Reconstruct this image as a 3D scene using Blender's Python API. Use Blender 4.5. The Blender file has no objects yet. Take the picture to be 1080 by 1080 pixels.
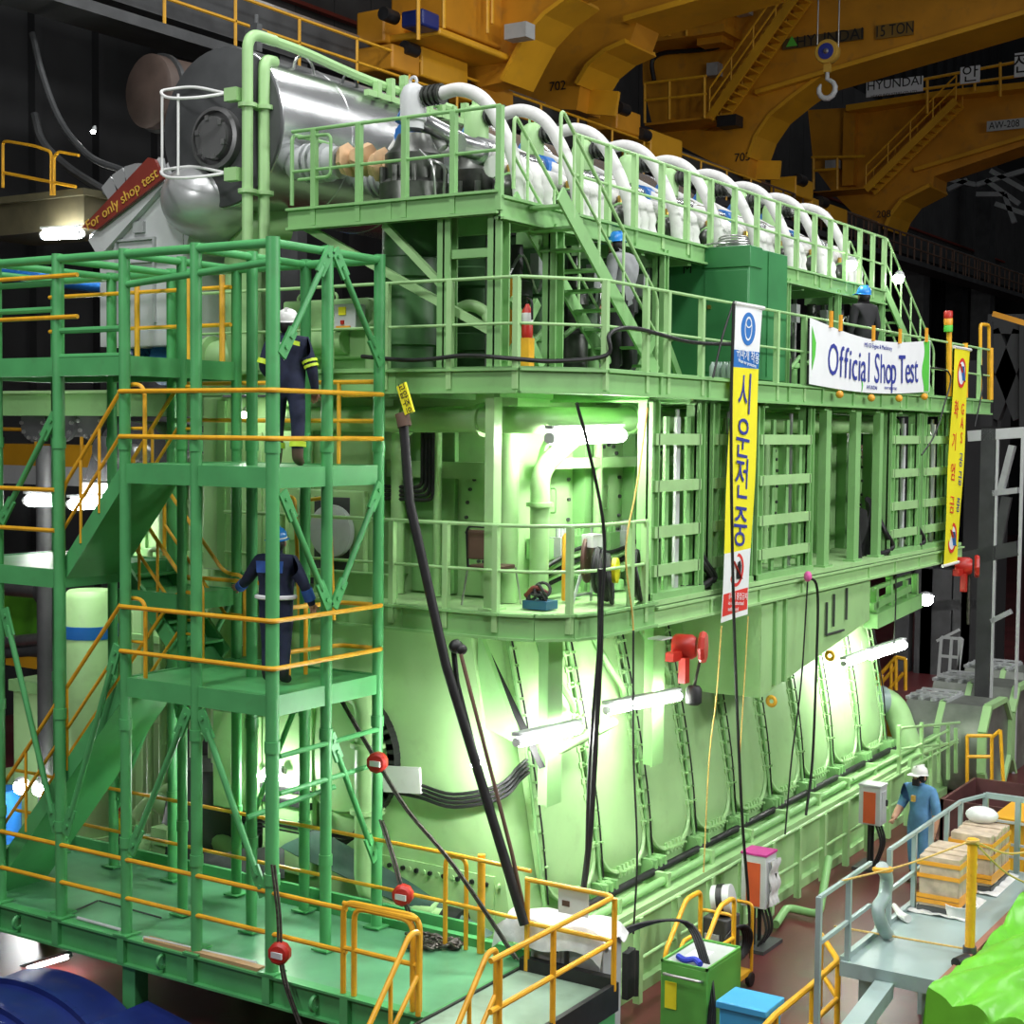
import bpy, math, random
from mathutils import Vector as V, Matrix
random.seed(7)
PI = math.pi
sc = bpy.context.scene
COL = sc.collection
# ------------------------------------------------------------------ camera
RX = V((0.5397871727568221, 0.039266768144288706, -0.840885205629579))
RY = V((-0.8417436629026238, 0.03688916450967674, -0.5386156287233521))
RZ = V((0.009869857672252739, 0.9985476004984843, 0.05296485106416135))
FPX = 1606.1
EYE = V((0, 0, 7.0))
cam_d = bpy.data.cameras.new('camera')
cam = bpy.data.objects.new('camera', cam_d)
COL.objects.link(cam)
cam_d.sensor_width = 36.0
cam_d.lens = FPX / 1080 * 36.0
cam_d.clip_end = 500
cam.matrix_world = Matrix.Translation(EYE) @ Matrix((RX, RY, RZ)).to_4x4()
sc.camera = cam


def at(px, py, ax, val):
    """where the sight line through a photo point meets a real plane of the hall"""
    c = V((px - 540, 540 - py, -FPX))
    r = V((RX.dot(c), RY.dot(c), RZ.dot(c)))
    i = 'XYZ'.index(ax)
    return EYE + r * ((val - EYE[i]) / r[i])


# ------------------------------------------------------------------ materials
MATS = {}


def mat(name, col, rough=0.5, metal=0.0, var=0.10, scale=3.0, bump=0.0, spec=0.5, dirt=0.0):
    m = bpy.data.materials.new(name)
    m.use_nodes = True
    nt = m.node_tree
    b = nt.nodes['Principled BSDF']
    b.inputs['Roughness'].default_value = rough
    b.inputs['Metallic'].default_value = metal
    b.inputs['Specular IOR Level'].default_value = spec
    tc = nt.nodes.new('ShaderNodeTexCoord')
    nz = nt.nodes.new('ShaderNodeTexNoise')
    nz.inputs['Scale'].default_value = scale
    nz.inputs['Detail'].default_value = 5
    nt.links.new(tc.outputs['Object'], nz.inputs['Vector'])
    rp = nt.nodes.new('ShaderNodeValToRGB')
    rp.color_ramp.elements[0].position = 0.3
    rp.color_ramp.elements[1].position = 0.7
    lo = [max(0, c * (1 - var)) for c in col]
    hi = [min(1, c * (1 + var)) for c in col]
    rp.color_ramp.elements[0].color = (*lo, 1)
    rp.color_ramp.elements[1].color = (*hi, 1)
    nt.links.new(nz.outputs['Fac'], rp.inputs['Fac'])
    out = rp.outputs['Color']
    if dirt > 0:
        n2 = nt.nodes.new('ShaderNodeTexNoise')
        n2.inputs['Scale'].default_value = scale * 2.7
        n2.inputs['Detail'].default_value = 9
        nt.links.new(tc.outputs['Object'], n2.inputs['Vector'])
        r2 = nt.nodes.new('ShaderNodeValToRGB')
        r2.color_ramp.elements[0].position = 0.56
        r2.color_ramp.elements[1].position = 0.72
        r2.color_ramp.elements[0].color = (0, 0, 0, 1)
        r2.color_ramp.elements[1].color = (dirt, dirt, dirt, 1)
        nt.links.new(n2.outputs['Fac'], r2.inputs['Fac'])
        mx = nt.nodes.new('ShaderNodeMixRGB')
        mx.inputs['Color2'].default_value = (0.09, 0.075, 0.05, 1)
        nt.links.new(r2.outputs['Color'], mx.inputs['Fac'])
        nt.links.new(out, mx.inputs['Color1'])
        out = mx.outputs['Color']
    nt.links.new(out, b.inputs['Base Color'])
    if bump:
        bp = nt.nodes.new('ShaderNodeBump')
        bp.inputs['Strength'].default_value = bump
        bp.inputs['Distance'].default_value = 0.02
        nt.links.new(nz.outputs['Fac'], bp.inputs['Height'])
        nt.links.new(bp.outputs['Normal'], b.inputs['Normal'])
    MATS[name] = m
    return m


def glow(name, col, s):
    m = mat(name, col, 0.4)
    b = m.node_tree.nodes['Principled BSDF']
    b.inputs['Emission Color'].default_value = (*col, 1)
    b.inputs['Emission Strength'].default_value = s
    return m


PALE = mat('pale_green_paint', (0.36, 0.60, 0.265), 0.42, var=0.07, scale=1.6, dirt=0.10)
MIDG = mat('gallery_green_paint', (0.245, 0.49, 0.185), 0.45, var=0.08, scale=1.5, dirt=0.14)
CHEQ = mat('green_chequer_plate', (0.13, 0.37, 0.19), 0.28, var=0.25, scale=1.3, dirt=0.2, bump=0.05)
CHEQ2 = mat('pale_chequer_plate', (0.30, 0.43, 0.32), 0.25, var=0.2, scale=1.3, dirt=0.2, bump=0.05)
JACK = mat('dark_jacket_green', (0.055, 0.15, 0.05), 0.4, var=0.3, scale=2)
SILP = mat('silver_paint', (0.55, 0.56, 0.56), 0.32, 0.55, var=0.08, scale=1.5)
DECKG = mat('worn_green_deck_paint', (0.36, 0.58, 0.26), 0.5, var=0.12, scale=1.2, dirt=0.25)
TOWG = mat('tower_green_paint', (0.085, 0.38, 0.125), 0.42, var=0.12, scale=2.0, dirt=0.12)
BOXG = mat('dark_green_paint', (0.045, 0.22, 0.075), 0.4, var=0.1, scale=2.0)
CABG = mat('grass_green_paint', (0.10, 0.36, 0.06), 0.4, var=0.08, scale=2.0, dirt=0.1)
YEL = mat('yellow_rail_paint', (0.78, 0.40, 0.02), 0.4, var=0.12, scale=5, dirt=0.15)
CRANE = mat('crane_orange_paint', (0.60, 0.26, 0.015), 0.45, var=0.14, scale=0.8, dirt=0.25)
CRANE2 = mat('crane_yellow_paint', (0.68, 0.34, 0.015), 0.45, var=0.1, scale=0.8, dirt=0.1)
WHITE = mat('white_insulation', (0.66, 0.66, 0.64), 0.65, var=0.06, scale=6, bump=0.3, dirt=0.12)
WPAINT = mat('white_paint', (0.75, 0.76, 0.74), 0.45, var=0.05, dirt=0.08)
SILV = mat('silver_cladding', (0.66, 0.67, 0.67), 0.26, 0.95, var=0.10, scale=1.2, bump=0.12)
STEEL = mat('bare_steel', (0.50, 0.50, 0.49), 0.32, 0.9, var=0.15, scale=4)
GREY = mat('grey_paint', (0.42, 0.44, 0.44), 0.45, var=0.08, scale=2, dirt=0.12)
LGREY = mat('light_grey_paint', (0.55, 0.57, 0.57), 0.42, var=0.07, scale=2, dirt=0.1)
BGREY = mat('blue_grey_deck_paint', (0.29, 0.38, 0.37), 0.3, var=0.1, scale=1.2, dirt=0.2)
DGREY = mat('dark_grey_steel', (0.075, 0.078, 0.08), 0.5, 0.3, var=0.25, scale=2)
MACH = mat('oily_machinery_metal', (0.10, 0.105, 0.095), 0.35, 0.7, var=0.4, scale=5, bump=0.2)
BLACK = mat('black_rubber', (0.012, 0.012, 0.013), 0.5, var=0.3, scale=8)
BLUE = mat('blue_paint', (0.02, 0.16, 0.52), 0.4, var=0.1)
NAVY = mat('navy_paint', (0.013, 0.025, 0.15), 0.35, var=0.2, scale=2, dirt=0.15)
LBLUE = mat('light_blue_plastic', (0.05, 0.33, 0.62), 0.45, var=0.05)
RED = mat('red_paint', (0.46, 0.022, 0.014), 0.4, var=0.12, scale=6)
DRED = mat('dark_red_paint', (0.20, 0.03, 0.02), 0.45, var=0.15)
PINK = mat('magenta_cover', (0.55, 0.05, 0.28), 0.5)
TAN = mat('tan_wrapping', (0.55, 0.36, 0.20), 0.7, var=0.25, scale=5, bump=0.4)
CARD = mat('wrapped_cardboard', (0.52, 0.42, 0.31), 0.3, var=0.22, scale=7, bump=0.3)
TAPE = mat('orange_tape', (0.80, 0.36, 0.03), 0.4)
TARP = mat('lime_tarpaulin', (0.13, 0.47, 0.03), 0.35, var=0.12, scale=3, bump=0.3)
TARPD = mat('dark_green_tarpaulin', (0.05, 0.11, 0.085), 0.45, var=0.45, scale=2.2, bump=0.3)
PLAST = mat('clouded_plastic_sheet', (0.70, 0.71, 0.70), 0.25, var=0.12, scale=7, bump=0.6)
FLOORM = mat('dark_red_floor_paint', (0.105, 0.022, 0.024), 0.35, var=0.30, scale=0.7, dirt=0.5)
WALLM = mat('dark_hall_cladding', (0.020, 0.021, 0.022), 0.7, var=0.3, scale=0.6)
WALLL = mat('grey_hall_panel', (0.07, 0.07, 0.07), 0.7, var=0.2, scale=0.8)
RUST = mat('rusty_brown', (0.13, 0.075, 0.05), 0.7, var=0.3, scale=1.5)
BROWN = mat('brown_leatherette', (0.10, 0.05, 0.035), 0.5, var=0.2)
SKIN = mat('skin', (0.55, 0.30, 0.20), 0.5, var=0.05)
HAIR = mat('black_hair', (0.012, 0.010, 0.010), 0.5)
NAVYC = mat('navy_cloth', (0.012, 0.018, 0.050), 0.8, var=0.25, scale=8, bump=0.2)
BLUEC = mat('light_blue_cloth', (0.12, 0.30, 0.55), 0.8, var=0.15, scale=8, bump=0.3)
GREYC = mat('grey_cloth', (0.26, 0.27, 0.28), 0.8, var=0.15, scale=8)
BLACKC = mat('black_cloth', (0.016, 0.016, 0.018), 0.8, var=0.2, scale=8)
ROYALC = mat('royal_blue_cloth', (0.03, 0.10, 0.38), 0.8, var=0.2, scale=8)
LIME = mat('lime_reflective_band', (0.62, 0.85, 0.05), 0.5, var=0.05)
SILB = mat('silver_reflective_band', (0.75, 0.76, 0.78), 0.4, var=0.05)
BOOT = mat('brown_boot_leather', (0.09, 0.055, 0.035), 0.55)
HELW = mat('white_helmet_shell', (0.80, 0.80, 0.78), 0.25, var=0.02)
HELB = mat('blue_helmet_shell', (0.03, 0.25, 0.72), 0.25, var=0.05)
BANY = mat('yellow_banner_cloth', (0.86, 0.78, 0.02), 0.55, var=0.04)
BANW = mat('white_banner_cloth', (0.80, 0.82, 0.84), 0.55, var=0.03)
BANB = mat('blue_print', (0.02, 0.16, 0.50), 0.55, var=0.03)
INK = mat('dark_blue_ink', (0.03, 0.045, 0.30), 0.55, var=0.03)
INKK = mat('black_ink', (0.012, 0.012, 0.012), 0.55)
INKR = mat('red_ink', (0.70, 0.04, 0.03), 0.55, var=0.03)
INKG = mat('green_print', (0.10, 0.55, 0.06), 0.55, var=0.03)
BRASS = mat('brass', (0.65, 0.42, 0.10), 0.35, 0.9)
GOLD = mat('hook_block_yellow', (0.62, 0.38, 0.06), 0.4)
LAMP = glow('lit_lamp_tube', (1.0, 1.0, 0.96), 80.0)
ROPE = mat('ochre_rope', (0.62, 0.42, 0.12), 0.8, var=0.2, scale=30)
CHAIN = mat('greasy_chain', (0.10, 0.09, 0.08), 0.45, 0.7, var=0.4, scale=20)

# ------------------------------------------------------------------ mesh building


def wloc(o):
    p = V((0, 0, 0))
    while o is not None:
        p = p + o.location
        o = o.parent
    return p


class MB:
    def __init__(s):
        s.v = []
        s.f = []
        s.mark = 0

    def add(s, vs, fs):
        n = len(s.v)
        s.v += [V(p) for p in vs]
        s.f += [tuple(i + n for i in f) for f in fs]
        return s

    def box(s, x0, x1, y0, y1, z0, z1):
        x0, x1 = min(x0, x1), max(x0, x1)
        y0, y1 = min(y0, y1), max(y0, y1)
        z0, z1 = min(z0, z1), max(z0, z1)
        return s.add([(x0, y0, z0), (x1, y0, z0), (x1, y1, z0), (x0, y1, z0), (x0, y0, z1), (x1, y0, z1), (x1, y1, z1), (x0, y1, z1)],
                     [(3, 2, 1, 0), (4, 5, 6, 7), (0, 1, 5, 4), (1, 2, 6, 5), (2, 3, 7, 6), (3, 0, 4, 7)])

    def cbox(s, c, d):
        return s.box(c[0] - d[0] / 2, c[0] + d[0] / 2, c[1] - d[1] / 2, c[1] + d[1] / 2, c[2] - d[2] / 2, c[2] + d[2] / 2)

    def bar(s, p, q, w, h, up=(0, 0, 1)):
        p, q = V(p), V(q)
        d = (q - p).normalized()
        u = V(up)
        if abs(d.dot(u)) > 0.98:
            u = V((1, 0, 0))
        a = d.cross(u).normalized() * (w / 2)
        b = a.cross(d).normalized() * (h / 2)
        vs = [p - a - b, p + a - b, p + a + b, p - a + b, q - a - b, q + a - b, q + a + b, q - a + b]
        return s.add(vs, [(0, 1, 2, 3), (7, 6, 5, 4), (1, 0, 4, 5), (2, 1, 5, 6), (3, 2, 6, 7), (0, 3, 7, 4)])

    def tube(s, pts, r, seg=8, closed=False):
        pts = [V(p) for p in pts]
        n = len(pts)
        if n < 2:
            return s
        rr = r if isinstance(r, (list, tuple)) else [r] * n
        T = []
        for i in range(n):
            a = pts[i - 1] if (i or closed) else pts[0]
            b = pts[(i + 1) % n] if (i < n - 1 or closed) else pts[-1]
            t = b - a
            T.append(t.normalized() if t.length > 1e-9 else V((0, 0, 1)))
        u = V((0, 0, 1)) if abs(T[0].z) < 0.9 else V((1, 0, 0))
        u = (u - T[0] * u.dot(T[0])).normalized()
        vs = []
        for i in range(n):
            u = (u - T[i] * u.dot(T[i]))
            u = u.normalized() if u.length > 1e-6 else V((1, 0, 0))
            w = T[i].cross(u)
            for k in range(seg):
                a = 2 * PI * k / seg
                vs.append(pts[i] + (u * math.cos(a) + w * math.sin(a)) * rr[i])
        fs = []
        for i in range(n if closed else n - 1):
            j = (i + 1) % n
            for k in range(seg):
                l = (k + 1) % seg
                fs.append((i * seg + k, i * seg + l, j * seg + l, j * seg + k))
        if not closed:
            fs.append(tuple(range(seg - 1, -1, -1)))
            fs.append(tuple((n - 1) * seg + k for k in range(seg)))
        return s.add(vs, fs)

    def cyl(s, p, q, r, seg=16, r2=None):
        return s.tube([p, q], [r, r if r2 is None else r2], seg)

    def lathe(s, prof, o, ax, seg=24):
        """prof: (radius, height along ax) pairs"""
        o, ax = V(o), V(ax).normalized()
        u = V((0, 0, 1)) if abs(ax.z) < 0.9 else V((1, 0, 0))
        u = (u - ax * u.dot(ax)).normalized()
        w = ax.cross(u)
        vs, fs = [], []
        for r, h in prof:
            for k in range(seg):
                a = 2 * PI * k / seg
                vs.append(o + ax * h + (u * math.cos(a) + w * math.sin(a)) * max(r, 1e-4))
        n = len(prof)
        for i in range(n - 1):
            for k in range(seg):
                l = (k + 1) % seg
                fs.append((i * seg + k, i * seg + l, (i + 1) * seg + l, (i + 1) * seg + k))
        fs.append(tuple(range(seg - 1, -1, -1)))
        fs.append(tuple((n - 1) * seg + k for k in range(seg)))
        return s.add(vs, fs)

    def prism(s, poly, d):
        """poly: 3-D points of a flat outline, swept by vector d"""
        poly = [V(p) for p in poly]
        n = len(poly)
        d = V(d)
        fs = [tuple(range(n - 1, -1, -1)), tuple(range(n, 2 * n))]
        for i in range(n):
            j = (i + 1) % n
            fs.append((i, j, n + j, n + i))
        return s.add(poly + [p + d for p in poly], fs)

    def grid(s, fn, nu, nv):
        vs = [fn(i / nu, j / nv) for i in range(nu + 1) for j in range(nv + 1)]
        fs = []
        for i in range(nu):
            for j in range(nv):
                a = i * (nv + 1) + j
                fs.append((a, a + nv + 1, a + nv + 2, a + 1))
        return s.add(vs, fs)

    def slab(s, fn, nu, nv, off):
        """a curved sheet with thickness off (vector)"""
        off = V(off)
        N = (nu + 1) * (nv + 1)
        vs = [V(fn(i / nu, j / nv)) for i in range(nu + 1) for j in range(nv + 1)]
        vs += [p + off for p in vs]
        g = lambda i, j: i * (nv + 1) + j
        fs = []
        for i in range(nu):
            for j in range(nv):
                q = (g(i, j), g(i + 1, j), g(i + 1, j + 1), g(i, j + 1))
                fs.append(q)
                fs.append(tuple(N + k for k in reversed(q)))
        for i in range(nu):
            for j in (0, nv):
                a, b = g(i, j), g(i + 1, j)
                fs.append((a, b, N + b, N + a))
        for j in range(nv):
            for i in (0, nu):
                a, b = g(i, j), g(i, j + 1)
                fs.append((a, b, N + b, N + a))
        return s.add(vs, fs)

    def ball(s, c, r, seg=12, rings=8, sq=(1, 1, 1)):
        c = V(c)
        vs, fs = [], []
        for i in range(1, rings):
            t = PI * i / rings
            for k in range(seg):
                a = 2 * PI * k / seg
                vs.append(c + V((math.sin(t) * math.cos(a) * sq[0], math.sin(t) * math.sin(a) * sq[1], math.cos(t) * sq[2])) * r)
        top, bot = len(vs), len(vs) + 1
        vs += [c + V((0, 0, r * sq[2])), c - V((0, 0, r * sq[2]))]
        for i in range(rings - 2):
            for k in range(seg):
                l = (k + 1) % seg
                fs.append((i * seg + k, (i + 1) * seg + k, (i + 1) * seg + l, i * seg + l))
        for k in range(seg):
            l = (k + 1) % seg
            fs.append((top, k, l))
            fs.append((bot, (rings - 2) * seg + l, (rings - 2) * seg + k))
        return s.add(vs, fs)

    def ring(s, c, ax, R, r, n=24, seg=8):
        c, ax = V(c), V(ax).normalized()
        u = V((0, 0, 1)) if abs(ax.z) < 0.9 else V((1, 0, 0))
        u = (u - ax * u.dot(ax)).normalized()
        w = ax.cross(u)
        return s.tube([c + (u * math.cos(2 * PI * i / n) + w * math.sin(2 * PI * i / n)) * R for i in range(n)], r, seg, True)

    def build(s, name, m, parent=None, bevel=0.0, sharp=40, m2=None):
        me = bpy.data.meshes.new(name)
        if parent is not None:
            o0 = wloc(parent)
        else:
            xs = [p.x for p in s.v]; ys = [p.y for p in s.v]; zs = [p.z for p in s.v]
            o0 = V(((min(xs) + max(xs)) / 2, (min(ys) + max(ys)) / 2, min(zs)))
        me.from_pydata([tuple(p - o0) for p in s.v], [], s.f)
        me.polygons.foreach_set('use_smooth', [True] * len(me.polygons))
        me.update()
        me.validate()
        fix_normals(me)
        me.set_sharp_from_angle(angle=math.radians(sharp))
        me.materials.append(m)
        if m2 is not None:
            me.materials.append(m2)
            for i in range(s.mark, len(me.polygons)):
                me.polygons[i].material_index = 1
        o = bpy.data.objects.new(name, me)
        COL.objects.link(o)
        if parent is not None:
            o.parent = parent
        else:
            o.location = o0
        if bevel:
            b = o.modifiers.new('edge', 'BEVEL')
            b.width = bevel
            b.segments = 2
            b.limit_method = 'ANGLE'
        return o


import bmesh


def fix_normals(me):
    bm = bmesh.new()
    bm.from_mesh(me)
    bmesh.ops.recalc_face_normals(bm, faces=bm.faces)
    bm.to_mesh(me)
    bm.free()


def tag(o, label, cat, group=None, kind='thing'):
    o['label'] = label
    o['category'] = cat
    o['kind'] = kind
    if group:
        o['group'] = group
    return o


def thing(name, label, cat, loc, group=None):
    o = bpy.data.objects.new(name, None)
    o.empty_display_size = 0.2
    COL.objects.link(o)
    o.location = V(loc)
    return tag(o, label, cat, group)


def struct(o):
    o['kind'] = 'structure'
    return o


def dup(root, loc, label=None, rotz=None, scale=None):
    r = root.copy()
    COL.objects.link(r)
    r.location = V(loc)
    if rotz is not None:
        r.rotation_euler = (0, 0, rotz)
    if scale is not None:
        r.scale = scale
    if label:
        r['label'] = label
    for ch in list(root.children):
        c = ch.copy()
        COL.objects.link(c)
        c.parent = r
        for g in list(ch.children):
            d = g.copy()
            COL.objects.link(d)
            d.parent = c
    return r


def smooth_path(pts, n=8):
    """Catmull-Rom through the points"""
    pts = [V(p) for p in pts]
    P = [pts[0] * 2 - pts[1]] + pts + [pts[-1] * 2 - pts[-2]]
    out = []
    for i in range(1, len(P) - 2):
        a, b, c, d = P[i - 1:i + 3]
        for k in range(n):
            t = k / n
            out.append(0.5 * ((2 * b) + (c - a) * t + (2 * a - 5 * b + 4 * c - d) * t * t + (3 * b - a - 3 * c + d) * t ** 3))
    out.append(pts[-1])
    return out


def fillet(pts, r, n=5):
    """polyline with rounded corners"""
    pts = [V(p) for p in pts]
    out = [pts[0]]
    for i in range(1, len(pts) - 1):
        a, b, c = pts[i - 1:i + 2]
        d1, d2 = (a - b), (c - b)
        k = min(r, d1.length * 0.45, d2.length * 0.45)
        p, q = b + d1.normalized() * k, b + d2.normalized() * k
        for j in range(n + 1):
            t = j / n
            out.append((1 - t) ** 2 * p + 2 * t * (1 - t) * b + t * t * q)
    out.append(pts[-1])
    return out


def text_mesh(name, body, size, org, right, up, m, parent, depth=0.004, align='CENTER', spacing=1.0, wide=1.0):
    """flat lettering that stands on a surface: org is the middle of the line"""
    cu = bpy.data.curves.new(name, 'FONT')
    cu.body = body
    cu.size = size
    cu.align_x = align
    cu.align_y = 'CENTER'
    cu.extrude = depth
    cu.resolution_u = 3
    cu.space_character = spacing
    tmp = bpy.data.objects.new(name + '_tmp', cu)
    COL.objects.link(tmp)
    dg = bpy.context.evaluated_depsgraph_get()
    me = bpy.data.meshes.new_from_object(tmp.evaluated_get(dg))
    bpy.data.objects.remove(tmp)
    right, up = V(right).normalized(), V(up).normalized()
    nrm = right.cross(up)
    M = Matrix((right * wide, up, nrm)).transposed().to_4x4()
    M.translation = V(org) - wloc(parent)
    me.transform(M)
    me.materials.clear()
    me.materials.append(m)
    o = bpy.data.objects.new(name, me)
    COL.objects.link(o)
    o.parent = parent
    return o


def railing(pts, z, parent, m, h=1.0, mids=(0.5,), post=None, r=0.025, pr=0.03, flat=False, posts=None, drop=0.0, pm=None, top=True):
    """handrail, midrail and separate posts along a ground line; parts of parent.
    posts: list of points (x,y) for the posts"""
    P = [V((p[0], p[1], z if len(p) < 3 else p[2])) for p in pts]
    if top:
        MB().tube(fillet([p + V((0, 0, h)) for p in P], 0.12), r).build('handrail', m, parent)
    for k in mids:
        MB().tube(fillet([p + V((0, 0, h * k)) for p in P], 0.12), r * 0.85).build('midrail', m, parent)
    for q in (posts or []):
        zz = z if len(q) < 3 else q[2]
        b = MB()
        if flat:
            b.bar((q[0], q[1], zz - drop), (q[0], q[1], zz + h), pr * 2, pr * 2)
        else:
            b.cyl((q[0], q[1], zz - drop), (q[0], q[1], zz + h), pr, 8)
        b.build('post', pm or m, parent)


def lerp(a, b, t):
    return V(a) * (1 - t) + V(b) * t


def along(a, b, n):
    return [lerp(a, b, i / (n - 1)) for i in range(n)]


def lamp_area(name, loc, to, size, energy, col=(1, 1, 1), size_y=None):
    l = bpy.data.lights.new(name, 'AREA')
    l.energy = energy
    l.size = size
    if size_y:
        l.shape = 'RECTANGLE'
        l.size_y = size_y
    l.color = col
    o = bpy.data.objects.new(name, l)
    COL.objects.link(o)
    o.location = V(loc)
    o.rotation_euler = (V(to) - V(loc)).to_track_quat('-Z', 'Y').to_euler()
    return o
# ================================================================== hall shell
struct(MB().box(-2, 110, -20, 40, -0.3, 0).build('floor', FLOORM))
b = MB().box(-2, 110, 30, 30.4, 0, 40)
for i in range(56):
    b.box(-1 + i * 2, -0.8 + i * 2, 29.75, 30, 0, 40)
struct(b.build('wall_far', WALLM))
b = MB().box(110, 110.4, -20, 30.4, 0, 40)
struct(b.build('wall_end', WALLM))
# dark trusses hanging in the far end bay are built with the columns further down

# ================================================================== engine block
ENG = thing('ship_engine', 'huge pale green two-stroke marine diesel engine filling the hall', 'engine', (20.5, 11, 0))
b = MB()
b.box(14.3, 29.4, 8.78, 13.4, 0, 1.0)
b.box(14.25, 29.45, 8.70, 9.15, 1.0, 1.08)
b.box(14.25, 29.45, 8.68, 8.78, 0.0, 0.14)
b.build('bedplate', PALE, ENG)
FX0, FX1 = 14.55, 27.3
b = MB().prism([(FX0, 9.22, 1.0), (FX0, 13.2, 1.0), (FX0, 12.5, 4.9), (FX0, 9.92, 4.9)], (FX1 - FX0, 0, 0))
b.build('crankcase_frame', PALE, ENG)
su = V((0, 0.7, 3.75)).normalized()      # up the slanting side
sn = V((0, -3.75, 0.7)).normalized()     # out of the slanting side
S0 = V((0, 9.20, 1.05))
def fr(x, s, o=0.0):
    return V((x, S0.y, S0.z)) + su * s + sn * o
PITCH = 1.335
DX = [15.1 + PITCH * k for k in range(10)]
for k in range(9):
    a, c = DX[k] + 0.07, DX[k + 1] - 0.07
    top = 3.75
    out = [(a, top), (a, 0.75)]
    for j in range(1, 6):
        t = PI / 2 * j / 6
        out.append((a + 0.42 * (1 - math.cos(t)), 0.75 - 0.42 * math.sin(t)))
    out += [(a + 0.42, 0.33), (c - 0.42, 0.33)]
    for j in range(1, 6):
        t = PI / 2 * (1 - j / 6)
        out.append((c - 0.42 * (1 - math.cos(t)), 0.75 - 0.42 * math.sin(t)))
    out += [(c, 0.75), (c, top)]
    # bulging door leaf: swept outline, then a shallow pillow
    n = len(out)
    cx, cs = (a + c) / 2, 1.9
    d = MB()
    vs, fs = [], []
    for lvl, (sh, o) in enumerate([(1.0, 0.0), (1.0, 0.07), (0.93, 0.12), (0.6, 0.15)]):
        for (x, s_) in out:
            vs.append(fr(cx + (x - cx) * sh, cs + (s_ - cs) * (sh if sh > 0.9 else 0.8), o))
    for lvl in range(3):
        for i in range(n - 1):
            fs.append((lvl * n + i, lvl * n + i + 1, lvl * n + n + i + 1, lvl * n + n + i))
        fs.append((lvl * n + n - 1, lvl * n, lvl * n + n, lvl * n + 2 * n - 1))
    fs.append(tuple(3 * n + i for i in range(n)))
    fs.append(tuple(n - 1 - i for i in range(n)))
    d.add(vs, fs)
    door = d.build('crankcase_door', PALE, ENG, sharp=30)
    rm = MB()
    rm.tube([fr(x, s_, 0.10) for x, s_ in out], 0.032, 6)
    for i in range(2, n - 1):
        pass
    ss = [0.8 + 0.2 * j for j in range(15)]
    for x in (a, c):
        for s_ in ss:
            p = fr(x, s_, 0.12)
            rm.bar(p - V((0.075, 0, 0)), p + V((0.075, 0, 0)), 0.07, 0.045, sn)
            rm.cyl(fr(x, s_, 0.10), fr(x, s_, 0.20), 0.017, 6)
    for j in range(5):
        p = fr(a + 0.4 + j * (c - a - 0.8) / 4, 0.33, 0.12)
        rm.bar(p - su * 0.075, p + su * 0.075, 0.05, 0.045, sn)
        rm.cyl(p, p + sn * 0.1, 0.017, 6)
    rm.build('clamped_rim', PALE, door)
    pl = MB()
    p = fr(cx - 0.1 + 0.1 * (k % 3), 2.15, 0.152)
    pl.bar(p - su * 0.08, p + su * 0.08, 0.05, 0.01, sn)
    pl.build('type_plate', GREY, door)
    # relief valve with clamp at the foot of the seam
    rv = MB()
    q = fr(DX[k + 1], 0.25, 0.0)
    rv.box(q.x - 0.17, q.x + 0.17, q.y - 0.28, q.y - 0.02, 1.08, 1.16)
    for dx in (-0.13, 0.0, 0.13):
        rv.box(q.x + dx - 0.03, q.x + dx + 0.03, q.y - 0.26, q.y - 0.04, 1.16, 1.40)
    rv.cyl((q.x - 0.17, q.y - 0.15, 1.33), (q.x + 0.17, q.y - 0.15, 1.33), 0.07, 10)
    rv.build('drain_valve', MIDG, ENG)
# seam pipes and cables climbing between the doors
for k in range(0, 10):
    x = DX[k]
    b = MB()
    b.tube(smooth_path([fr(x + 0.0, 0.3, 0.10), fr(x - 0.03, 1.2, 0.16), fr(x + 0.02, 2.4, 0.15), fr(x, 3.6, 0.12)], 5), 0.022, 6)
    b.build('drain_pipe', MIDG, ENG)
    b = MB()
    b.tube(smooth_path([fr(x + 0.09, 0.35, 0.1), fr(x + 0.06, 1.3, 0.19), fr(x + 0.1, 2.5, 0.17), fr(x + 0.07, 3.6, 0.14)], 5), 0.012, 5)
    b.build('sensor_cable', BLACK, ENG)
# long pipes on the bedplate shelf
b = MB().cyl((14.4, 8.86, 1.17), (29.3, 8.86, 1.17), 0.055, 10)
b.build('shelf_pipe', MIDG, ENG)
b = MB().cyl((14.4, 9.02, 1.25), (27.2, 9.02, 1.25), 0.05, 10)
b.build('cable_conduit', BLACK, ENG)
for i in range(11):
    MB().box(14.9 + i * 1.33, 14.98 + i * 1.33, 8.78, 9.08, 1.08, 1.27).build('pipe_clip', PALE, ENG)

# end face of the frame: round cover, cable tray, bent pipe
b = MB()
CC = at(362, 795, 'X', FX0)
b.lathe([(0.74, 0), (0.74, 0.05), (0.70, 0.09), (0.4, 0.11), (0.02, 0.11)], CC, (-1, 0, 0), 40)
b.build('round_end_cover', PALE, ENG)
b = MB()
for i in range(13):
    t = -0.85 + 1.75 * i / 12
    c = V((FX0 - 0.06, CC.y - math.cos(t) * 0.83, CC.z + math.sin(t) * 0.83))
    tn = V((0, math.sin(t), math.cos(t)))
    b.bar(c - tn * 0.10, c + tn * 0.10, 0.10, 0.13, (1, 0, 0))
b.build('dark_gap_arc', BLACK, ENG)  # dark of the gap round the cover put into solid black blocks
b = MB().tube(fillet([(14.32, 13.2, 3.89), (14.32, 11.19, 3.89), (14.32, 11.19, 1.36), (14.32, 9.86, 1.28)], 0.34, 8), 0.165, 14)
for z in (3.2, 2.4):
    b.cyl((14.32, 11.19, z), (14.32, 11.19, z + 0.05), 0.215, 14)
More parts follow.
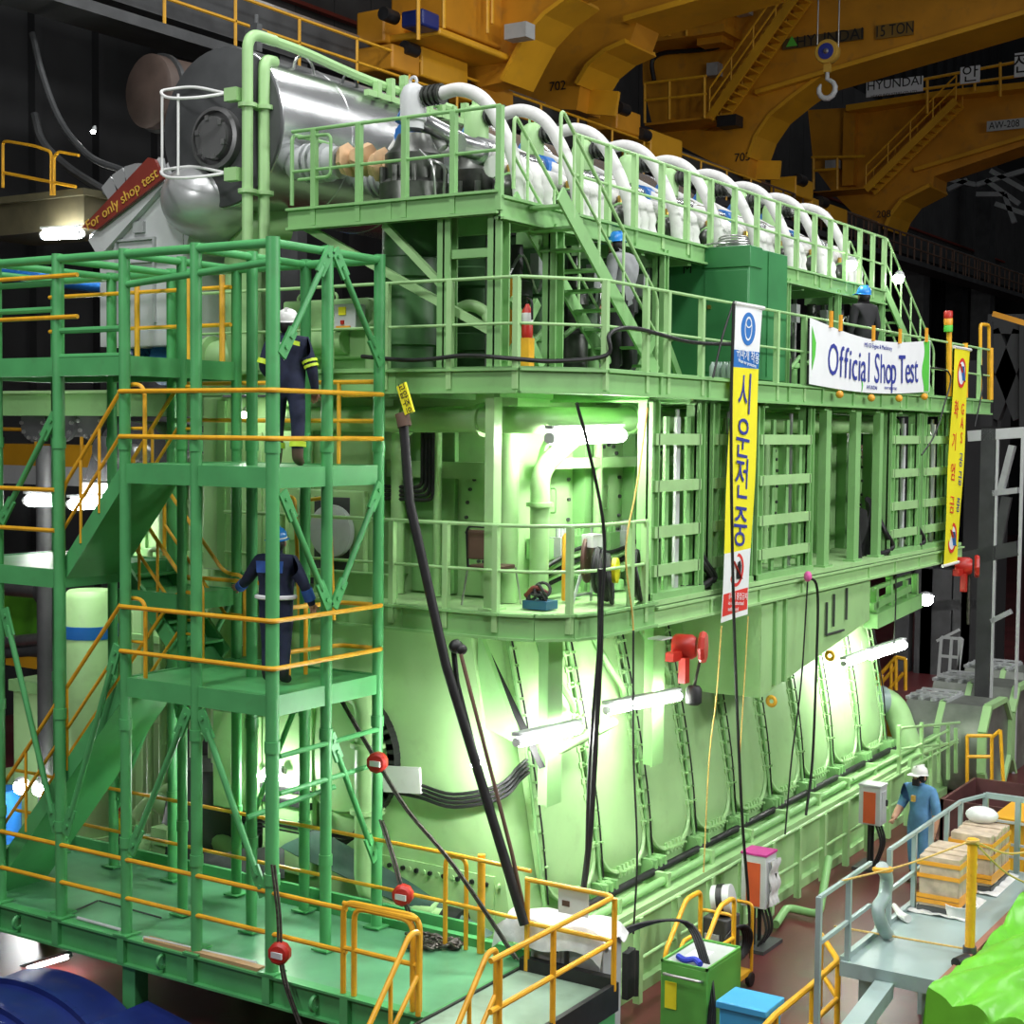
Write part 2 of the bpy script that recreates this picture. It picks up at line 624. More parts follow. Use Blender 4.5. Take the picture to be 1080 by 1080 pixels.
b.cyl((14.32, 10.18, 1.3), (14.32, 10.13, 1.3), 0.2, 14)
b.build('cooling_water_pipe', PALE, ENG)
b = MB().cyl((14.32, 10.04, 1.292), (14.32, 9.81, 1.28), 0.18, 14).build('rubber_coupling', BLACK, ENG)
b = MB()
for i in range(5):
    b.tube(fillet([(14.46 - 0.01 * i, 13.5, 1.84 + 0.055 * i), (14.46 - 0.01 * i, 11.73 - 0.05 * i, 1.84 + 0.055 * i), (14.46 - 0.01 * i, 11.47 - 0.05 * i, 2.1), (14.46 - 0.01 * i, 11.47 - 0.05 * i, 2.95)], 0.1, 4), 0.024, 6)
b.build('cable_bundle', BLACK, ENG)
b = MB()
for i in range(4):
    b.tube(smooth_path([(14.4, 10.85, 2.68 + i * 0.05), (14.4, 10.48, 2.67 + i * 0.05), (14.42, 10.0, 2.62 + 0.05 * i), fr(14.5, 1.75 + 0.05 * i, 0.12), fr(14.8, 1.9 + 0.05 * i, 0.22), fr(15.0, 1.95 + 0.05 * i, 0.22)], 5), 0.022, 6)
b.build('cable_run', BLACK, ENG)
b = MB().bar((14.38, 11.0, 2.83), (14.38, 10.45, 2.88), 0.04, 0.31).build('cable_bracket', WPAINT, ENG)
b = MB()
for i in range(16):
    b.cyl((FX0, 12.6 - i * 0.21, 1.75), (FX0 - 0.04, 12.6 - i * 0.21, 1.75), 0.03, 6)
b.box(FX0 - 0.03, FX0, 9.5, 13.0, 1.05, 1.85)
b.mark = len(b.f)
for i in range(16):
    b.cyl((FX0 - 0.03, 12.6 - i * 0.2, 1.75), (FX0 - 0.06, 12.6 - i * 0.2, 1.75), 0.03, 6)
b.build('bolted_foot_flange', PALE, ENG, m2=BLACK)

# S-shaped stiffeners on the upper doors under the gallery
for x in (15.7, 17.0, 18.3):
    b = MB()
    b.tube(smooth_path([fr(x, 3.9, 0.12), fr(x + 0.02, 3.4, 0.16), fr(x + 0.12, 3.0, 0.26), fr(x + 0.34, 2.65, 0.3), fr(x + 0.5, 2.5, 0.22)], 6), 0.045, 6)
    b.build('curved_stiffener', MIDG, ENG)
b = MB().cyl((15.0, 8.98, 3.3), (16.4, 8.98, 3.42), 0.06, 10)
b.build('rail_pipe', PALE, ENG)
for x in (14.9, 17.5):
    b = MB().box(x - 0.09, x + 0.09, 8.95, 9.1, 2.7, 4.7)
    b.box(x - 0.16, x + 0.16, 8.93, 8.95, 2.7, 4.7)
    b.build('gallery_strut', MIDG, ENG)
b = MB()
for i in range(7):
    b.cyl((14.7 + i * 0.02, 9.0, 3.15), (14.7 + i * 0.02, 9.9, 4.6), 0.01, 4)
b.build('strut_wire', BLACK, ENG)
b = MB().prism([(14.6, 9.2, 3.4), (14.6, 9.8, 4.7), (14.6, 9.8, 3.6)], (0.08, 0, 0)).build('gusset', MIDG, ENG)

# hanging box under the side gallery
b = MB().prism([(19.6, 8.42, 3.32), (24.0, 8.42, 3.98), (24.0, 8.42, 4.7), (19.6, 8.42, 4.7)], (0, 1.5, 0))
BX = b.build('side_box', PALE, ENG)
b = MB()
for x in (20.0, 20.35):
    b.box(x, x + 0.06, 8.37, 8.42, 3.45, 4.68)
b.build('box_stiffener', MIDG, BX)
b = MB()
for p, q in [((22.0, 4.45), (22.0, 3.95)), ((22.0, 3.95), (22.75, 3.95)), ((22.3, 4.55), (22.3, 4.05)), ((22.85, 4.6), (22.85, 4.1))]:
    b.bar((p[0], 8.39, p[1]), (q[0], 8.39, q[1]), 0.03, 0.03)
b.build('box_hinge', DGREY, BX)
for x, z in ((20.0, 3.22), (22.25, 3.6)):
    b = MB().ring((x, 8.42, z), (1, 0, 0), 0.06, 0.03, 12, 6)
    b.build('lifting_eye', YEL, BX)

# ------------------------------------------------------------------ entablature between the galleries
b = MB().box(15.4, 27.2, 9.8, 12.6, 4.9, 7.5)
b.build('entablature', PALE, ENG)
for i in range(9):
    x = 15.72 + 1.33 * i
    if i not in (6, 7):
        b = MB()
        for j in range(2):
            cx = x + 0.38 + j * 0.0
        out = []
        for j in range(20):
            t = 2 * PI * j / 20
            out.append((x + 0.45 + 0.36 * math.copysign(abs(math.cos(t)) ** 0.75, math.cos(t)), 9.8, 6.15 + 0.78 * math.copysign(abs(math.sin(t)) ** 0.85, math.sin(t))))
        b.prism(out, (0, -0.07, 0))
        b.mark = len(b.f)
        for j in range(20):
            p = out[j]
            q = V((x + 0.45, 9.73, 6.15)).lerp(V((p[0], 9.73, p[2])), 0.88)
            b.cyl(q, q - V((0, 0.035, 0)), 0.024, 6)
        cv = b.build('oval_cover', PALE, ENG, m2=DGREY)
        b = MB().tube(fillet([(x + 0.36, 9.73, 6.0), (x + 0.36, 9.66, 6.0), (x + 0.36, 9.66, 6.3), (x + 0.36, 9.73, 6.3)], 0.03), 0.012, 6)
        b.build('cover_handle', MIDG, cv)
    b = MB().box(x + 1.0, x + 1.18, 9.62, 9.8, 4.95, 7.3)
    b.build('entablature_rib', MIDG, ENG)
    b = MB().cyl((x + 1.12, 9.5, 4.98), (x + 1.12, 9.5, 7.2), 0.085 if i % 2 else 0.06, 10)
    b.build('riser_pipe', PALE, ENG)
# end wall of the entablature
for i, (y0, y1, z0, z1) in enumerate([(9.85, 10.55, 5.0, 6.5), (10.65, 11.3, 5.0, 7.0), (11.4, 12.5, 5.2, 7.0)]):
    MB().box(15.32, 15.4, y0, y1, z0, z1).build('end_panel', PALE if i != 1 else MIDG, ENG)
out = [(15.32, 10.2 + 0.26 * math.cos(2 * PI * j / 18), 5.95 + 0.62 * math.sin(2 * PI * j / 18)) for j in range(18)]
b = MB().prism(out, (-0.06, 0, 0))
b.mark = len(b.f)
for p in out:
    q = V((15.26, 10.2, 5.95)).lerp(V((15.26, p[1], p[2])), 0.86)
    b.cyl(q, q - V((0.03, 0, 0)), 0.022, 6)
b.build('oval_cover', PALE, ENG, m2=DGREY)
MB().box(15.15, 15.4, 9.7, 12.6, 6.42, 6.62).build('end_ledge', PALE, ENG)
for y, r in ((9.72, 0.12), (10.75, 0.05), (11.35, 0.09), (11.75, 0.06), (12.2, 0.09)):
    MB().cyl((15.1, y, 4.98), (15.1, y, 7.3), r, 12).build('riser_pipe', PALE, ENG)
b = MB()
for i in range(4):
    b.tube(fillet([(15.06, 10.95 - 0.055 * i, 7.2), (15.06, 10.95 - 0.055 * i, 6.30 - 0.05 * i), (15.06, 11.9, 6.30 - 0.05 * i)], 0.12, 5), 0.026, 6)
b.build('cable_bundle', BLACK, ENG)
# large collar pipe under the middle gallery
b = MB().tube(fillet([(14.75, 12.9, 7.13), (14.75, 9.12, 7.13), (18.0, 9.12, 7.17), (27.0, 9.12, 7.17)], 0.3, 8), 0.155, 14)
for y in (11.0, 9.9):
    b.cyl((14.75, y, 7.13), (14.75, y - 0.05, 7.13), 0.2, 14)
for x in (16.9, 17.0, 20.2):
    b.cyl((x, 9.12, 7.17), (x + 0.04, 9.12, 7.17), 0.2, 14)
b.build('collar_pipe', PALE, ENG)
b = MB().tube(fillet([(15.9, 9.12, 7.1), (15.2, 9.35, 6.55), (15.2, 9.35, 5.0)], 0.2, 6), 0.115, 12)
b.cyl((15.2, 9.35, 6.12), (15.2, 9.35, 6.17), 0.16, 12)
b.build('branch_pipe', PALE, ENG)
b = MB().box(15.6, 19.0, 9.45, 9.6, 6.55, 6.68)
b.build('lamp_ledge', PALE, ENG)
# control blocks and small valves along the foot of the wall
for i in range(7):
    x = 15.6 + 0.42 * i
    b = MB().box(x, x + 0.26, 9.55, 9.78, 5.45, 5.7)
    for j in range(3):
        b.cyl((x + 0.05 + 0.08 * j, 9.62, 5.7), (x + 0.05 + 0.08 * j, 9.62, 5.84), 0.03, 8)
    b.build('valve_block', GREY if i % 2 else MIDG, ENG)
for i in range(5):
    z = 5.05 + 0.07 * i
    b = MB().tube(smooth_path([(15.3, 9.6 - 0.04 * i, z), (16.2, 9.35, z + 0.25), (17.2, 9.5, z + 0.12), (18.2, 9.45, z + 0.3)], 5), 0.028, 6)
    b.build('oil_pipe', PALE if i % 2 else BLACK, ENG)
for i in range(4):
    x = 15.9 + 0.55 * i
    b = MB().lathe([(0.1, 0), (0.1, 0.12), (0.05, 0.14), (0.05, 0.22), (0.11, 0.24), (0.11, 0.27)], (x, 9.3, 5.0), (0, 0, 1), 10)
    b.build('shutoff_valve', MIDG, ENG)
# ================================================================== galleries
def gallery(name, label, outline, z, thick, m, cat='gallery', deck_m=None):
    t = thing(name, label, cat, (outline[0][0], outline[0][1], z))
    MB().prism([(x, y, z - 0.06) for x, y in outline], (0, 0, 0.06)).build('deck_plate', deck_m or DECKG, t)
    return t


def rim(t, pts, z, thick, m, name='edge_channel'):
    for (a, c) in zip(pts[:-1], pts[1:]):
        A, B = V((a[0], a[1], z - thick / 2)), V((c[0], c[1], z - thick / 2))
        d = (B - A).normalized()
        n = V((d.y, -d.x, 0))
        b = MB()
        b.bar(A, B, 0.03, thick)
        b.bar(A + V((0, 0, thick / 2 - 0.015)) + n * 0.0, B + V((0, 0, thick / 2 - 0.015)), 0.13, 0.03)
        b.bar(A - V((0, 0, thick / 2 - 0.015)), B - V((0, 0, thick / 2 - 0.015)), 0.13, 0.03)
        k = max(1, int((B - A).length / 1.3))
        for i in range(1, k):
            q = A.lerp(B, i / k)
            b.bar(q - V((0, 0, thick / 2)), q + V((0, 0, thick / 2)), 0.09, 0.05)
        b.build(name, m, t)


# lower gallery -----------------------------------------------------
LOW = gallery('lower_gallery', 'lowest pale green gallery round the engine with chair and tools', [(14.2, 13.4), (14.2, 9.25), (14.3, 8.85), (14.6, 8.52), (15.0, 8.4), (29.0, 8.4), (29.0, 9.8), (15.4, 9.8), (15.4, 13.4)], 4.97, 0.3, MIDG)
rim(LOW, [(14.2, 13.4), (14.2, 9.25), (14.3, 8.85), (14.6, 8.52), (15.0, 8.4), (16.3, 8.4)], 4.97, 0.3, MIDG)
rim(LOW, [(16.3, 8.4), (22.5, 8.4), (29.0, 8.4)], 4.9, 0.24, PALE)
lowposts = [(14.2, 12.4), (14.2, 10.75), (14.2, 9.98), (14.2, 9.30), (14.55, 8.55), (15.7, 8.4), (16.05, 8.4)]
railing([(14.2, 13.4), (14.2, 9.25), (14.3, 8.85), (14.6, 8.52), (15.0, 8.4), (16.1, 8.4)], 4.97, LOW, PALE, 0.98, (0.48,), posts=lowposts, flat=True, pr=0.035, drop=0.22, r=0.022)
# middle gallery -----------------------------------------------------
MID = gallery('middle_gallery', 'middle green gallery at cylinder height carrying the white banner', [(14.2, 14.2), (14.2, 9.02), (15.02, 8.4), (30.7, 8.4), (30.7, 10.2), (15.4, 10.2), (15.4, 14.2)], 7.72, 0.3, MIDG, deck_m=MIDG)
rim(MID, [(14.2, 14.2), (14.2, 9.02), (15.02, 8.4), (19.0, 8.4), (30.7, 8.4)], 7.70, 0.28, MIDG)
midposts = [(14.2, 12.6), (14.2, 11.7), (14.2, 10.85), (14.2, 9.95), (14.2, 9.06), (15.02, 8.4), (16.0, 8.4), (16.55, 8.4), (17.5, 8.4), (18.6, 8.4), (19.9, 8.4), (20.9, 8.4), (25.2, 8.4), (26.6, 8.4), (28.0, 8.4), (29.9, 8.4)]
railing([(14.2, 14.2), (14.2, 9.02), (15.02, 8.4), (30.6, 8.4)], 7.72, MID, PALE, 0.98, (0.48,), posts=midposts, flat=True, pr=0.035, drop=0.25, r=0.02)
for i in range(12):
    x = 16.2 + i * 1.15
    b = MB().box(x, x + 0.08, 8.45, 9.8, 7.38, 7.64)
    b.box(x - 0.05, x + 0.13, 8.45, 9.8, 7.36, 7.39)
    b.build('deck_beam', MIDG, MID)
for i in range(4):
    y = 9.3 + i * 1.1
    MB().box(14.25, 15.4, y, y + 0.08, 7.38, 7.64).build('deck_beam', MIDG, MID)
# upper gallery -----------------------------------------------------
UP = gallery('upper_gallery', 'top green gallery beside the white hoses and silver receiver', [(14.2, 12.35), (14.2, 9.3), (26.9, 9.3), (26.9, 10.1), (15.2, 10.1), (15.2, 12.35)], 9.62, 0.26, MIDG, deck_m=MIDG)
rim(UP, [(14.2, 12.35), (14.2, 9.3)], 9.66, 0.26, MIDG)
rim(UP, [(14.2, 9.3), (20.5, 9.3), (26.9, 9.3)], 9.60, 0.26, MIDG)
upx = [15.95, 16.65, 17.35, 18.1, 18.85, 19.6, 20.4, 21.2, 22.0, 22.75, 23.5, 24.2, 24.9, 25.6, 26.25, 26.85]
upposts = [(14.2, 11.95), (14.2, 11.27), (14.2, 10.6), (14.2, 9.92), (14.2, 9.3)] + [(x, 9.3) for x in upx]
railing([(14.2, 12.3), (14.2, 9.3)], 9.66, UP, MIDG, 0.92, (0.48,), posts=upposts[:5], flat=True, pr=0.035, drop=0.22, r=0.022)
railing([(15.85, 9.3), (26.9, 9.3)], 9.62, UP, PALE, 0.92, (0.48,), posts=upposts[5:], flat=True, pr=0.035, drop=0.2, r=0.022)
b = MB().tube(fillet([(14.2, 12.3, 9.7), (14.2, 12.3, 10.55), (14.9, 12.3, 10.55)], 0.1), 0.025)
b.build('gate_post', MIDG, UP)
b = MB().tube(fillet([(14.2, 12.2, 10.5), (14.2, 11.7, 10.5), (14.2, 11.7, 10.0), (14.2, 12.2, 10.0)], 0.08), 0.02)
b.build('gate_loop', MIDG, UP)
# columns of the upper gallery standing on the middle one
for (x, y, w) in [(14.35, 10.1, 0.16), (14.35, 9.4, 0.19), (15.45, 9.35, 0.2), (18.2, 9.35, 0.13), (20.3, 9.35, 0.13), (22.4, 9.35, 0.13), (24.6, 9.35, 0.13), (26.8, 9.35, 0.13)]:
    b = MB().box(x - w / 2, x + w / 2, y - 0.012, y + 0.012, 7.72, 9.42)
    b.box(x - w / 2, x - w / 2 + 0.025, y - 0.09, y + 0.09, 7.72, 9.42)
    b.box(x + w / 2 - 0.025, x + w / 2, y - 0.09, y + 0.09, 7.72, 9.42)
    b.build('column', MIDG, UP)
b = MB().bar((14.35, 11.0, 9.4), (14.35, 10.1, 8.6), 0.08, 0.08)
b.bar((14.35, 12.2, 9.45), (14.35, 9.45, 8.1), 0.09, 0.09)
b.build('knee_brace', PALE, UP)
MB().bar((14.35, 10.1, 9.0), (14.35, 9.4, 9.0), 0.1, 0.1).build('knee_brace', MIDG, UP)
for (x, s) in ((14.35, 1), (15.3, -1), (17.5, 1), (18.9, -1), (25.6, 1)):
    MB().bar((x + 0.1 * s, 9.35, 7.75), (x + 0.75 * s, 9.35, 8.5), 0.05, 0.12).build('knee_brace', MIDG, UP)
for i in range(9):
    x = 14.9 + 1.37 * i
    MB().box(x, x + 0.1, 9.35, 10.4, 9.3, 9.5).build('deck_beam', MIDG, UP)

# stairs of the gallery ------------------------------------------------
def stair(name, label, a, c, w, n, m, cat='staircase', rail=None, sides=(0, 1), rh=0.95, postn=3, wdir=None, back=None, group=None, loops=True, railm=None, sh=0.2):
    """a: foot, c: head (inner edge), wdir: width direction"""
    a, c = V(a), V(c)
    t = thing(name, label, cat, a, group)
    wd = V(wdir).normalized() * w
    for k, o in enumerate((V((0, 0, 0)), wd)):
        MB().bar(a + o, c + o, 0.03, sh).build('stringer', m, t)
    for i in range(n):
        p = a.lerp(c, (i + 0.5) / n)
        d = (c - a)
        d.z = 0
        d.normalize()
        b = MB()
        q = p + wd / 2
        b.add([q - wd / 2 - d * 0.11, q + wd / 2 - d * 0.11, q + wd / 2 + d * 0.11, q - wd / 2 + d * 0.11] + [q - wd / 2 - d * 0.11 - V((0, 0, 0.03)), q + wd / 2 - d * 0.11 - V((0, 0, 0.03)), q + wd / 2 + d * 0.11 - V((0, 0, 0.03)), q - wd / 2 + d * 0.11 - V((0, 0, 0.03))],
              [(0, 1, 2, 3), (7, 6, 5, 4), (0, 4, 5, 1), (1, 5, 6, 2), (2, 6, 7, 3), (3, 7, 4, 0)])
        b.build('tread', m, t)
    if back:
        b = MB()
        dn = V((0, 0, -0.14))
        b.prism([a + dn, a + dn + wd, c + dn + wd, c + dn], (0, 0, -0.015)).build('back_plate', back, t)
    rm = railm or m
    for k in sides:
        o = wd * k
        up = V((0, 0, rh))
        if loops:
            pts = [a + o, a + o + up, c + o + up, c + o + V((0, 0, 0.1))]
            MB().tube(fillet(pts, 0.12), 0.022).build('handrail', rm, t)
        else:
            MB().tube([a + o + up, c + o + up], 0.022).build('handrail', rm, t)
        MB().tube([a + o + up * 0.5, c + o + up * 0.5], 0.018).build('midrail', rm, t)
        for i in range(postn):
            p = a.lerp(c, (i + 0.5) / postn) + o
            MB().cyl(p, p + up, 0.018, 8).build('post', rm, t)
    return t


stair('near_stair', 'green steep stair from middle to top gallery at near corner', (17.15, 8.85, 7.74), (14.75, 8.85, 9.66), 0.62, 9, MIDG, wdir=(0, 1, 0), postn=4, railm=PALE)
stair('far_stair', 'green stair coming down from the far end of the top gallery', (29.9, 9.3, 7.74), (26.95, 9.3, 9.62), 0.7, 9, MIDG, wdir=(0, 1, 0), postn=5, railm=PALE)

# open frame racks standing on the lower gallery -------------------------
rk = ['first green lattice rack on the lower gallery beside the black cables', 'second green lattice rack, half behind the long yellow banner', 'third green lattice rack right of the long yellow banner', 'far green lattice rack beside the far yellow banner', 'last green lattice rack behind the far yellow banner']
for i, (x0, x1) in enumerate([(16.3, 17.75), (18.0, 19.3), (19.45, 21.5), (25.0, 26.6), (26.7, 28.3)]):
    t = thing('lattice_rack', rk[i], 'rack', ((x0 + x1) / 2, 8.6, 4.97), 'lattice racks on the lower gallery')
    for x, w in ((x0, 0.2), (x1 - 0.14, 0.16)):
        b = MB().box(x, x + w, 8.50, 8.53, 4.97, 7.38)
        b.box(x, x + 0.025, 8.45, 8.65, 4.97, 7.38)
        b.box(x + w - 0.025, x + w, 8.45, 8.65, 4.97, 7.38)
        b.build('upright', MIDG, t)
    for z in (5.25, 5.72, 6.28, 6.85):
        MB().box(x0 + 0.1, x1 - 0.08, 8.45, 8.50, z, z + 0.14).build('crossbar', PALE, t)
    n = 4
    for j in range(n):
        x = x0 + 0.32 + j * (x1 - x0 - 0.55) / (n - 1)
        MB().box(x - 0.05, x + 0.05, 8.56, 8.60, 5.0, 7.2).build('slat', (LGREY if j in (0, 2) and i in (0, 3, 4) else MIDG), t)
    MB().cyl((x1 - 0.3, 8.7, 5.0), (x1 - 0.3, 8.7, 7.3), 0.03, 8).build('screw_rod', STEEL, t)
    MB().box(x0, x1, 8.42, 8.75, 4.97, 5.05).build('foot_beam', MIDG, t)
# columns carrying the middle gallery
cl = ['pale green corner column between lower and middle galleries', 'green column at the left of the open bay behind the white banner', 'green column in the middle of the open bay under the white banner', 'green column at the right of the open bay under the white banner']
for i, (x, y, w) in enumerate([(14.35, 9.45, 0.16), (22.2, 8.55, 0.2), (23.5, 8.55, 0.22), (24.6, 8.55, 0.16)]):
    b = MB().box(x - w / 2, x + w / 2, y - 0.06, y + 0.06, 4.97, 7.4)
    b.box(x - w / 2 - 0.06, x + w / 2 + 0.06, y - 0.1, y + 0.1, 4.97, 5.0)
    tag(b.build('gallery_column', PALE if i == 0 else MIDG), cl[i], 'column', 'columns under the middle gallery')
# ================================================================== cylinder tops, hoses, receiver
ordn = ['nearest', 'second', 'third', 'fourth', 'fifth', 'sixth', 'seventh', 'eighth', 'farthest']
CX = [14.98 + 1.355 * k for k in range(9)]
CY = 11.05


def cyl_unit(k):
    x = CX[k]
    t = thing('cylinder_unit', ordn[k] + ' engine cylinder from the near end, dark cover over green jacket', 'cylinder', (x, CY, 7.5), 'engine cylinders')
    b = MB().lathe([(0.40, 0.05), (0.40, 0.5), (0.46, 0.52), (0.46, 0.72), (0.40, 0.74), (0.40, 1.3), (0.47, 1.33), (0.47, 1.55), (0.38, 1.58), (0.38, 2.12)], (x, CY, 7.5), (0, 0, 1), 24)
    b.build('jacket', JACK, t)
    b = MB().lathe([(0.42, 2.12), (0.42, 2.45), (0.36, 2.5), (0.36, 2.8), (0.26, 2.9), (0.2, 3.05)], (x, CY, 7.5), (0, 0, 1), 20)
    b.build('cylinder_cover', MACH, t)
    b = MB()
    for j in range(10):
        a = 2 * PI * j / 10
        b.cyl((x + 0.39 * math.cos(a), CY + 0.39 * math.sin(a), 9.95), (x + 0.39 * math.cos(a), CY + 0.39 * math.sin(a), 10.14), 0.04, 8)
    b.build('stud_ring', STEEL if k % 2 else MACH, t)
    b = MB().tube(smooth_path([(x - 0.2, CY - 0.36, 10.2), (x - 0.15, CY - 0.55, 10.1), (x - 0.1, CY - 0.52, 9.8), (x - 0.05, CY - 0.6, 9.7)], 5), 0.02, 6)
    b.tube(smooth_path([(x - 0.3, CY - 0.3, 10.3), (x - 0.32, CY - 0.5, 10.1), (x - 0.25, CY - 0.5, 9.75)], 5), 0.016, 6)
    b.build('fuel_pipe', STEEL, t)
    return t


for k in range(9):
    cyl_unit(k)
    x = CX[k]
    # exhaust-valve housing with lifting eye: the hose starts from it
    hm = LGREY if k == 0 else PALE
    t = thing('valve_actuator', ordn[k] + (' actuator housing, grey, at the start of the first hose' if k == 0 else ' green actuator housing behind the white hoses, seen from near end'), 'actuator', (x - 0.02, CY, 10.62), 'exhaust valve actuators')
    b = MB().lathe([(0.13, 0.0), (0.13, 0.08), (0.16, 0.1), (0.16, 0.4), (0.12, 0.5), (0.06, 0.54)], (x - 0.02, CY, 10.62), (0, 0, 1), 14)
    b.build('housing', hm, t)
    MB().ring((x - 0.02, CY, 11.19), (1, 0, 0), 0.05, 0.02, 14, 6).build('lifting_eye', hm, t)
    b = MB().cyl((x + 0.0, CY - 0.14, 11.0), (x + 0.0, CY - 0.40, 11.0), 0.095, 14)
    for j in range(4):
        b.cyl((x, CY - 0.17 - 0.07 * j, 11.0), (x, CY - 0.2 - 0.07 * j, 11.0), 0.125, 14)
    b.build('coupling', MACH, t)
    # the arched hose
    pts = smooth_path([(x, CY - 0.36, 11.0), (x + 0.01, CY - 0.68, 11.02), (x + 0.03, CY - 1.0, 10.86), (x + 0.06, CY - 1.25, 10.48), (x + 0.08, CY - 1.42, 10.05), (x + 0.09, CY - 1.47, 9.66)], 7)
    b = MB().tube(pts, 0.082, 12)
    tag(b.build('insulated_hose', WHITE), ordn[k] + ' white arched insulated hose along the top gallery', 'hose', 'arched white hoses')
    # lagged bends hanging beside the hose
    for j in range(3):
        xx = x + 0.45 + 0.22 * j
        pts = smooth_path([(xx - 0.25, CY - 0.65, 10.36 - 0.03 * j), (xx - 0.05, CY - 1.0, 10.28 - 0.03 * j), (xx, CY - 1.26, 10.05), (xx + 0.02, CY - 1.31, 9.68)], 6)
        rr = [0.105 + 0.014 * math.sin(i * 2.1 + j) for i in range(len(pts))]
        lab = ordn[k] + ' cylinder, ' + ['first', 'second', 'third'][j] + ' bulky white lagged bend right of the arched hose'
        tag(MB().tube(pts, rr, 10).build('lagged_bend', WHITE), lab, 'pipe', 'lagged pipe bends')
    # ball valve body between hoses
    t = thing('fuel_valve', ordn[k] + ' brass and green rounded valve low behind the top railing', 'valve', (x + 0.28, CY - 1.2, 9.64), 'rounded valves by the top railing')
    MB().ball((x + 0.28, CY - 1.2, 9.86), 0.17, 14, 10, (1.2, 1, 1)).build('valve_body', MACH, t)
    MB().ring((x + 0.28, CY - 1.2, 9.86), (0.5, 0.8, 0.3), 0.18, 0.022, 18, 6).build('clamp_ring', MIDG, t)
    MB().cyl((x + 0.28, CY - 1.2, 10.0), (x + 0.28, CY - 1.2, 10.14), 0.035, 8).build('spindle', BRASS, t)
    MB().cyl((x + 0.28, CY - 1.2, 9.64), (x + 0.28, CY - 1.2, 9.74), 0.1, 12).build('foot', MIDG, t)
    if k in (0, 1, 4, 5):
        b = MB().tube(smooth_path([(x + 0.3, 11.6, 10.45), (x + 0.34, 11.35, 10.75), (x + 0.38, 11.1, 10.72), (x + 0.4, 10.9, 10.45)], 6), 0.075, 10)
        tag(b.build('looped_pipe', WHITE), ordn[k] + ' cylinder, small white pipe loop curving over the long pipes', 'pipe', 'white pipe loops')
for k in range(9):
    x = CX[k]
    b = MB().tube([(x + 0.1, 11.2, 10.82), (x + 1.15, 10.1, 10.12)], 0.12, 14)
    t = thing('clad_pipe', ordn[k] + (' silver clad pipe slanting down towards the top gallery' if k == 0 else ' white lagged pipe slanting down towards the top gallery'), 'pipe', (x + 0.6, 10.6, 10.3), 'slanting lagged pipes')
    b.build('lagging', SILV if k == 0 else WHITE, t)
    MB().cyl((x + 0.02, 11.28, 10.87), (x + 0.2, 11.1, 10.75), 0.15, 12).build('blue_sleeve', BLUE, t)
# long lagged pipes running the length of the engine
for i, (y, z, r, m, nm) in enumerate([(10.25, 10.33, 0.13, SILV, 'silver clad'), (10.02, 10.12, 0.13, WHITE, 'low white'), (11.35, 10.62, 0.12, WHITE, 'high white'), (11.62, 10.78, 0.07, PALE, 'thin pale green')]):
    t = thing('long_pipe', nm + ' pipe running the whole length of the engine top', 'pipe', (20.5, y, z - r))
    MB().cyl((14.75 + 0.4 * i, y, z), (26.9, y, z), r, 14).build('lagging', m, t)
    for k in range(9):
        if i in (0, 2):
            MB().cyl((CX[k] + 0.2, y, z), (CX[k] + 0.42, y, z), r + 0.035, 12).build('sleeve', BLUE if i == 2 or k % 2 else SILV, t)
# exhaust receiver
REC = thing('exhaust_receiver', 'long shiny silver exhaust receiver drum on top of the engine', 'receiver', (20.8, 13.72, 9.8))
RY_, RZ_, RR = 13.72, 10.82, 1.02
b = MB().lathe([(RR - 0.02, 0), (RR, 0.02), (RR, 12.2), (0.9, 12.5), (0.4, 12.6)], (14.5, RY_, RZ_), (1, 0, 0), 56)
b.build('shell', SILV, REC)
MB().lathe([(RR - 0.01, 0.0), (RR - 0.02, -0.05), (0.6, -0.10), (0.02, -0.12)], (14.52, RY_, RZ_), (1, 0, 0), 48).build('end_plate', DGREY, REC)
mh = MB().lathe([(0.39, 0.0), (0.39, 0.10), (0.34, 0.12), (0.34, 0.05), (0.28, 0.05), (0.26, 0.16), (0.02, 0.17)], (14.42, RY_ - 0.02, RZ_ - 0.16), (-1, 0, 0), 36).build('manhole', mat('dull_grey_steel', (0.17, 0.17, 0.17), 0.4, 0.5), REC)
b = MB()
for j in range(6):
    a = 2 * PI * j / 6 + 0.3
    b.cbox((14.28, RY_ - 0.02 + 0.23 * math.cos(a), RZ_ - 0.16 + 0.25 * math.sin(a)), (0.08, 0.06, 0.06))
b.build('lug_ring', STEEL, mh)
for k in range(1, 9):
    MB().lathe([(RR, 0), (RR + 0.008, 0.005), (RR + 0.008, 0.03), (RR, 0.035)], (14.5 + 1.36 * k, RY_, RZ_), (1, 0, 0), 48).build('lap_seam', SILV, REC)
for k in range(9):
    x = CX[k]
    b = MB().cyl((x - 0.1, 12.85, 10.35), (x - 0.1, 12.1, 10.3), 0.2, 16)
    for j in range(4):
        b.cyl((x - 0.1, 12.62 - 0.1 * j, 10.33), (x - 0.1, 12.58 - 0.1 * j, 10.33), 0.25, 16)
    b.build('branch_bellows', GREY, REC)
pts = [(14.35, 12.1, 10.35)]
b = MB()
b.tube(smooth_path([(14.88, 12.05, 10.3), (14.88, 11.8, 10.32), (14.88, 11.5, 10.22), (14.88, 11.28, 10.2)], 5), [0.17 + 0.05 * math.sin(i * 1.3) + 0.035 * math.sin(i * 3.7) for i in range(16)], 7)
tag(b.build('wrapped_flange', TAN), 'flange wrapped in crumpled tan sheet behind the top railing', 'pipe flange')
b = MB().tube(smooth_path([(14.65, 13.02, 11.86), (15.3, 13.02, 11.84), (16.6, 13.0, 11.74), (18.5, 12.95, 11.7)], 5), 0.065, 8)
tag(b.build('receiver_pipe', PALE), 'pale green pipe lying along the crown of the silver receiver', 'pipe')
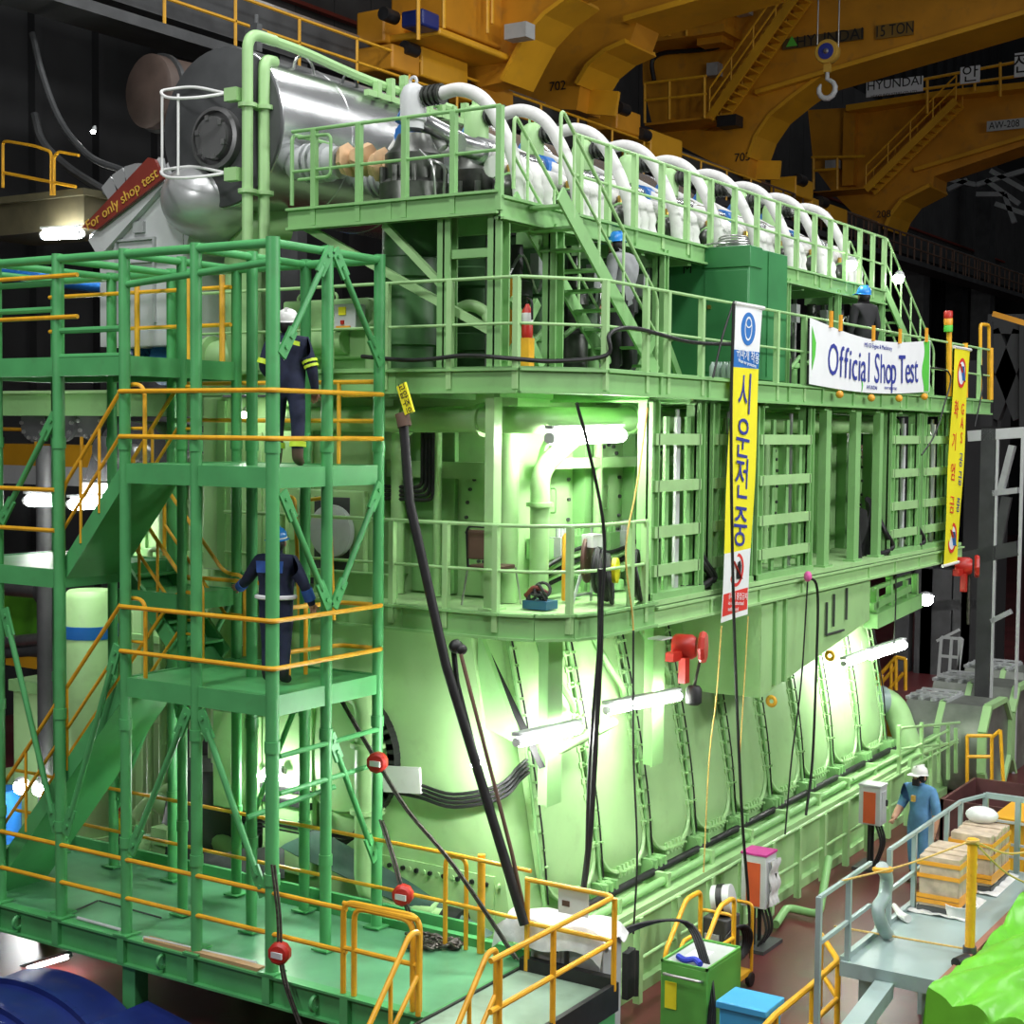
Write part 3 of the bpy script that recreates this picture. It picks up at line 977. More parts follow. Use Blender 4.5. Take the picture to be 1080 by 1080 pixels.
for i, (x, s) in enumerate(((15.35, 0.2), (16.3, 0.16))):
    b = MB().tube([(x + s * math.cos(t * PI / 8), 13.1, 11.62 + s * math.sin(t * PI / 8)) for t in range(9)], 0.02, 6)
    tag(b.build('lifting_loop', DGREY if i else STEEL), ['steel lifting loop near the front rim of the silver receiver', 'dark lifting loop further back on the silver receiver'][i], 'lifting loop')
b = MB()
for i in range(9):
    x = 16.6 + i * 0.3
    b.box(x, x + 0.08, 12.85, 12.95, 11.5, 11.72 + 0.1 * (i % 3))
b.box(16.4, 19.2, 12.86, 12.94, 11.5, 11.58)
tag(b.build('valve_manifold', PALE), 'row of small green valves on the silver receiver', 'valve manifold')
# guard cage in front of the manhole and the green standpipes beside it
GC = thing('guard_cage', 'white tubular half-round guard in front of the manhole cover', 'guard', (14.0, 14.2, 9.95))
for y0, yb in ((98, 0), (182, 1)):
    loop = [at(236, y0, 'X', 14.15), at(205, y0 - 6, 'X', 14.38), at(180, y0 - 4, 'X', 14.3), at(170, y0 - 1, 'X', 14.1), at(178, y0 + 5, 'X', 13.85), at(205, y0 + 5, 'X', 13.9), at(236, y0 + 1, 'X', 14.12)]
    MB().tube(smooth_path(loop, 6), 0.02, 8).build('hoop', WPAINT, GC)
    MB().cbox(at(246, y0 + 2, 'X', 14.15), (0.12, 0.2, 0.16)).build('bracket', PALE, GC)
for (px, dx) in ((171, 14.1), (188, 13.86)):
    MB().cyl(at(px, 99, 'X', dx), at(px, 185, 'X', dx), 0.017, 8).build('upright', WPAINT, GC)
for i, (x, y, r) in enumerate(((14.2, 13.02, 0.07), (14.42, 12.95, 0.075))):
    b = MB().tube(fillet([(x, y, 9.25 - 0.1 * i), (x, y, 11.86 - 0.3 * i), (x + (0.5, 0.3)[i], y + 0.1 * i, 11.86 - 0.25 * i)], 0.3, 8), r, 12)
    for z in (9.9, 10.95):
        b.cyl((x, y, z), (x, y, z + 0.05), r + 0.05, 12)
    tag(b.build('standpipe', PALE), ['pale green standpipe in front of the silver receiver end', 'dark-shaded green standpipe directly behind the first standpipe'][i], 'pipe')
b = MB().box(14.9, 15.0, 13.5, 13.62, 11.85, 12.2)
b.box(14.85, 15.05, 13.46, 13.66, 12.05, 12.12)
b.cyl((14.95, 13.56, 12.2), (14.95, 13.56, 12.32), 0.03, 8)
tag(b.build('pressure_sensor', DGREY), 'dark sensor post on top of the silver receiver rim', 'sensor')

# turbocharger with its silver hood and red board
TB = thing('turbocharger', 'silver turbocharger casing with arched hood carrying a red board', 'turbocharger', (15.0, 15.2, 7.8))
MB().ball((14.85, 14.25, 9.98), 0.66, 28, 18, (1.0, 1.0, 0.8)).build('inlet_bowl', SILP, TB)
b = MB()
cy, cz = 15.3, 9.55
out = [(14.6, cy + 0.78, 8.1), (14.6, cy + 0.78, cz)]
for j in range(1, 12):
    a = PI * j / 12
    out.append((14.6, cy + 0.78 * math.cos(a), cz + 0.78 * math.sin(a)))
out += [(14.6, cy - 0.78, cz), (14.6, cy - 0.78, 8.1)]
b.prism(out, (0.9, 0, 0))
b.build('hood', LGREY, TB)
b = MB()
for j in range(8):
    a0, a1 = PI * (j + 1) / 12, PI * (j + 2) / 12
    b.bar((14.56, cy - 0.84 * math.cos(a0), cz + 0.84 * math.sin(a0)), (14.56, cy - 0.84 * math.cos(a1), cz + 0.84 * math.sin(a1)), 0.25, 0.06, (1, 0, 0))
b.build('hood_arch', SILP, TB)
b = MB()
for (y0, y1, z0, z1) in ((15.0, 15.75, 9.5, 9.53), (15.0, 15.03, 8.4, 9.5), (15.72, 15.75, 8.4, 9.5), (14.75, 16.0, 9.2, 9.22), (15.2, 15.4, 9.6, 9.75)):
    b.box(14.55, 14.6, y0, y1, z0, z1)
b.build('hatch_frame', GREY, TB)
b = MB().prism([(14.5, 16.2, 9.55), (14.5, 14.85, 10.55), (14.5, 14.75, 10.2), (14.5, 16.0, 9.3)], (0.1, 0, 0))
b.prism([(14.62, 16.2, 9.5), (14.62, 14.8, 10.5), (14.62, 14.4, 9.6), (14.62, 14.5, 9.3), (14.62, 16.0, 9.2)], (0.8, 0, 0))
b.build('gable', LGREY, TB)
pA, pB = at(86, 240, 'X', 14.42), at(156, 166, 'X', 14.42)
pC, pD = at(172, 188, 'X', 14.42), at(102, 242, 'X', 14.42)
bd = MB().prism([pA, pB, at(163, 168, 'X', 14.42), pC, pD], (0.05, 0, 0)).build('red_board', DRED, TB)
mid = (pA + pB + pC + pD) / 4
rt = (pC - pD).normalized()
text_mesh('lettering', 'For only shop test', 0.2, mid - V((0.012, -0.0, 0.02)), rt, V((-1, 0, 0)).cross(rt), GOLD, TB, 0.004)
# lower silver compressor casing and branch pipes behind the tower
CP = thing('compressor', 'bright silver compressor casing behind the upper stair flight', 'compressor', (16, 16.6, 5.8))
b = MB().prism([at(x, y, 'X', 16.2) for x, y in ((88, 506), (100, 470), (112, 452), (135, 444), (160, 448), (176, 466), (184, 492), (184, 512))], (1.2, 0, 0))
b.build('casing', SILV, CP)
for (px, py, r) in ((112, 474, 0.2), (142, 478, 0.14)):
    c = at(px, py, 'X', 16.15)
    MB().lathe([(r, 0), (r, 0.1), (r * 0.8, 0.12), (0.02, 0.13)], c, (-1, 0, 0), 20).build('round_cover', STEEL, CP)
c = at(137, 510, 'X', 16.4)
MB().box(c.x - 0.2, c.x + 1.0, c.y - 0.8, c.y + 0.9, c.z - 0.35, c.z).build('base_flange', LGREY, CP)
c = at(49, 470, 'X', 16.8); d = V((16.8, c.y, 0.0))
tag(MB().cyl(c, d, 0.17, 16).build('downpipe', DGREY), 'grey vertical pipe behind the left end of the tower', 'pipe')
c = at(62, 428, 'X', 16.2); d = at(115, 428, 'X', 16.2)
t = thing('charge_air_duct', 'pale green duct beam across the back of the stair tower', 'duct', (16.6, 16, 6.9))
p0, p1 = at(-20, 438, 'X', 16.3), at(185, 436, 'X', 16.3)
MB().box(16.3, 17.3, p1.y, p0.y, p0.z, p0.z + 0.35).build('duct_wall', MIDG, t)
MB().box(16.2, 17.3, p1.y, p0.y, p0.z + 0.35, p0.z + 0.39).build('duct_flange', PALE, t)
for i, (px, py) in enumerate(((42, 446), (72, 446), (102, 444))):
    c = at(px, py, 'X', 16.6)
    f = MB().lathe([(0.22, -0.3), (0.22, 0.06), (0.3, 0.06), (0.3, 0.14), (0.02, 0.14)], c, (-1, 0, 0), 22).build('pipe_flange', DGREY, t)
    b = MB()
    for j in range(10):
        a = 2 * PI * j / 10
        b.cyl(c + V((-0.14, 0.25 * math.cos(a), 0.25 * math.sin(a))), c + V((-0.18, 0.25 * math.cos(a), 0.25 * math.sin(a))), 0.03, 6)
    b.build('bolt_ring', STEEL, f)
# blue motor beside the hood, green flange and cooler columns
BM = thing('blue_motor', 'large blue electric motor with pale green flange behind the tower', 'motor', (15.6, 15.2, 7.72))
c = at(190, 345, 'X', 15.6)
b = MB().lathe([(0.42, -0.7), (0.45, -0.65), (0.45, 0.2), (0.4, 0.35), (0.2, 0.4)], c, (0.25, -1, 0), 28)
for j in range(10):
    b.lathe([(0.47, -0.6 + 0.08 * j), (0.47, -0.57 + 0.08 * j)], c, (0.25, -1, 0), 24)
b.build('motor_body', BLUE, BM)
c2 = at(203, 383, 'X', 15.3)
MB().lathe([(0.3, -0.5), (0.33, 0.1), (0.2, 0.15)], c2, (0.2, -1, 0), 24).build('lower_drum', BLUE, BM)
c3 = at(222, 378, 'X', 15.1)
MB().lathe([(0.3, 0), (0.3, 0.06), (0.22, 0.08), (0.25, 0.2), (0.18, 0.4), (0.05, 0.5)], c3, (0.1, -1, 0), 22).build('flange', PALE, BM)
MB().box(15.0, 16.2, 14.8, 16.2, 7.74, 7.9).build('bed', MIDG, BM)
# pale green casework behind the tower -------------------------------------------------
def casework(name, label, cat, x, px0, px1, py0, py1, depth, m, extras=()):
    a, c = at(px0, py1, 'X', x), at(px1, py0, 'X', x)
    t = thing(name, label, cat, (x + depth / 2, (a.y + c.y) / 2, min(a.z, c.z)))
    MB().box(x, x + depth, c.y, a.y, a.z, c.z).build('shell', m, t, bevel=0.02)
    W, H = a.y - c.y, c.z - a.z
    for (u0, u1, v0, v1, o, mm, nm) in extras:
        MB().box(x - o, x + 0.002, c.y + W * (1 - u1), c.y + W * (1 - u0), a.z + H * v0, a.z + H * v1).build(nm, mm, t, bevel=0.008)
    return t


ribs = [(u, u + 0.05, 0.02, 0.98, 0.05, MIDG, 'stiffener') for u in (0.1, 0.4, 0.7)]
casework('air_cooler', 'tall pale green air cooler casing behind the right half of tower', 'cooler', 15.0, 214, 400, 418, 600, 0.3, PALE, ribs + [(0.15, 0.36, 0.1, 0.8, 0.03, PALE, 'cooler_cover'), (0.45, 0.65, 0.2, 0.9, 0.03, PALE, 'cooler_cover')])
cwl = casework('gauge_rack', 'pale rack of grey round gauge and dark cable ends behind tower', 'rack', 14.9, 312, 384, 518, 606, 0.1, PALE, [(0.28, 0.8, 0.02, 0.92, 0.01, DGREY, 'opening')])
c = at(352, 560, 'X', 14.84)
MB().lathe([(0.33, 0), (0.33, 0.08), (0.28, 0.1), (0.02, 0.1)], c, (-1, 0, 0), 28).build('round_gauge', GREY, cwl)
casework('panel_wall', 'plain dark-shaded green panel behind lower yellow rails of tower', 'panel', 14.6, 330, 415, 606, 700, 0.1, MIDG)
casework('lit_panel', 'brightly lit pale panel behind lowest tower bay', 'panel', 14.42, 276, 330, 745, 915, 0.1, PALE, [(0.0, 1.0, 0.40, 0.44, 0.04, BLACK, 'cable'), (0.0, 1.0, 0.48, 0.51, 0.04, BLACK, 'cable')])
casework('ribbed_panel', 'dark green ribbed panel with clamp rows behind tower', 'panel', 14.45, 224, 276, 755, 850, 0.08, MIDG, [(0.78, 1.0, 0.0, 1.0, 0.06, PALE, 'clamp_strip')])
casework('gear_case', 'wide pale green casing under the bright lamp behind tower', 'casing', 17.3, 15, 150, 735, 915, 1.0, PALE, [(0.0, 1.0, 0.94, 1.0, 0.1, MIDG, 'flange')])
casework('lower_casing', 'pale green casing left of tower behind first stair flight', 'casing', 18.6, -30, 130, 850, 900, 1.0, PALE)
for i, (px, py0, py1, r, x, nm) in enumerate(((96, 622, 790, 0.42, 16.6, 'tall pale green tank with a blue band behind stair tower'), (135, 640, 800, 0.3, 17.4, 'narrower pale green tank without band behind stair tower'), (235, 470, 640, 0.16, 15.4, 'pale riser pipe behind yellow hoops of tower'), (262, 280, 420, 0.24, 15.6, 'pale green broad riser at middle gallery behind tower'), (235, 290, 420, 0.1, 15.9, 'thin pale green riser left of the broad riser'))):
    a, c = at(px, py1, 'X', x), at(px, py0, 'X', x)
    a.z = 0.0 if i < 3 else 7.74
    t = thing('tank' if r > 0.25 else 'riser', nm, 'tank' if r > 0.25 else 'pipe', a)
    MB().lathe([(r * 0.9, 0), (r, 0.05), (r, c.z - a.z - 0.1), (r * 0.8, c.z - a.z)], a, (0, 0, 1), 24).build('shell', PALE, t)
    if i == 0:
        MB().lathe([(r + 0.01, c.z - 0.75), (r + 0.01, c.z - 0.55)], a, (0, 0, 1), 24).build('blue_band', BLUE, t)
    MB().lathe([(r + 0.06, 0.5), (r + 0.06, 0.56)], a, (0, 0, 1), 24).build('flange', PALE, t)
a = at(250, 245, 'X', 15.0)
b = MB().tube(smooth_path([at(262, 400, 'X', 15.2), at(256, 320, 'X', 15.2), at(258, 270, 'X', 15.2), at(275, 240, 'X', 15.2), at(300, 236, 'X', 15.5)], 6), 0.25, 16)
tag(b.build('elbow_pipe', PALE), 'fat pale green elbow pipe above the near tower corner', 'pipe')
b = MB().tube(smooth_path([at(145, 860, 'X', 15.2), at(165, 840, 'X', 15.2), at(200, 825, 'X', 15.2)], 5), 0.1, 12)
b.tube([at(165, 845, 'X', 15.0), at(250, 900, 'X', 14.8)], 0.13, 12)
tag(b.build('drain_line', PALE), 'pale green sloping drain pipe behind the base platform', 'pipe')
c = at(228, 850, 'X', 15.3)
b = MB().lathe([(0.9, -c.z), (0.75, -0.3), (0.6, 0.55), (0.55, 0.6)], c, (0, 0, 1), 28)
tag(b.build('conical_tank', DGREY), 'dark grey conical hopper behind the base platform', 'hopper')
PM = thing('pump_motor', 'small pale green pump motor with fan cover by base platform', 'motor', at(165, 905, 'X', 14.6))
c = at(155, 893, 'X', 14.6)
b = MB().lathe([(0.16, -0.05), (0.18, 0), (0.18, 0.12), (0.16, 0.14), (0.15, 0.5)], c, (0.35, -1, 0), 20)
b.build('motor_body', PALE, PM)
MB().lathe([(0.13, 0.055), (0.09, 0.07), (0.02, 0.075)], c + V((-0.03, 0.1, 0)), (-0.35, 1, 0), 18).build('fan_grille', DGREY, PM)
MB().cbox(at(176, 880, 'X', 14.6), (0.3, 0.3, 0.22)).build('terminal_box', PALE, PM)
# equipment on the middle gallery, near end
OC = thing('oil_cooler', 'pale green boxed oil cooler on the middle gallery near end', 'cooler', (15.3, 12.4, 7.74))
a, c = at(388, 385, 'X', 15.2), at(298, 318, 'X', 15.2)
MB().box(15.2, 16.2, a.y, c.y, 7.9, c.z).build('shell', PALE, OC, bevel=0.03)
MB().box(15.3, 16.1, a.y, c.y, 7.74, 7.9).build('skid', MIDG, OC)
MB().cyl((15.15, a.y + 0.3, 8.12), (15.15, c.y - 0.2, 8.12), 0.16, 16).build('pipe_drum', PALE, OC)
for q in ((352, 314), (318, 316)):
    MB().ring(at(q[0], q[1], 'X', 15.6), (1, 0, 0), 0.06, 0.02, 14, 6).build('lifting_eye', PALE, OC)
CB = thing('control_box', 'light grey control box with yellow screen on middle gallery', 'control box', at(360, 346, 'X', 14.9))
a, c = at(346, 347, 'X', 14.9), at(375, 320, 'X', 14.9)
MB().box(14.9, 15.1, c.y, a.y, a.z, c.z).build('cabinet', LGREY, CB, bevel=0.01)
MB().cbox(at(361, 328, 'X', 14.89), (0.02, 0.11, 0.10)).build('screen', BANY, CB)
MB().cbox(at(361, 340, 'X', 14.89), (0.02, 0.05, 0.05)).build('switch', RED, CB)
MB().cbox(at(362, 345, 'X', 14.89), (0.02, 0.22, 0.03)).build('name_plate', TAPE, CB)
FH = thing('oil_filter', 'small upright pale green filter pot on middle gallery', 'filter', at(440, 386, 'X', 14.9))
p = at(440, 386, 'X', 14.9)
p.z = 7.73
MB().lathe([(0.13, 0), (0.13, 0.14), (0.10, 0.16), (0.10, 0.52), (0.07, 0.57), (0.02, 0.58)], p, (0, 0, 1), 18).build('pot', PALE, FH)
MB().box(p.x - 0.15, p.x + 0.15, p.y - 0.15, p.y + 0.15, 7.73, 7.85).build('foot', PALE, FH)
for i, (px, h) in enumerate(((402, 0.75), (418, 0.95))):
    p = at(px, 386, 'X', 15.2)
    p.z = 7.73
    t = thing('filter_tower', ['left', 'right'][i] + ' tall green filter tower behind the control box', 'filter', p)
    MB().lathe([(0.2, 0), (0.2, h * 0.75), (0.12, h * 0.85), (0.12, h)], p, (0, 0, 1), 18).build('pot', PALE, t)
    MB().lathe([(0.24, h * 0.7), (0.24, h * 0.76)], p, (0, 0, 1), 18).build('flange', MIDG, t)
p = at(414, 310, 'X', 15.0)
tag(MB().cbox(at(412, 328, 'X', 14.95), (0.12, 0.16, 0.22)).build('junction_box', LGREY), 'small grey junction box above the filter pot', 'box')
# dark machinery between middle and top galleries

for k in range(9):
    x = CX[k]
    t = thing('fuel_pump', ordn[k] + ' dark fuel pump cluster under the top gallery', 'pump', (x + 0.6, 9.95, 7.74), 'fuel pumps under the top gallery')
    MB().lathe([(0.2, 0.02), (0.2, 0.5), (0.14, 0.55), (0.14, 0.85), (0.2, 0.88), (0.2, 1.05), (0.08, 1.1), (0.08, 1.5)], (x + 0.6, 9.95, 7.74), (0, 0, 1), 14).build('pump_body', MACH if k % 2 else DGREY, t)
    for j in range(3):
        xx = x + 0.12 + 0.16 * j
        MB().cyl((xx, 10.05 + 0.08 * j, 7.76), (xx, 10.05 + 0.08 * j, 9.45), 0.028 + 0.008 * j, 8).build('push_rod', STEEL if j < 2 else DGREY, t)
    MB().cbox((x + 0.85, 9.8, 9.0), (0.16, 0.12, 0.3)).build('terminal_box', GREY, t)
    MB().tube(smooth_path([(x + 0.2, 9.85, 8.2), (x + 0.45, 9.75, 8.35), (x + 0.8, 9.85, 8.1), (x + 1.1, 9.8, 8.3)], 5), 0.035, 8).build('lube_pipe', MIDG, t)
    MB().tube(smooth_path([(x + 0.3, 9.9, 8.8), (x + 0.5, 9.8, 9.1), (x + 0.9, 9.85, 8.7), (x + 1.2, 9.95, 8.9)], 5), 0.02, 6).build('fuel_line', BLACK if k % 2 else STEEL, t)
    MB().lathe([(0.08, 0.02), (0.08, 0.35), (0.12, 0.37), (0.12, 0.45)], (x + 1.05, 9.9, 7.74), (0, 0, 1), 12).build('drain_pot', MIDG, t)
b = MB().box(15.6, 27.0, 11.6, 11.75, 7.75, 9.5)
tag(b.build('cable_wall', DGREY), 'dark casing wall behind the cylinders under top gallery', 'casing')
b = MB().tube(smooth_path([at(475, 330, 'X', 14.7), at(495, 322, 'X', 14.7), at(512, 330, 'X', 14.8), at(520, 345, 'X', 14.8), at(560, 380, 'X', 15.0)], 6), 0.07, 10)
tag(b.build('bent_pipe', PALE), 'bent pale green pipe between the two corner columns', 'pipe')

rr_ = random.Random(11)
for i, (px, y0, y1, x, r, h) in enumerate(((193, 470, 640, 15.6, 0.05, 'thin'), (206, 455, 700, 15.9, 0.09, 'broad'), (222, 560, 720, 15.5, 0.04, 'slim'), (172, 540, 690, 16.2, 0.07, 'middling'), (158, 590, 760, 16.0, 0.05, 'slender'))):
    a, c = at(px, y1, 'X', x), at(px, y0, 'X', x)
    a.z = 0.0
    t = thing('standing_pipe', h + ' pale green standing pipe in the cluster behind the stair tower', 'pipe', a)
    MB().cyl(a, c, r, 12).build('pipe', PALE, t)
    MB().tube(fillet([c - V((0, 0, 0.02)), c + V((0, 0, 0.15)), c + V((0.1, -0.5, 0.15)), c + V((0.1, -0.5, -0.6))], 0.12), r * 0.8, 10).build('bend', PALE, t)
    MB().cyl(c - V((0, 0, 0.5)), c - V((0, 0, 0.45)), r + 0.04, 12).build('flange', MIDG, t)
casework('pale_backdrop', 'pale green added backdrop wall in the lower tower gap', 'casing', 16.6, 140, 262, 480, 760, 0.3, PALE, [(0.1, 0.14, 0, 1, 0.05, MIDG, 'rib'), (0.45, 0.5, 0, 1, 0.05, MIDG, 'rib'), (0.75, 0.79, 0, 1, 0.05, MIDG, 'rib'), (0, 1, 0.3, 0.33, 0.06, MIDG, 'shelf'), (0, 1, 0.62, 0.65, 0.06, MIDG, 'shelf')])  # pale wall added so the gap behind the tower does not go black
# ================================================================== stair tower
TOW = thing('stair_tower', 'green tubular stair tower with yellow rails, full of stair flights', 'tower', (12.9, 12.9, 1.25))
TY = [10.65, 11.74, 12.83, 13.92, 14.99, 16.05]
TXs = [12.0, 12.88, 13.8]
ZB, Z1, Z2, ZT = 1.25, 4.2, 6.6, 8.98


def tpost(x, y, z0=ZB, z1=ZT, r=0.07):
    b = MB().cyl((x, y, z0), (x, y, z1), r, 12)
    for z in (3.6, 6.75, 2.0 + 0.3 * (y % 1)):
        if z0 < z < z1:
            b.cyl((x, y, z), (x, y, z + 0.12), r + 0.012, 12)
    b.box(x - 0.11, x + 0.11, y - 0.11, y + 0.11, z0, z0 + 0.02)
    b.build('post', TOWG, TOW)


for y in TY:
    tpost(12.0, y, r=0.075 if y == TY[0] else 0.065)
    tpost(13.8, y, r=0.065)
for y in TY[:2]:
    tpost(12.88, y, r=0.065)
tpost(12.88, TY[2], r=0.06)
tpost(12.12, TY[1] + 0.1, r=0.045)
tpost(12.12, TY[3] + 0.1, r=0.05)
# top ring
for x in (12.0, 13.8):
    MB().cyl((x, TY[0], ZT - 0.06), (x, TY[-1], ZT - 0.06), 0.05, 10).build('ring_tube', TOWG, TOW)
for y in TY:
    MB().cyl((12.0, y, ZT - 0.06), (13.8, y, ZT - 0.06), 0.045, 10).build('ring_tube', TOWG, TOW)
MB().cyl((12.0, TY[0], ZT - 0.25), (12.0, TY[2], ZT - 0.4), 0.04, 10).build('ring_tube', TOWG, TOW)
for y0, y1 in ((TY[2], TY[3]), (TY[3], TY[4])):
    for z in (8.35, 8.65):
        MB().cyl((12.0, y0, z - 0.55 * (y0 < 13)), (12.0, y1, z - 0.55 * (y0 < 13)), 0.035, 8).build('rung_tube', TOWG, TOW)


def tdeck(z, y0, y1, x0=12.0, x1=13.8, bh=0.22):
    MB().box(x0 + 0.05, x1 - 0.05, y0 + 0.04, y1 - 0.04, z - 0.05, z - 0.01).build('deck', TOWG, TOW)
    for (p, q) in (((x0, y0), (x0, y1)), ((x1, y0), (x1, y1)), ((x0, y0), (x1, y0)), ((x0, y1), (x1, y1))):
        MB().bar((p[0], p[1], z - bh / 2), (q[0], q[1], z - bh / 2), 0.06, bh).build('edge_beam', TOWG, TOW)


tdeck(Z1, TY[0], TY[2])
tdeck(Z2, TY[0], TY[2])
tdeck(5.35, TY[3], TY[5])
tdeck(7.80, TY[2], TY[5])
tdeck(5.05, TY[2] + 0.02, TY[3] - 0.02, 12.9, 13.8, 0.2)
# stair flights inside the tower, seen from below
def flight(name, a, c, w):
    a, c = V(a), V(c)
    wd = V((w, 0, 0))
    f = MB()
    dn = V((0, 0, -0.10))
    f.prism([a + dn, a + dn + wd, c + dn + wd, c + dn], (0, -0.02, -0.015))
    F = f.build(name, TOWG, TOW)
    for o in (V((0, 0, 0)), wd):
        b = MB().bar(a + o, c + o, 0.05, 0.18)
        b.build('stringer', TOWG, F)
    n = max(4, int((c - a).length / 0.33))
    for i in range(n):
        p = a.lerp(c, (i + 0.5) / n)
        b = MB().box(p.x + 0.02, p.x + w - 0.02, p.y - 0.12, p.y + 0.12, p.z + 0.02, p.z + 0.05)
        b.build('tread', TOWG, F)
    for o in (V((-0.02, 0, 0)), wd):
        up = V((0, 0, 0.98))
        e = c + o
        pts = [a + o + V((0, 0, 0.1)), a + o + up, e + up, e + V((0, -0.32, 0.98)), e + V((0, -0.32, 0.0))]
        MB().tube(fillet(pts, 0.15), 0.024, 8).build('handrail', YEL, F)
        MB().tube([a + o + up * 0.5, e + up * 0.5, e + V((0, -0.3, 0.49))], 0.02, 8).build('midrail', YEL, F)
        for k in (0.3, 0.6):
            p = a.lerp(c, k) + o
            MB().cyl(p, p + up, 0.018, 8).build('baluster', YEL, F)
    return F


flight('stair_flight', (12.1, 15.35, 1.3), (12.1, 12.92, 4.1), 0.8)
flight('stair_flight', (12.1, 13.95, 5.3), (12.1, 12.92, 6.5), 0.8)
flight('stair_flight', (13.0, 13.95, 5.3), (13.0, 12.92, 4.25), 0.7)
# yellow guard rails of the landings
def guard(z, pts, hs=(0.80, 0.30)):
    for h in hs:
        MB().tube(fillet([(p[0], p[1], z + h) for p in pts], 0.08), 0.026, 8).build('guard_rail', YEL, TOW)


guard(Z2, [(12.0 - 0.08, TY[2]), (12.0 - 0.08, TY[0] - 0.08), (13.8, TY[0] - 0.08), (13.9, TY[0] + 0.6)])
guard(Z1, [(12.0 - 0.08, TY[2]), (12.0 - 0.08, TY[0] - 0.08), (13.8, TY[0] - 0.08), (13.72, TY[0] + 0.5), (12.95, TY[0] + 0.6)])
guard(Z2, [(13.88, TY[0]), (13.88, TY[3])], (0.95, 0.5))
guard(Z1, [(13.72, TY[1] + 0.4), (13.72, TY[3])], (0.95, 0.5))
guard(5.35, [(11.94, TY[3]), (11.94, TY[5])], (0.92, 0.45))
guard(7.8, [(13.7, TY[2]), (13.7, TY[5])], (0.9, 0.45))
guard(7.8, [(11.94, TY[3] - 0.4), (11.94, TY[5])], (0.92, 0.45))
for y in (14.4, 13.5, 12.95):
    MB().cyl((13.68, y, 7.8), (13.68, y, 8.85), 0.035, 8).build('rail_post', YEL, TOW)
for (x, y, z0, z1) in ((12.95, 11.25, 4.2, 5.02), (13.3, 11.3, 4.2, 5.02), (13.72, 12.1, 4.2, 5.15), (13.88, 11.3, 6.6, 7.55), (13.88, 12.6, 6.6, 7.55)):
    MB().cyl((x, y, z0), (x, y, z1), 0.025, 8).build('rail_post', YEL, TOW)
# hooped ladder gates between tower and engine
for i, (x, y) in enumerate(((13.95, 12.15), (13.95, 11.62))):
    b = MB().tube(fillet([(x, y + 0.3, 4.35 + 0.4), (x, y + 0.28, 6.15), (x, y - 0.12, 6.2), (x, y - 0.2, 4.75)], 0.1), 0.024, 8)
    b.build('hoop_gate', YEL, TOW)


def brace(p, q):
    p, q = V(p), V(q)
    d = (q - p).normalized()
    b = MB().cyl(p + d * 0.18, q - d * 0.18, 0.035, 10)
    for e, s in ((p, 1), (q, -1)):
        c = e + d * s * 0.12
        side = V((0, 1, 0)) if abs(d.x) < 0.3 else V((1, 0, 0))
        nrm = V((1, 0, 0)) if abs(d.x) < 0.3 else V((0, 1, 0))
        b.bar(c - d * 0.17, c + d * 0.17, 0.13, 0.03, nrm)
        for k in (-0.08, 0.06):
            b.cyl(c + d * k - nrm * 0.035, c + d * k + nrm * 0.035, 0.025, 8)
    b.build('diagonal_brace', TOWG, TOW)


for x in (11.98,):
    brace((x, 14.85, 4.78), (x, 13.98, 2.3))
    brace((x, 12.95, 4.5), (x, 13.80, 2.3))
    brace((x, 11.86, 3.9), (x, 12.72, 2.25))
    brace((x, 11.64, 3.9), (x, 10.76, 2.1))
    brace((x, 13.98, 7.1), (x, 14.88, 5.9))
brace((12.82, 10.58, 8.9), (12.08, 10.58, 7.8))
brace((12.94, 10.58, 8.9), (13.72, 10.58, 7.78))
brace((12.1, 10.58, 6.3), (12.82, 10.58, 5.1))
brace((13.72, 10.58, 6.35), (12.94, 10.58, 5.1))
brace((12.94, 10.62, 3.6), (13.72, 10.62, 2.1))
for (y0, z0, y1, z1) in ((12.75, 5.2, 13.85, 3.4), (13.95, 4.0, 14.95, 2.1), (11.8, 3.9, 12.7, 2.0)):
    brace((13.82, y0, z0), (13.82, y1, z1))
for z in (3.15, 3.55):
    MB().cyl((12.88 - 0.8, 10.62, z), (13.8, 10.62, z + 0.02), 0.03, 8).build('rung_tube', TOWG, TOW)
MB().cyl((12.0, 11.0, 2.86), (13.0, 10.62, 3.05), 0.03, 8).build('rung_tube', TOWG, TOW)

# ------------------------------------------------------------------ base platform
BASE = thing('base_platform', 'long green chequer-plate platform carrying the stair tower', 'platform', (13, 12.5, 0))
b = MB().box(12.0, 14.12, 8.62, 17.0, 1.19, 1.235)
b.build('deck_plate', CHEQ, BASE)
b = MB()
for y in range(20):
    pass
b = MB().box(11.96, 12.0, 8.6, 17.0, 0.93, 1.24)
b.box(11.9, 12.04, 8.6, 17.0, 1.22, 1.245)
b.box(11.9, 12.04, 8.6, 17.0, 0.92, 0.945)
for y in (9.6, 10.65, 11.74, 12.83, 13.92, 15):
    b.box(11.9, 11.97, y - 0.05, y + 0.05, 0.94, 1.22)
b.build('front_beam', TOWG, BASE)
MB().box(14.08, 14.14, 9.4, 17.0, 0.93, 1.42).build('back_beam', TOWG, BASE)
MB().box(12.0, 14.1, 8.6, 8.63, 0.9, 1.24).build('end_beam', TOWG, BASE)
MB().box(13.9, 14.0, 8.62, 12.2, 1.235, 1.33).build('kick_plate', TOWG, BASE)
for (x, y) in ((12.1, 9.0), (12.1, 12.8), (12.1, 16.5), (14.0, 9.0), (14.0, 12.8), (14.0, 16.5)):
    MB().box(x - 0.1, x + 0.1, y - 0.1, y + 0.1, 0.0, 1.19).build('leg', TOWG, BASE)
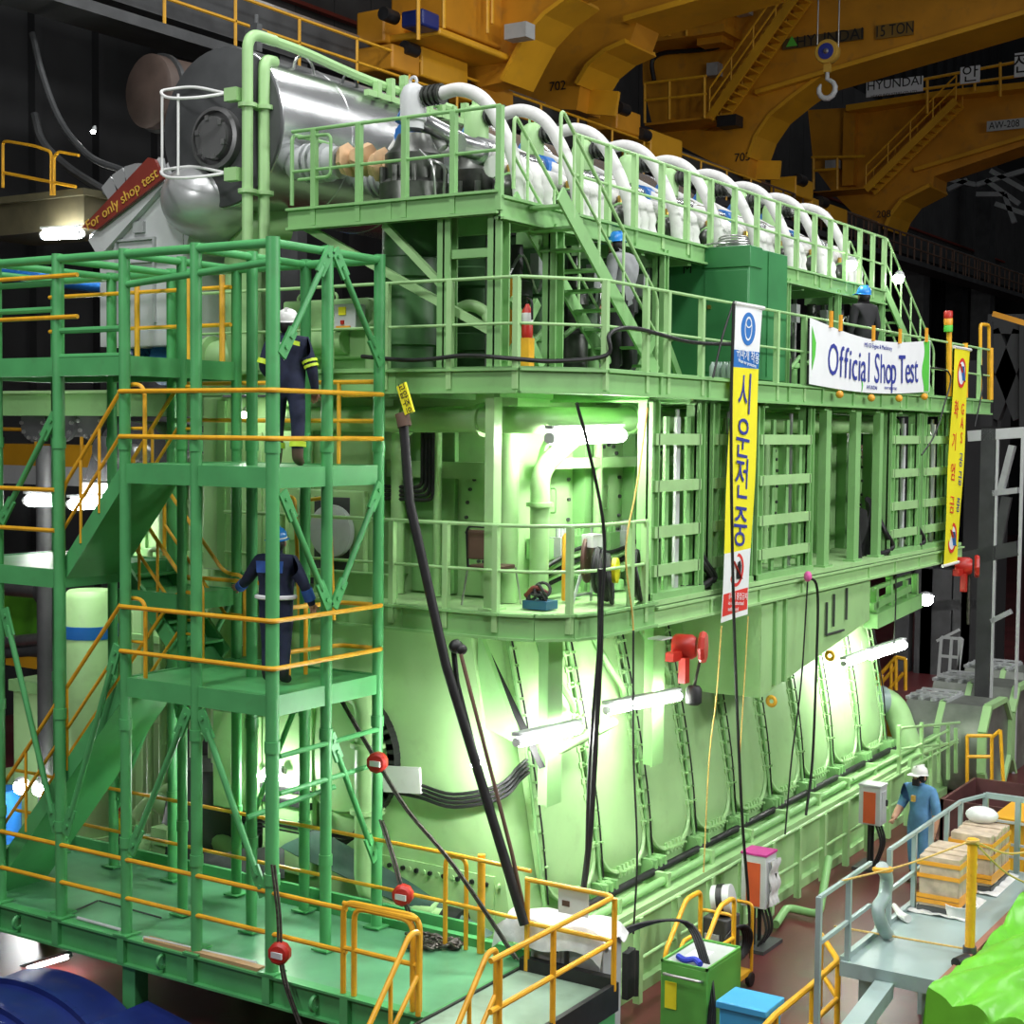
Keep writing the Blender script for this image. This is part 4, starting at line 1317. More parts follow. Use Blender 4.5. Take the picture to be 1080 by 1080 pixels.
for y in (10.0, 12.2, 14.6):
    MB().ring((11.93, y, 1.08), (0, 1, 0), 0.07, 0.025, 14, 6).build('lifting_eye', TOWG, BASE)
FR = thing('platform_front_rail', 'two yellow tube rails along the front edge of the base platform', 'railing', (12, 12.6, 1.25))
for z in (2.12, 1.68):
    MB().tube([(11.97, 16.8, z), (11.97, 9.62, z)], 0.027, 8).build('rail', YEL, FR)
for h, y0, y1 in ((2.18, 9.66, 8.72), (1.72, 9.66, 8.72)):
    MB().tube([(11.97, y0, h), (11.97, y1, h)], 0.027, 8).build('rail', YEL, FR)
for pts in ([(11.97, 9.66, 1.25), (11.97, 9.66, 2.2), (12.0, 8.72, 2.2), (12.0, 8.72, 1.25)], [(11.97, 9.52, 1.25), (11.97, 9.52, 2.16), (11.97, 8.78, 2.16), (11.97, 8.78, 1.25)]):
    MB().tube(fillet(pts, 0.14), 0.03, 8).build('hoop', YEL, FR)
BR = thing('platform_back_rail', 'two yellow tube rails along the back edge of the base platform', 'railing', (13.95, 11, 1.25))
for z in (2.3, 1.75):
    MB().tube([(13.72, 16.8, z), (13.72, 9.5, z), (13.72, 8.5, z - 0.02)], 0.024, 8).build('rail', YEL, BR)
for pts in ([(13.72, 9.62, 1.25), (13.72, 9.62, 2.28), (13.75, 9.36, 2.28), (13.75, 9.36, 1.25)],):
    MB().tube(fillet(pts, 0.14), 0.027, 8).build('hoop', YEL, BR)
MB().cyl((13.78, 9.18, 1.24), (13.78, 9.18, 2.34), 0.045, 10).build('post', YEL, BR)
# second platform piece at the corner
B2 = thing('corner_platform', 'chequer-plate corner platform with black rim, holding wrapped cabinets', 'platform', (12.6, 8.0, 0))
MB().box(11.0, 13.68, 7.46, 8.56, 1.17, 1.225).build('deck_plate', CHEQ2, B2)
MB().box(13.60, 13.70, 7.44, 8.56, 1.0, 1.36).build('rim', BLACK, B2)
MB().box(11.0, 13.70, 7.40, 7.46, 1.0, 1.30).build('rim', BLACK, B2)
MB().box(11.0, 13.7, 8.56, 8.59, 1.0, 1.245).build('joint_strip', BLACK, B2)
for z in (0.45, 0.8):
    MB().box(11.0, 13.7, 7.44, 7.5, z, z + 0.16).build('side_beam', TOWG, B2)
for (x, y) in ((11.2, 7.6), (13.55, 7.55), (11.2, 8.45), (13.55, 8.45)):
    MB().box(x - 0.07, x + 0.07, y - 0.07, y + 0.07, 0, 1.17).build('leg', PALE, B2)
R2 = thing('corner_rail', 'yellow tube railing wrapping round the corner platform and cabinets', 'railing', (13.5, 7.6, 1.25))
for h in (2.22, 1.75):
    pts = [(13.62, 8.5, h), (13.62, 7.42, h), (11.55, 7.42, h), (11.3, 7.42, h)]
    MB().tube(fillet(pts, 0.12), 0.028, 8).build('rail', YEL, R2)
for (x, y) in ((13.62, 8.48), (13.62, 7.42), (12.4, 7.42), (11.45, 7.42)):
    MB().cyl((x, y, 1.23), (x, y, 2.2), 0.03, 8).build('post', YEL, R2)
ST = thing('platform_stair', 'yellow-railed stair going down from the base platform', 'staircase', (11.2, 8.2, 0.2))
for y in (8.66, 7.75):
    MB().tube(fillet([(11.9, y, 1.25), (11.9, y, 2.1), (11.75, y, 2.1), (10.7, y, 0.95)], 0.1), 0.028, 8).build('handrail', YEL, ST)
    MB().tube([(11.88, y, 1.65), (10.7, y, 0.45)], 0.024, 8).build('midrail', YEL, ST)
    MB().bar((11.88, y, 1.15), (10.7, y, 0.02), 0.04, 0.2).build('stringer', TOWG, ST)
    MB().cyl((11.45, y, 0.75), (11.45, y, 1.78), 0.022, 8).build('post', YEL, ST)
for i in range(5):
    MB().box(10.8 + 0.22 * i, 11.03 + 0.22 * i, 7.78, 8.63, 0.16 + 0.21 * i, 0.19 + 0.21 * i).build('tread', TOWG, ST)
# green tarpaulin and dark sheet slung behind the platform
A, B, C, D, E_ = at(292, 891, 'X', 14.22), at(336, 873, 'X', 14.38), at(520, 984, 'X', 14.3), at(506, 994, 'X', 14.16), at(362, 945, 'X', 14.17)
b = MB()
def sheet(P4, nu, nv, amp, seed):
    r = random.Random(seed)
    ph = [r.random() * 6 for _ in range(4)]
    def fn(u, v):
        p = P4[0].lerp(P4[1], u).lerp(P4[3].lerp(P4[2], u), v)
        return p + V((0, 0, amp * (math.sin(u * 9 + ph[0]) * math.sin(v * 5 + ph[1]) + 0.6 * math.sin(u * 17 + v * 11 + ph[2]))))
    return MB().slab(fn, nu, nv, (0.01, 0.006, -0.012))
b = sheet([B, C, D, A.lerp(D, 0.02)], 24, 8, 0.012, 1)
tag(b.build('green_tarpaulin', TARPD), 'dark green tarpaulin sloping down behind the base platform rail', 'tarpaulin')
b = sheet([at(215, 900, 'X', 14.3), at(300, 892, 'X', 14.3), at(300, 925, 'X', 14.1), at(205, 925, 'X', 14.1)], 16, 6, 0.02, 2)
tag(b.build('grey_sheet', DGREY), 'wrinkled dark grey sheet left of the green tarpaulin', 'sheet')
# things lying on the platform
def on(px, py, z):
    return at(px, py, 'Z', z)
b = MB().tube([on(82, 968, 1.27), on(132, 982, 1.27)], 0.02, 8)
b.tube([on(152, 989, 1.27), on(270, 1016, 1.27)], 0.024, 8)
tag(b.build('steel_bar', LGREY), 'long bright steel bar lying along the platform front edge', 'bar')
b = MB().tube([on(105, 950, 1.26), on(170, 968, 1.26)], 0.012, 6)
b.tube([on(103, 950, 1.26), on(76, 962, 1.26)], 0.012, 6)
tag(b.build('folded_trestle', DGREY), 'thin dark folded trestle lying on the chequer platform', 'frame')
b = MB().bar(on(155, 990, 1.265), on(276, 1022, 1.265), 0.10, 0.04)
tag(b.build('timber_batten', mat('raw_timber', (0.45, 0.28, 0.14), 0.7)), 'raw timber batten lying under the steel bar on the platform', 'timber')
# ================================================================== hall background
RW = thing('crane_runway', 'long dark runway girder and walkway along the far side of the hall', 'runway', (50, 22, 0))
MB().box(12, 105, 21.9, 22.6, 14.95, 15.85).build('girder', DGREY, RW)
MB().box(12, 105, 22.1, 22.3, 15.85, 16.0).build('rail_head', STEEL, RW)
MB().box(12, 105, 20.9, 22.0, 14.3, 14.42).build('walkway_deck', DGREY, RW)
MB().box(12, 105, 20.85, 20.9, 14.25, 14.45).build('walkway_edge', DGREY, RW)
for z in (15.45, 14.95):
    MB().cyl((12, 20.95, z), (48, 20.95, z), 0.035, 6).build('handrail', YEL, RW)
    MB().cyl((48, 20.95, z), (105, 20.95, z), 0.04, 6).build('handrail', RUST, RW)
for i in range(44):
    x = 13 + i * 1.9
    MB().cyl((x, 20.95, 14.42), (x, 20.95, 15.45), 0.035, 6).build('post', YEL if x < 48 else RUST, RW)
for i in range(40):
    x = 50 + i * 0.9
    MB().box(x, x + 0.12, 20.97, 21.0, 14.42, 15.45).build('baluster', RUST, RW)
for i in range(9):
    x = 14 + i * 11
    MB().box(x, x + 0.9, 22.0, 23.0, 0, 14.95).build('column', DGREY, RW)
b = MB()
for i in range(50):
    b.box(28 + i * 1.6, 29.57 + i * 1.6, 26.9, 27.0, 16.2, 24)
struct(b.build('wall_panel', WALLL))
for i in range(2):
    MB().box(30, 100, 26.6, 26.8, 17.2 + 0.9 * i, 17.3 + 0.9 * i).build('red_conduit', DRED, RW)


def jib_crane(name, label, X, poly, th, truck, number=None, npos=None):
    p0 = at(poly[0][0], poly[0][1], 'X', X)
    t = thing(name, label, 'crane', (X, p0.y, 15.8), 'orange travelling wall cranes')
    P = [at(x, y, 'X', X) for x, y in poly]
    MB().prism(P, (th, 0, 0)).build('girder_box', CRANE, t)
    return t


def fl(t, pts, X, x0, x1, w=0.12, m=None, nm='flange'):
    """flange strip that follows an edge of the girder plate"""
    P = [at(x, y, 'X', X) for x, y in pts]
    b = MB()
    for a, c in zip(P[:-1], P[1:]):
        A, B_ = a.copy(), c.copy()
        A.x = B_.x = X + (x0 + x1) / 2
        b.bar(A, B_, abs(x1 - x0), w)
    return b.build(nm, m or CRANE2, t)


C1 = jib_crane('wall_crane', 'nearest orange wall crane, its arch plate painted 702', 36.0, [(468, -70), (468, 40), (500, 60), (520, 92), (545, 112), (608, 116), (612, 90), (624, 70), (642, 55), (664, 45), (672, 22), (750, -2), (1000, -70)], 1.3, None)
fl(C1, [(608, 116), (612, 90), (624, 70), (642, 55), (664, 45)], 36.0, -0.25, 1.5, 0.12)
fl(C1, [(664, 23), (750, -2), (900, -45)], 36.0, -0.35, 1.6, 0.15)
C2 = jib_crane('wall_crane', 'middle orange wall crane marked 15 TON, its arch painted 703', 48.0, [(676, -70), (678, 90), (690, 140), (745, 168), (788, 186), (790, 166), (798, 143), (813, 121), (836, 102), (866, 80), (1090, 12), (1300, -50), (1300, -70)], 1.5, None)
fl(C2, [(788, 186), (790, 166), (798, 143), (813, 121), (836, 102), (866, 80)], 48.0, -0.1, 1.6, 0.12)
fl(C2, [(800, 99), (1090, 13), (1200, -20)], 48.0, -0.3, 2.0, 0.14)
C3 = jib_crane('wall_crane', 'far orange wall crane with walkway and plate reading AW-208', 63.0, [(852, 116), (858, 175), (880, 205), (915, 240), (937, 243), (943, 228), (955, 212), (984, 197), (985, 186), (1090, 150), (1250, 100), (1250, 85), (1035, 95), (1000, 100), (925, 112)], 1.8, None)
fl(C3, [(937, 243), (943, 228), (955, 212), (984, 197)], 63.0, -0.5, 2.0, 0.16)
fl(C3, [(966, 180), (1090, 143), (1200, 110)], 63.0, -0.3, 2.2, 0.16)
fl(C3, [(900, 118), (1000, 103), (1090, 94)], 63.0, -0.9, 0.0, 0.25, CRANE2, 'walkway_beam')
# end trucks, buffers, ledges, cabs
def cbx(t, nm, m, X, px0, py0, px1, py1, d, bevel=0.0):
    a, c = at(px0, py1, 'X', X), at(px1, py0, 'X', X)
    return MB().box(X, X + d, a.y, c.y, a.z, c.z).build(nm, m, t, bevel=bevel)


def cby(t, nm, m, Y, px0, py0, px1, py1, d):
    a, c = at(px0, py0, 'Y', Y), at(px1, py1, 'Y', Y)
    h = abs(py1 - py0) / FPX * (a - EYE).dot(-RX.cross(RY)) if False else 0
    z1, z0 = at(px0, py0, 'Y', Y).z, at(px1, py1, 'Y', Y).z
    zc0 = at(px0, py1, 'Y', Y).z
    return MB().box(a.x, c.x, Y, Y + d, min(zc0, z0), z1).build(nm, m, t, bevel=0.05)


NG = MB().prism([at(x, y, 'X', 31.0) for x, y in ((462, -70), (462, 34), (478, 70), (505, 92), (533, 86), (545, 62), (558, 38), (578, 16), (605, -4), (720, -45), (720, -70))], (0.7, 0, 0)).build('near_girder', CRANE, C1)
fl(C1, [(533, 86), (545, 62), (558, 38), (578, 16), (605, -4)], 31.0, -0.2, 1.2, 0.10)
for (px0, py0, px1, py1, m) in ((414, 45, 443, 72, CRANE), (445, 48, 494, 80, CRANE2), (508, 84, 542, 106, CRANE)):
    cby(C1, 'end_truck', m, 20.9, px0, py0, px1, py1, 1.0)
cby(C1, 'truck_bracket', CRANE, 21.4, 405, 8, 440, 44, 0.8)
for px, py in ((436, 53), (414, 18)):
    q = at(px, py, 'Y', 20.9)
    MB().cyl(q + V((0.1, 0, 0)), q - V((0.35, 0, 0)), 0.15, 14).build('buffer', BLACK, C1)
cby(C1, 'machine_house', CRANE, 20.3, 468, -40, 552, 28, 1.5)
cby(C1, 'house_ledge', CRANE2, 20.0, 464, 28, 556, 36, 2.0)
cby(C1, 'drive_motor', NAVY, 20.0, 446, 8, 464, 26, 0.6)
q = at(548, 34, 'X', 30.6)
MB().cbox(q, (0.4, 0.6, 0.35)).build('floodlight', GREY, C1)
for (px, y0, y1) in ((441, -20, 42), (468, -20, 30), (514, -20, 35), (519, -20, 25)):
    MB().cyl(at(px, y1, 'Y', 20.0), at(px, y0, 'Y', 20.0), 0.045, 6).build('platform_post', YEL, C1)
for (px0, py0, px1, py1, m) in ((651, 111, 676, 136, CRANE), (687, 136, 720, 164, CRANE2)):
    cby(C2, 'end_truck', m, 20.9, px0, py0, px1, py1, 1.0)
for px, py in ((659, 116), (681, 143)):
    q = at(px, py, 'Y', 20.9)
    MB().cyl(q + V((0.1, 0, 0)), q - V((0.4, 0, 0)), 0.17, 14).build('buffer', BLACK, C2)
cbx(C2, 'access_ledge', CRANE, 46.6, 676, 33, 764, 38, 1.6)
cbx(C2, 'access_ledge', CRANE, 46.6, 680, 125, 748, 130, 1.6)
cbx(C2, 'control_cabinet', GREY, 47.6, 745, 65, 757, 80, 0.5)
cbx(C2, 'control_cabinet', GREY, 47.2, 773, 0, 788, 15, 0.5)
cbx(C2, 'machine_house', CRANE, 47.0, 735, 10, 762, 48, 1.0)
cbx(C2, 'floodlight', BLACK, 47.0, 756, 120, 776, 134, 0.6)
for (pts) in ([(680, 88), (745, 80)], [(680, 106), (745, 99)], [(706, 9), (766, 3)], [(706, 38), (706, 12)], [(724, 9), (724, 38)], [(680, 88), (680, 130)], [(706, 86), (706, 126)], [(743, 80), (743, 125)]):
    MB().cyl(at(*pts[0], 'X', 46.5), at(*pts[1], 'X', 46.5), 0.05, 6).build('platform_rail', YEL, C2)
b = MB().tube(smooth_path([at(x, y, 'X', 47.7) for x, y in ((690, 85), (688, 65), (700, 56), (735, 53), (760, 48), (764, 30))], 5), 0.08, 6)
b.build('power_cable', BLACK, C2)
for (px0, py0, px1, py1) in ((840, 185, 858, 206), (857, 208, 894, 226)):
    cby(C3, 'end_truck', CRANE2, 20.9, px0, py0, px1, py1, 1.0)
for px, py in ((846, 191), (869, 214)):
    q = at(px, py, 'Y', 20.9)
    MB().cyl(q + V((0.1, 0, 0)), q - V((0.5, 0, 0)), 0.2, 14).build('buffer', BLACK, C3)
cbx(C3, 'access_ledge', CRANE, 61.5, 858, 198, 912, 203, 1.6)
cbx(C3, 'cabinet', GREY, 62.5, 870, 168, 884, 178, 0.5)
cbx(C3, 'rib', CRANE, 62.6, 888, 116, 902, 196, 0.4)
for (pts) in ([(856, 166), (912, 165)], [(858, 180), (884, 178)], [(858, 166), (858, 200)], [(883, 166), (883, 200)], [(930, 92), (1090, 62)], [(930, 100), (1090, 78)], [(978, 82), (978, 120)], [(1055, 66), (1055, 102)], [(1028, 78), (1028, 96)]):
    MB().cyl(at(*pts[0], 'X', 61.6), at(*pts[1], 'X', 61.6), 0.06, 6).build('platform_rail', YEL, C3)


def crane_stair(name, label, X, a, c, n):
    A, B_ = at(*a, 'X', X), at(*c, 'X', X)
    t = thing(name, label, 'staircase', A)
    for dx in (0, 0.9):
        MB().bar(A + V((dx, 0, 0)), B_ + V((dx, 0, 0)), 0.06, 0.3).build('stringer', CRANE2, t)
        for h in (1.0, 0.55):
            MB().cyl(A + V((dx, 0, h)), B_ + V((dx, 0, h)), 0.035, 6).build('handrail', YEL, t)
        for k in range(5):
            p = A.lerp(B_, k / 4) + V((dx, 0, 0))
            MB().cyl(p, p + V((0, 0, 1.0)), 0.03, 6).build('post', YEL, t)
    for k in range(n):
        p = A.lerp(B_, (k + 0.5) / n)
        MB().box(p.x, p.x + 0.9, p.y - 0.14, p.y + 0.14, p.z - 0.02, p.z + 0.03).build('tread', CRANE2, t)


crane_stair('crane_stair', 'steep orange stair on the face of the middle wall crane', 46.9, (748, 125), (842, -8), 16)
crane_stair('crane_stair', 'orange stair on the far wall crane climbing to its walkway', 61.6, (913, 200), (1008, 106), 14)
crane_stair('crane_stair', 'short orange stair at the top of the nearest wall crane', 34.9, (520, 28), (560, -30), 8)
# painted numbers and plates
YM = V((0, -1, 0))
ZP = V((0, 0, 1))
text_mesh('painted_number', '702', 0.36, at(588, 91, 'X', 35.97), YM, ZP, INKK, C1, 0.004)
text_mesh('painted_number', '703', 0.40, at(783, 166, 'X', 47.97), YM, ZP, INKK, C2, 0.004)
text_mesh('painted_number', '208', 0.42, at(932, 226, 'X', 62.45), YM, ZP, INKK, C3, 0.004)


def plate(t, X, px0, py0, px1, py1, m, nm='sign_plate'):
    a, c = at(px0, py1, 'X', X), at(px1, py0, 'X', X)
    o = MB().box(X - 0.06, X, min(a.y, c.y), max(a.y, c.y), min(a.z, c.z), max(a.z, c.z)).build(nm, m, t)
    return o, (a + c) / 2 - V((0.065, 0, 0))


PLB = mat('weathered_sign_plate', (0.23, 0.13, 0.02), 0.5)
o, c = plate(C2, 47.95, 924, 22, 964, 42, PLB)
text_mesh('lettering', '15 TON', 0.5, c, YM, ZP, INKK, o, 0.003, wide=0.75)
o, c = plate(C2, 47.95, 826, 30, 911, 53, mat('dark_sign_plate', (0.09, 0.06, 0.02), 0.5))
text_mesh('lettering', 'HYUNDAI', 0.52, c + V((0, -0.25, 0)), YM, ZP, INKK, o, 0.003)
q = c + V((-0.004, 1.05, -0.1))
MB().prism([q + V((0, 0.2, 0)), q + V((0, -0.2, 0)), q + V((0, 0, 0.34))], (-0.01, 0, 0)).build('triangle_mark', INKG, o)
o, c = plate(C3, 62.05, 1041, 124, 1085, 139, GREY)
text_mesh('lettering', 'AW-208', 0.40, c + V((0, 0.12, 0)), YM, ZP, INKK, o, 0.003, wide=0.85)
o, c = plate(C3, 61.55, 914, 80, 974, 103, BANW)
text_mesh('lettering', 'HYUNDAI', 0.52, c + V((0, 0.0, 0.12)), YM, ZP, INKK, o, 0.003)
text_mesh('small_lettering', 'HEAVY INDUSTRIES CO.,LTD.', 0.15, c + V((0, 0.0, -0.3)), YM, ZP, INKK, o, 0.003)
o, c = plate(C3, 61.55, 1013, 69, 1034, 89, BANW)
text_mesh('lettering', '안', 0.75, c, YM, ZP, INKK, o, 0.003)
o, c = plate(C3, 61.5, 1070, 54, 1092, 82, BANW)
text_mesh('lettering', '전', 0.85, c + V((0, 0.1, 0)), YM, ZP, INKK, o, 0.003)
# hook block
HX = 44.0
hc = at(873, 55, 'X', HX)
HK = thing('hook_block', 'crane hook block with round yellow sheave hanging on two ropes', 'crane hook', hc)
MB().lathe([(0.34, -0.15), (0.36, -0.12), (0.36, 0.12), (0.34, 0.15), (0.02, 0.16)], hc, (-1, 0, 0), 28).build('sheave_block', GOLD, HK)
MB().lathe([(0.24, 0.15), (0.24, 0.17), (0.02, 0.175)], hc, (-1, 0, 0), 20).build('round_badge', INK, HK)
MB().lathe([(0.09, 0.17), (0.05, 0.22)], hc, (-1, 0, 0), 12).build('axle_nut', STEEL, HK)
for dy in (0.33, -0.33):
    MB().cyl(hc + V((0, dy, 0.1)), hc + V((0, dy, 6)), 0.025, 6).build('wire_rope', STEEL, HK)
MB().cbox(hc - V((0, 0, 0.45)), (0.14, 0.2, 0.3)).build('shank_yoke', GOLD, HK)
k0 = hc - V((0, 0, 0.6))
pts = [k0, k0 - V((0, 0, 0.2))]
for j in range(11):
    a = math.radians(70 - 29 * j)
    pts.append(k0 + V((0, -0.26 * math.cos(a), -0.5 + 0.27 * math.sin(a))))
MB().tube(pts, [0.06, 0.07] + [0.09 - 0.004 * abs(j - 5) for j in range(10)] + [0.03], 10).build('hook', LGREY, HK)
# brownish flue and pale storage cylinder far at the left
c0 = at(150, 95, 'Y', 19.5)
FLUE = thing('flue_drum', 'dusty brown flue drum under the runway at upper left', 'drum', at(170, 95, 'Y', 19.0))
c = at(166, 98, 'X', 20)
MB().lathe([(0.6, -0.25), (0.66, -0.2), (0.66, 4), (0.6, 4.2)], c, (1, -0.12, 0), 30).build('shell', mat('dusty_brown_metal', (0.09, 0.062, 0.05), 0.6, var=0.3, scale=2, bump=0.2), FLUE)
for (x, y, z, r) in ((19.8, 0, 0, 0.67),):
    MB().lathe([(r, 0), (r + 0.04, 0.02), (r + 0.04, 0.1), (r, 0.12)], c, (1, -0.12, 0), 30).build('band', DGREY, FLUE)
MB().lathe([(1.5, -8), (1.5, -1.6), (1.3, -1.3), (0.9, -1.1)], c + V((3.2, 1.6, 0)), (0, 0, 1), 30).build('base_silo', DGREY, FLUE)
for i, pts in enumerate(([(34, 35), (45, 80), (65, 130), (95, 165), (130, 180)], [(36, 120), (45, 150), (70, 175), (100, 195), (118, 205)])):
    b = MB().tube(smooth_path([at(x, y, 'X', 18.5 + i) for x, y in pts], 6), 0.06 + 0.02 * i, 8)
    tag(b.build('hanging_hose', DGREY), ['upper', 'lower'][i] + ' thick dark hose hanging in a curve at upper left', 'hose')
# plastered ledge with yellow rail at the far left
a, c = at(-30, 228, 'X', 19), at(88, 205, 'X', 19)
LG = thing('concrete_ledge', 'dull yellowish concrete ledge with yellow rails at the far left', 'ledge', (19.5, (a.y + c.y) / 2, a.z))
MB().box(19, 20.5, c.y, a.y, a.z + 0.3, c.z).build('upper_beam', mat('dull_olive_concrete', (0.10, 0.09, 0.045), 0.7, var=0.2), LG)
MB().box(19.1, 20.5, c.y + 0.1, a.y, a.z - 0.4, a.z + 0.22).build('lower_beam', mat('dull_olive_plaster', (0.08, 0.07, 0.035), 0.7, var=0.2), LG)
for pts in ([(3, 198), (3, 150), (8, 149), (37, 154), (54, 160), (54, 206)], [(57, 206), (57, 165), (62, 160), (83, 164)]):
    MB().tube(fillet([at(x, y, 'X', 18.98) for x, y in pts], 0.1), 0.03, 6).build('rail', YEL, LG)
MB().tube([at(3, 182, 'X', 18.98), at(80, 197, 'X', 18.98)], 0.03, 6).build('rail', YEL, LG)
a, c = at(-40, 300, 'X', 19), at(105, 318, 'X', 19)
tag(MB().cyl(at(-40, 282, 'X', 19.2), at(112, 302, 'X', 19.2), 0.14, 14).build('blue_beam', BLUE), 'blue round beam passing behind the top of the tower', 'beam')
tag(MB().box(19.6, 20.0, 17.2, 17.5, 0, at(92, 245, 'X', 19.6).z).build('grey_column', DGREY), 'grey column behind the left half of the tower', 'column')
a, c = at(22, 425, 'X', 21), at(120, 405, 'X', 21)
YB = thing('yellow_walkway', 'yellow edged walkway seen through the tower at far left', 'walkway', at(60, 485, 'X', 22))
a, c = at(-20, 492, 'X', 22), at(96, 470, 'X', 22)
MB().box(22, 23, c.y, a.y, a.z + 0.05, c.z).build('yellow_beam', CRANE2, YB)
MB().box(22, 23, c.y, a.y, a.z - 0.35, a.z + 0.05).build('cream_beam', LGREY, YB)
for px in (-5, 38, 86):
    MB().cyl(at(px, 484, 'X', 21.98), at(px, 440, 'X', 21.98), 0.04, 6).build('post', YEL, YB)
MB().cyl(at(-20, 452, 'X', 21.98), at(96, 455, 'X', 21.98), 0.04, 6).build('rail', YEL, YB)
# lime sheet and blue drum glimpsed through the tower
a, c = at(2, 675, 'X', 21), at(62, 600, 'X', 21)
tag(MB().slab(lambda u, v: V((21 + 0.06 * math.sin(u * 11 + v * 3), c.y + (a.y - c.y) * u, a.z + (c.z - a.z) * v)), 14, 6, (0.02, 0, 0)).build('lime_sheet', TARP), 'lime green sheet hung behind the left end of the tower', 'tarpaulin')
t = thing('press_roller', 'grey steel rollers with yellow bracket behind the tower, left', 'rollers', at(40, 720, 'X', 20.5))
MB().cyl(at(5, 620, 'X', 20.6), at(55, 625, 'X', 20.6), 0.16, 14).build('roller', STEEL, t)
MB().cyl(at(46, 624, 'X', 20.5), at(60, 624, 'X', 20.5), 0.28, 16).build('flange', DGREY, t)
MB().cyl(at(5, 678, 'X', 20.6), at(62, 672, 'X', 20.6), 0.13, 14).build('roller', STEEL, t)
MB().cyl(at(5, 690, 'X', 20.6), at(62, 685, 'X', 20.6), 0.13, 14).build('roller', DGREY, t)
MB().box(20.5, 21, at(42, 700, 'X', 20.6).y, at(10, 700, 'X', 20.6).y, at(20, 702, 'X', 20.6).z, at(20, 690, 'X', 20.6).z).build('yellow_bracket', CRANE2, t)
MB().box(20.8, 21.4, 18.5, 22, 0, at(20, 700, 'X', 20.6).z).build('stand', DGREY, t)
c = at(3, 860, 'X', 16.5)
tag(MB().lathe([(0.28, -0.45), (0.3, -0.43), (0.3, 0.43), (0.28, 0.45)], c, (0, 0, 1), 20).build('blue_barrel', BLUE), 'blue barrel behind the foot of the first stair flight', 'barrel')
t = thing('warning_board', 'yellow and red warning board standing behind the base platform', 'sign', at(124, 880, 'X', 15.2))
a, c = at(119, 874, 'X', 15.2), at(131, 846, 'X', 15.2)
MB().box(15.2, 15.23, c.y, a.y, a.z, c.z).build('board', BANY, t)
MB().box(15.18, 15.2, c.y, a.y, c.z - 0.14, c.z - 0.02).build('red_header', RED, t)
text_mesh('lettering', '위험', 0.13, (a + c) / 2 + V((-0.012, 0, 0.02)), YM, ZP, INKR, t, 0.003)
MB().box(15.21, 15.25, (a.y + c.y) / 2 - 0.02, (a.y + c.y) / 2 + 0.02, 0.0, a.z).build('stake', DGREY, t)

# ---------------------------------------------------------------- right part of the hall
def rack_posts(name, label, X, cols, beams, extra=()):
    t = thing(name, label, 'steel frame', at(cols[0][0], 700, 'X', X))
    for (px, y0, y1, w, m) in cols:
        a, c = at(px, y1, 'X', X), at(px, y0, 'X', X)
        MB().box(X, X + max(w, 0.06), a.y - w / 2, a.y + w / 2, 0 if y1 > 650 else a.z, c.z).build('post', m, t)
    for (p, q, h, m) in beams:
        MB().bar(at(*p, 'X', X + 0.1), at(*q, 'X', X + 0.1), 0.2, h).build('beam', m, t)
    return t


rack_posts('steel_rack', 'tall steel frame with bright edges right of the far yellow banner', 32.0,
           [(1036, 452, 700, 0.3, DGREY), (1046, 455, 690, 0.05, LGREY), (1073, 453, 660, 0.06, LGREY)],
           [((1022, 460), (1080, 456), 0.22, LGREY), ((1048, 520), (1074, 517), 0.12, GREY), ((1015, 590), (1074, 578), 0.3, DGREY), ((1046, 655), (1066, 645), 0.1, GREY), ((1055, 520), (1068, 470), 0.12, GREY), ((1052, 575), (1062, 524), 0.12, DGREY)])
rack_posts('steel_column_row', 'row of dark steel columns in the far hall end', 44.0,
           [(985, 600, 720, 0.9, DGREY), (1012, 600, 720, 0.5, DGREY), (1030, 380, 720, 1.0, WALLM), (972, 590, 720, 0.5, DGREY), (950, 600, 720, 0.4, DGREY)],
           [((960, 640), (1040, 636), 0.3, DGREY)])
for i, (X, px0, px1, py) in enumerate(((95, 1000, 1018, 200), (98, 958, 972, 190), (90, 1028, 1044, 250))):
    a = at((px0 + px1) / 2, py, 'X', X)
    w = abs(at(px0, py, 'X', X).y - at(px1, py, 'X', X).y)
    tag(MB().box(X, X + 1.2, a.y - w / 2, a.y + w / 2, 0, 26).build('hall_column', DGREY), ['dark hall column right of the third crane arch', 'dark hall column just behind the third crane arch', 'broadest dark hall column, crossing the far runway'][i], 'column')
t = thing('roof_lattice', 'grey roof lattice high at the right edge of the hall', 'lattice', at(1050, 190, 'X', 84))
for (p, q) in (((985, 186), (1030, 195)), ((1030, 195), (1080, 180)), ((1040, 190), (1075, 215)), ((1050, 215), (1080, 225)), ((1060, 205), (1070, 235)), ((1000, 200), (1020, 190)), ((1045, 180), (1080, 200)), ((1030, 205), (1060, 205))):
    MB().bar(at(*p, 'X', 84), at(*q, 'X', 84), 0.25, 0.25).build('lattice_bar', GREY, t)
t = thing('crossed_frame', 'black cross-braced frame at right, above the far gallery end', 'steel frame', at(1060, 440, 'X', 40))
for (p, q) in (((1045, 350), (1080, 440)), ((1080, 350), (1045, 440)), ((1043, 340), (1043, 450)), ((1084, 340), (1084, 450)), ((1043, 342), (1084, 342))):
    MB().bar(at(*p, 'X', 40), at(*q, 'X', 40), 0.3, 0.5).build('cross_bar', WALLM, t)
tag(MB().bar(at(1048, 331, 'X', 36), at(1085, 342, 'X', 36), 0.2, 0.12).build('orange_beam', CRANE), 'slim orange beam end poking in at the right edge', 'beam')
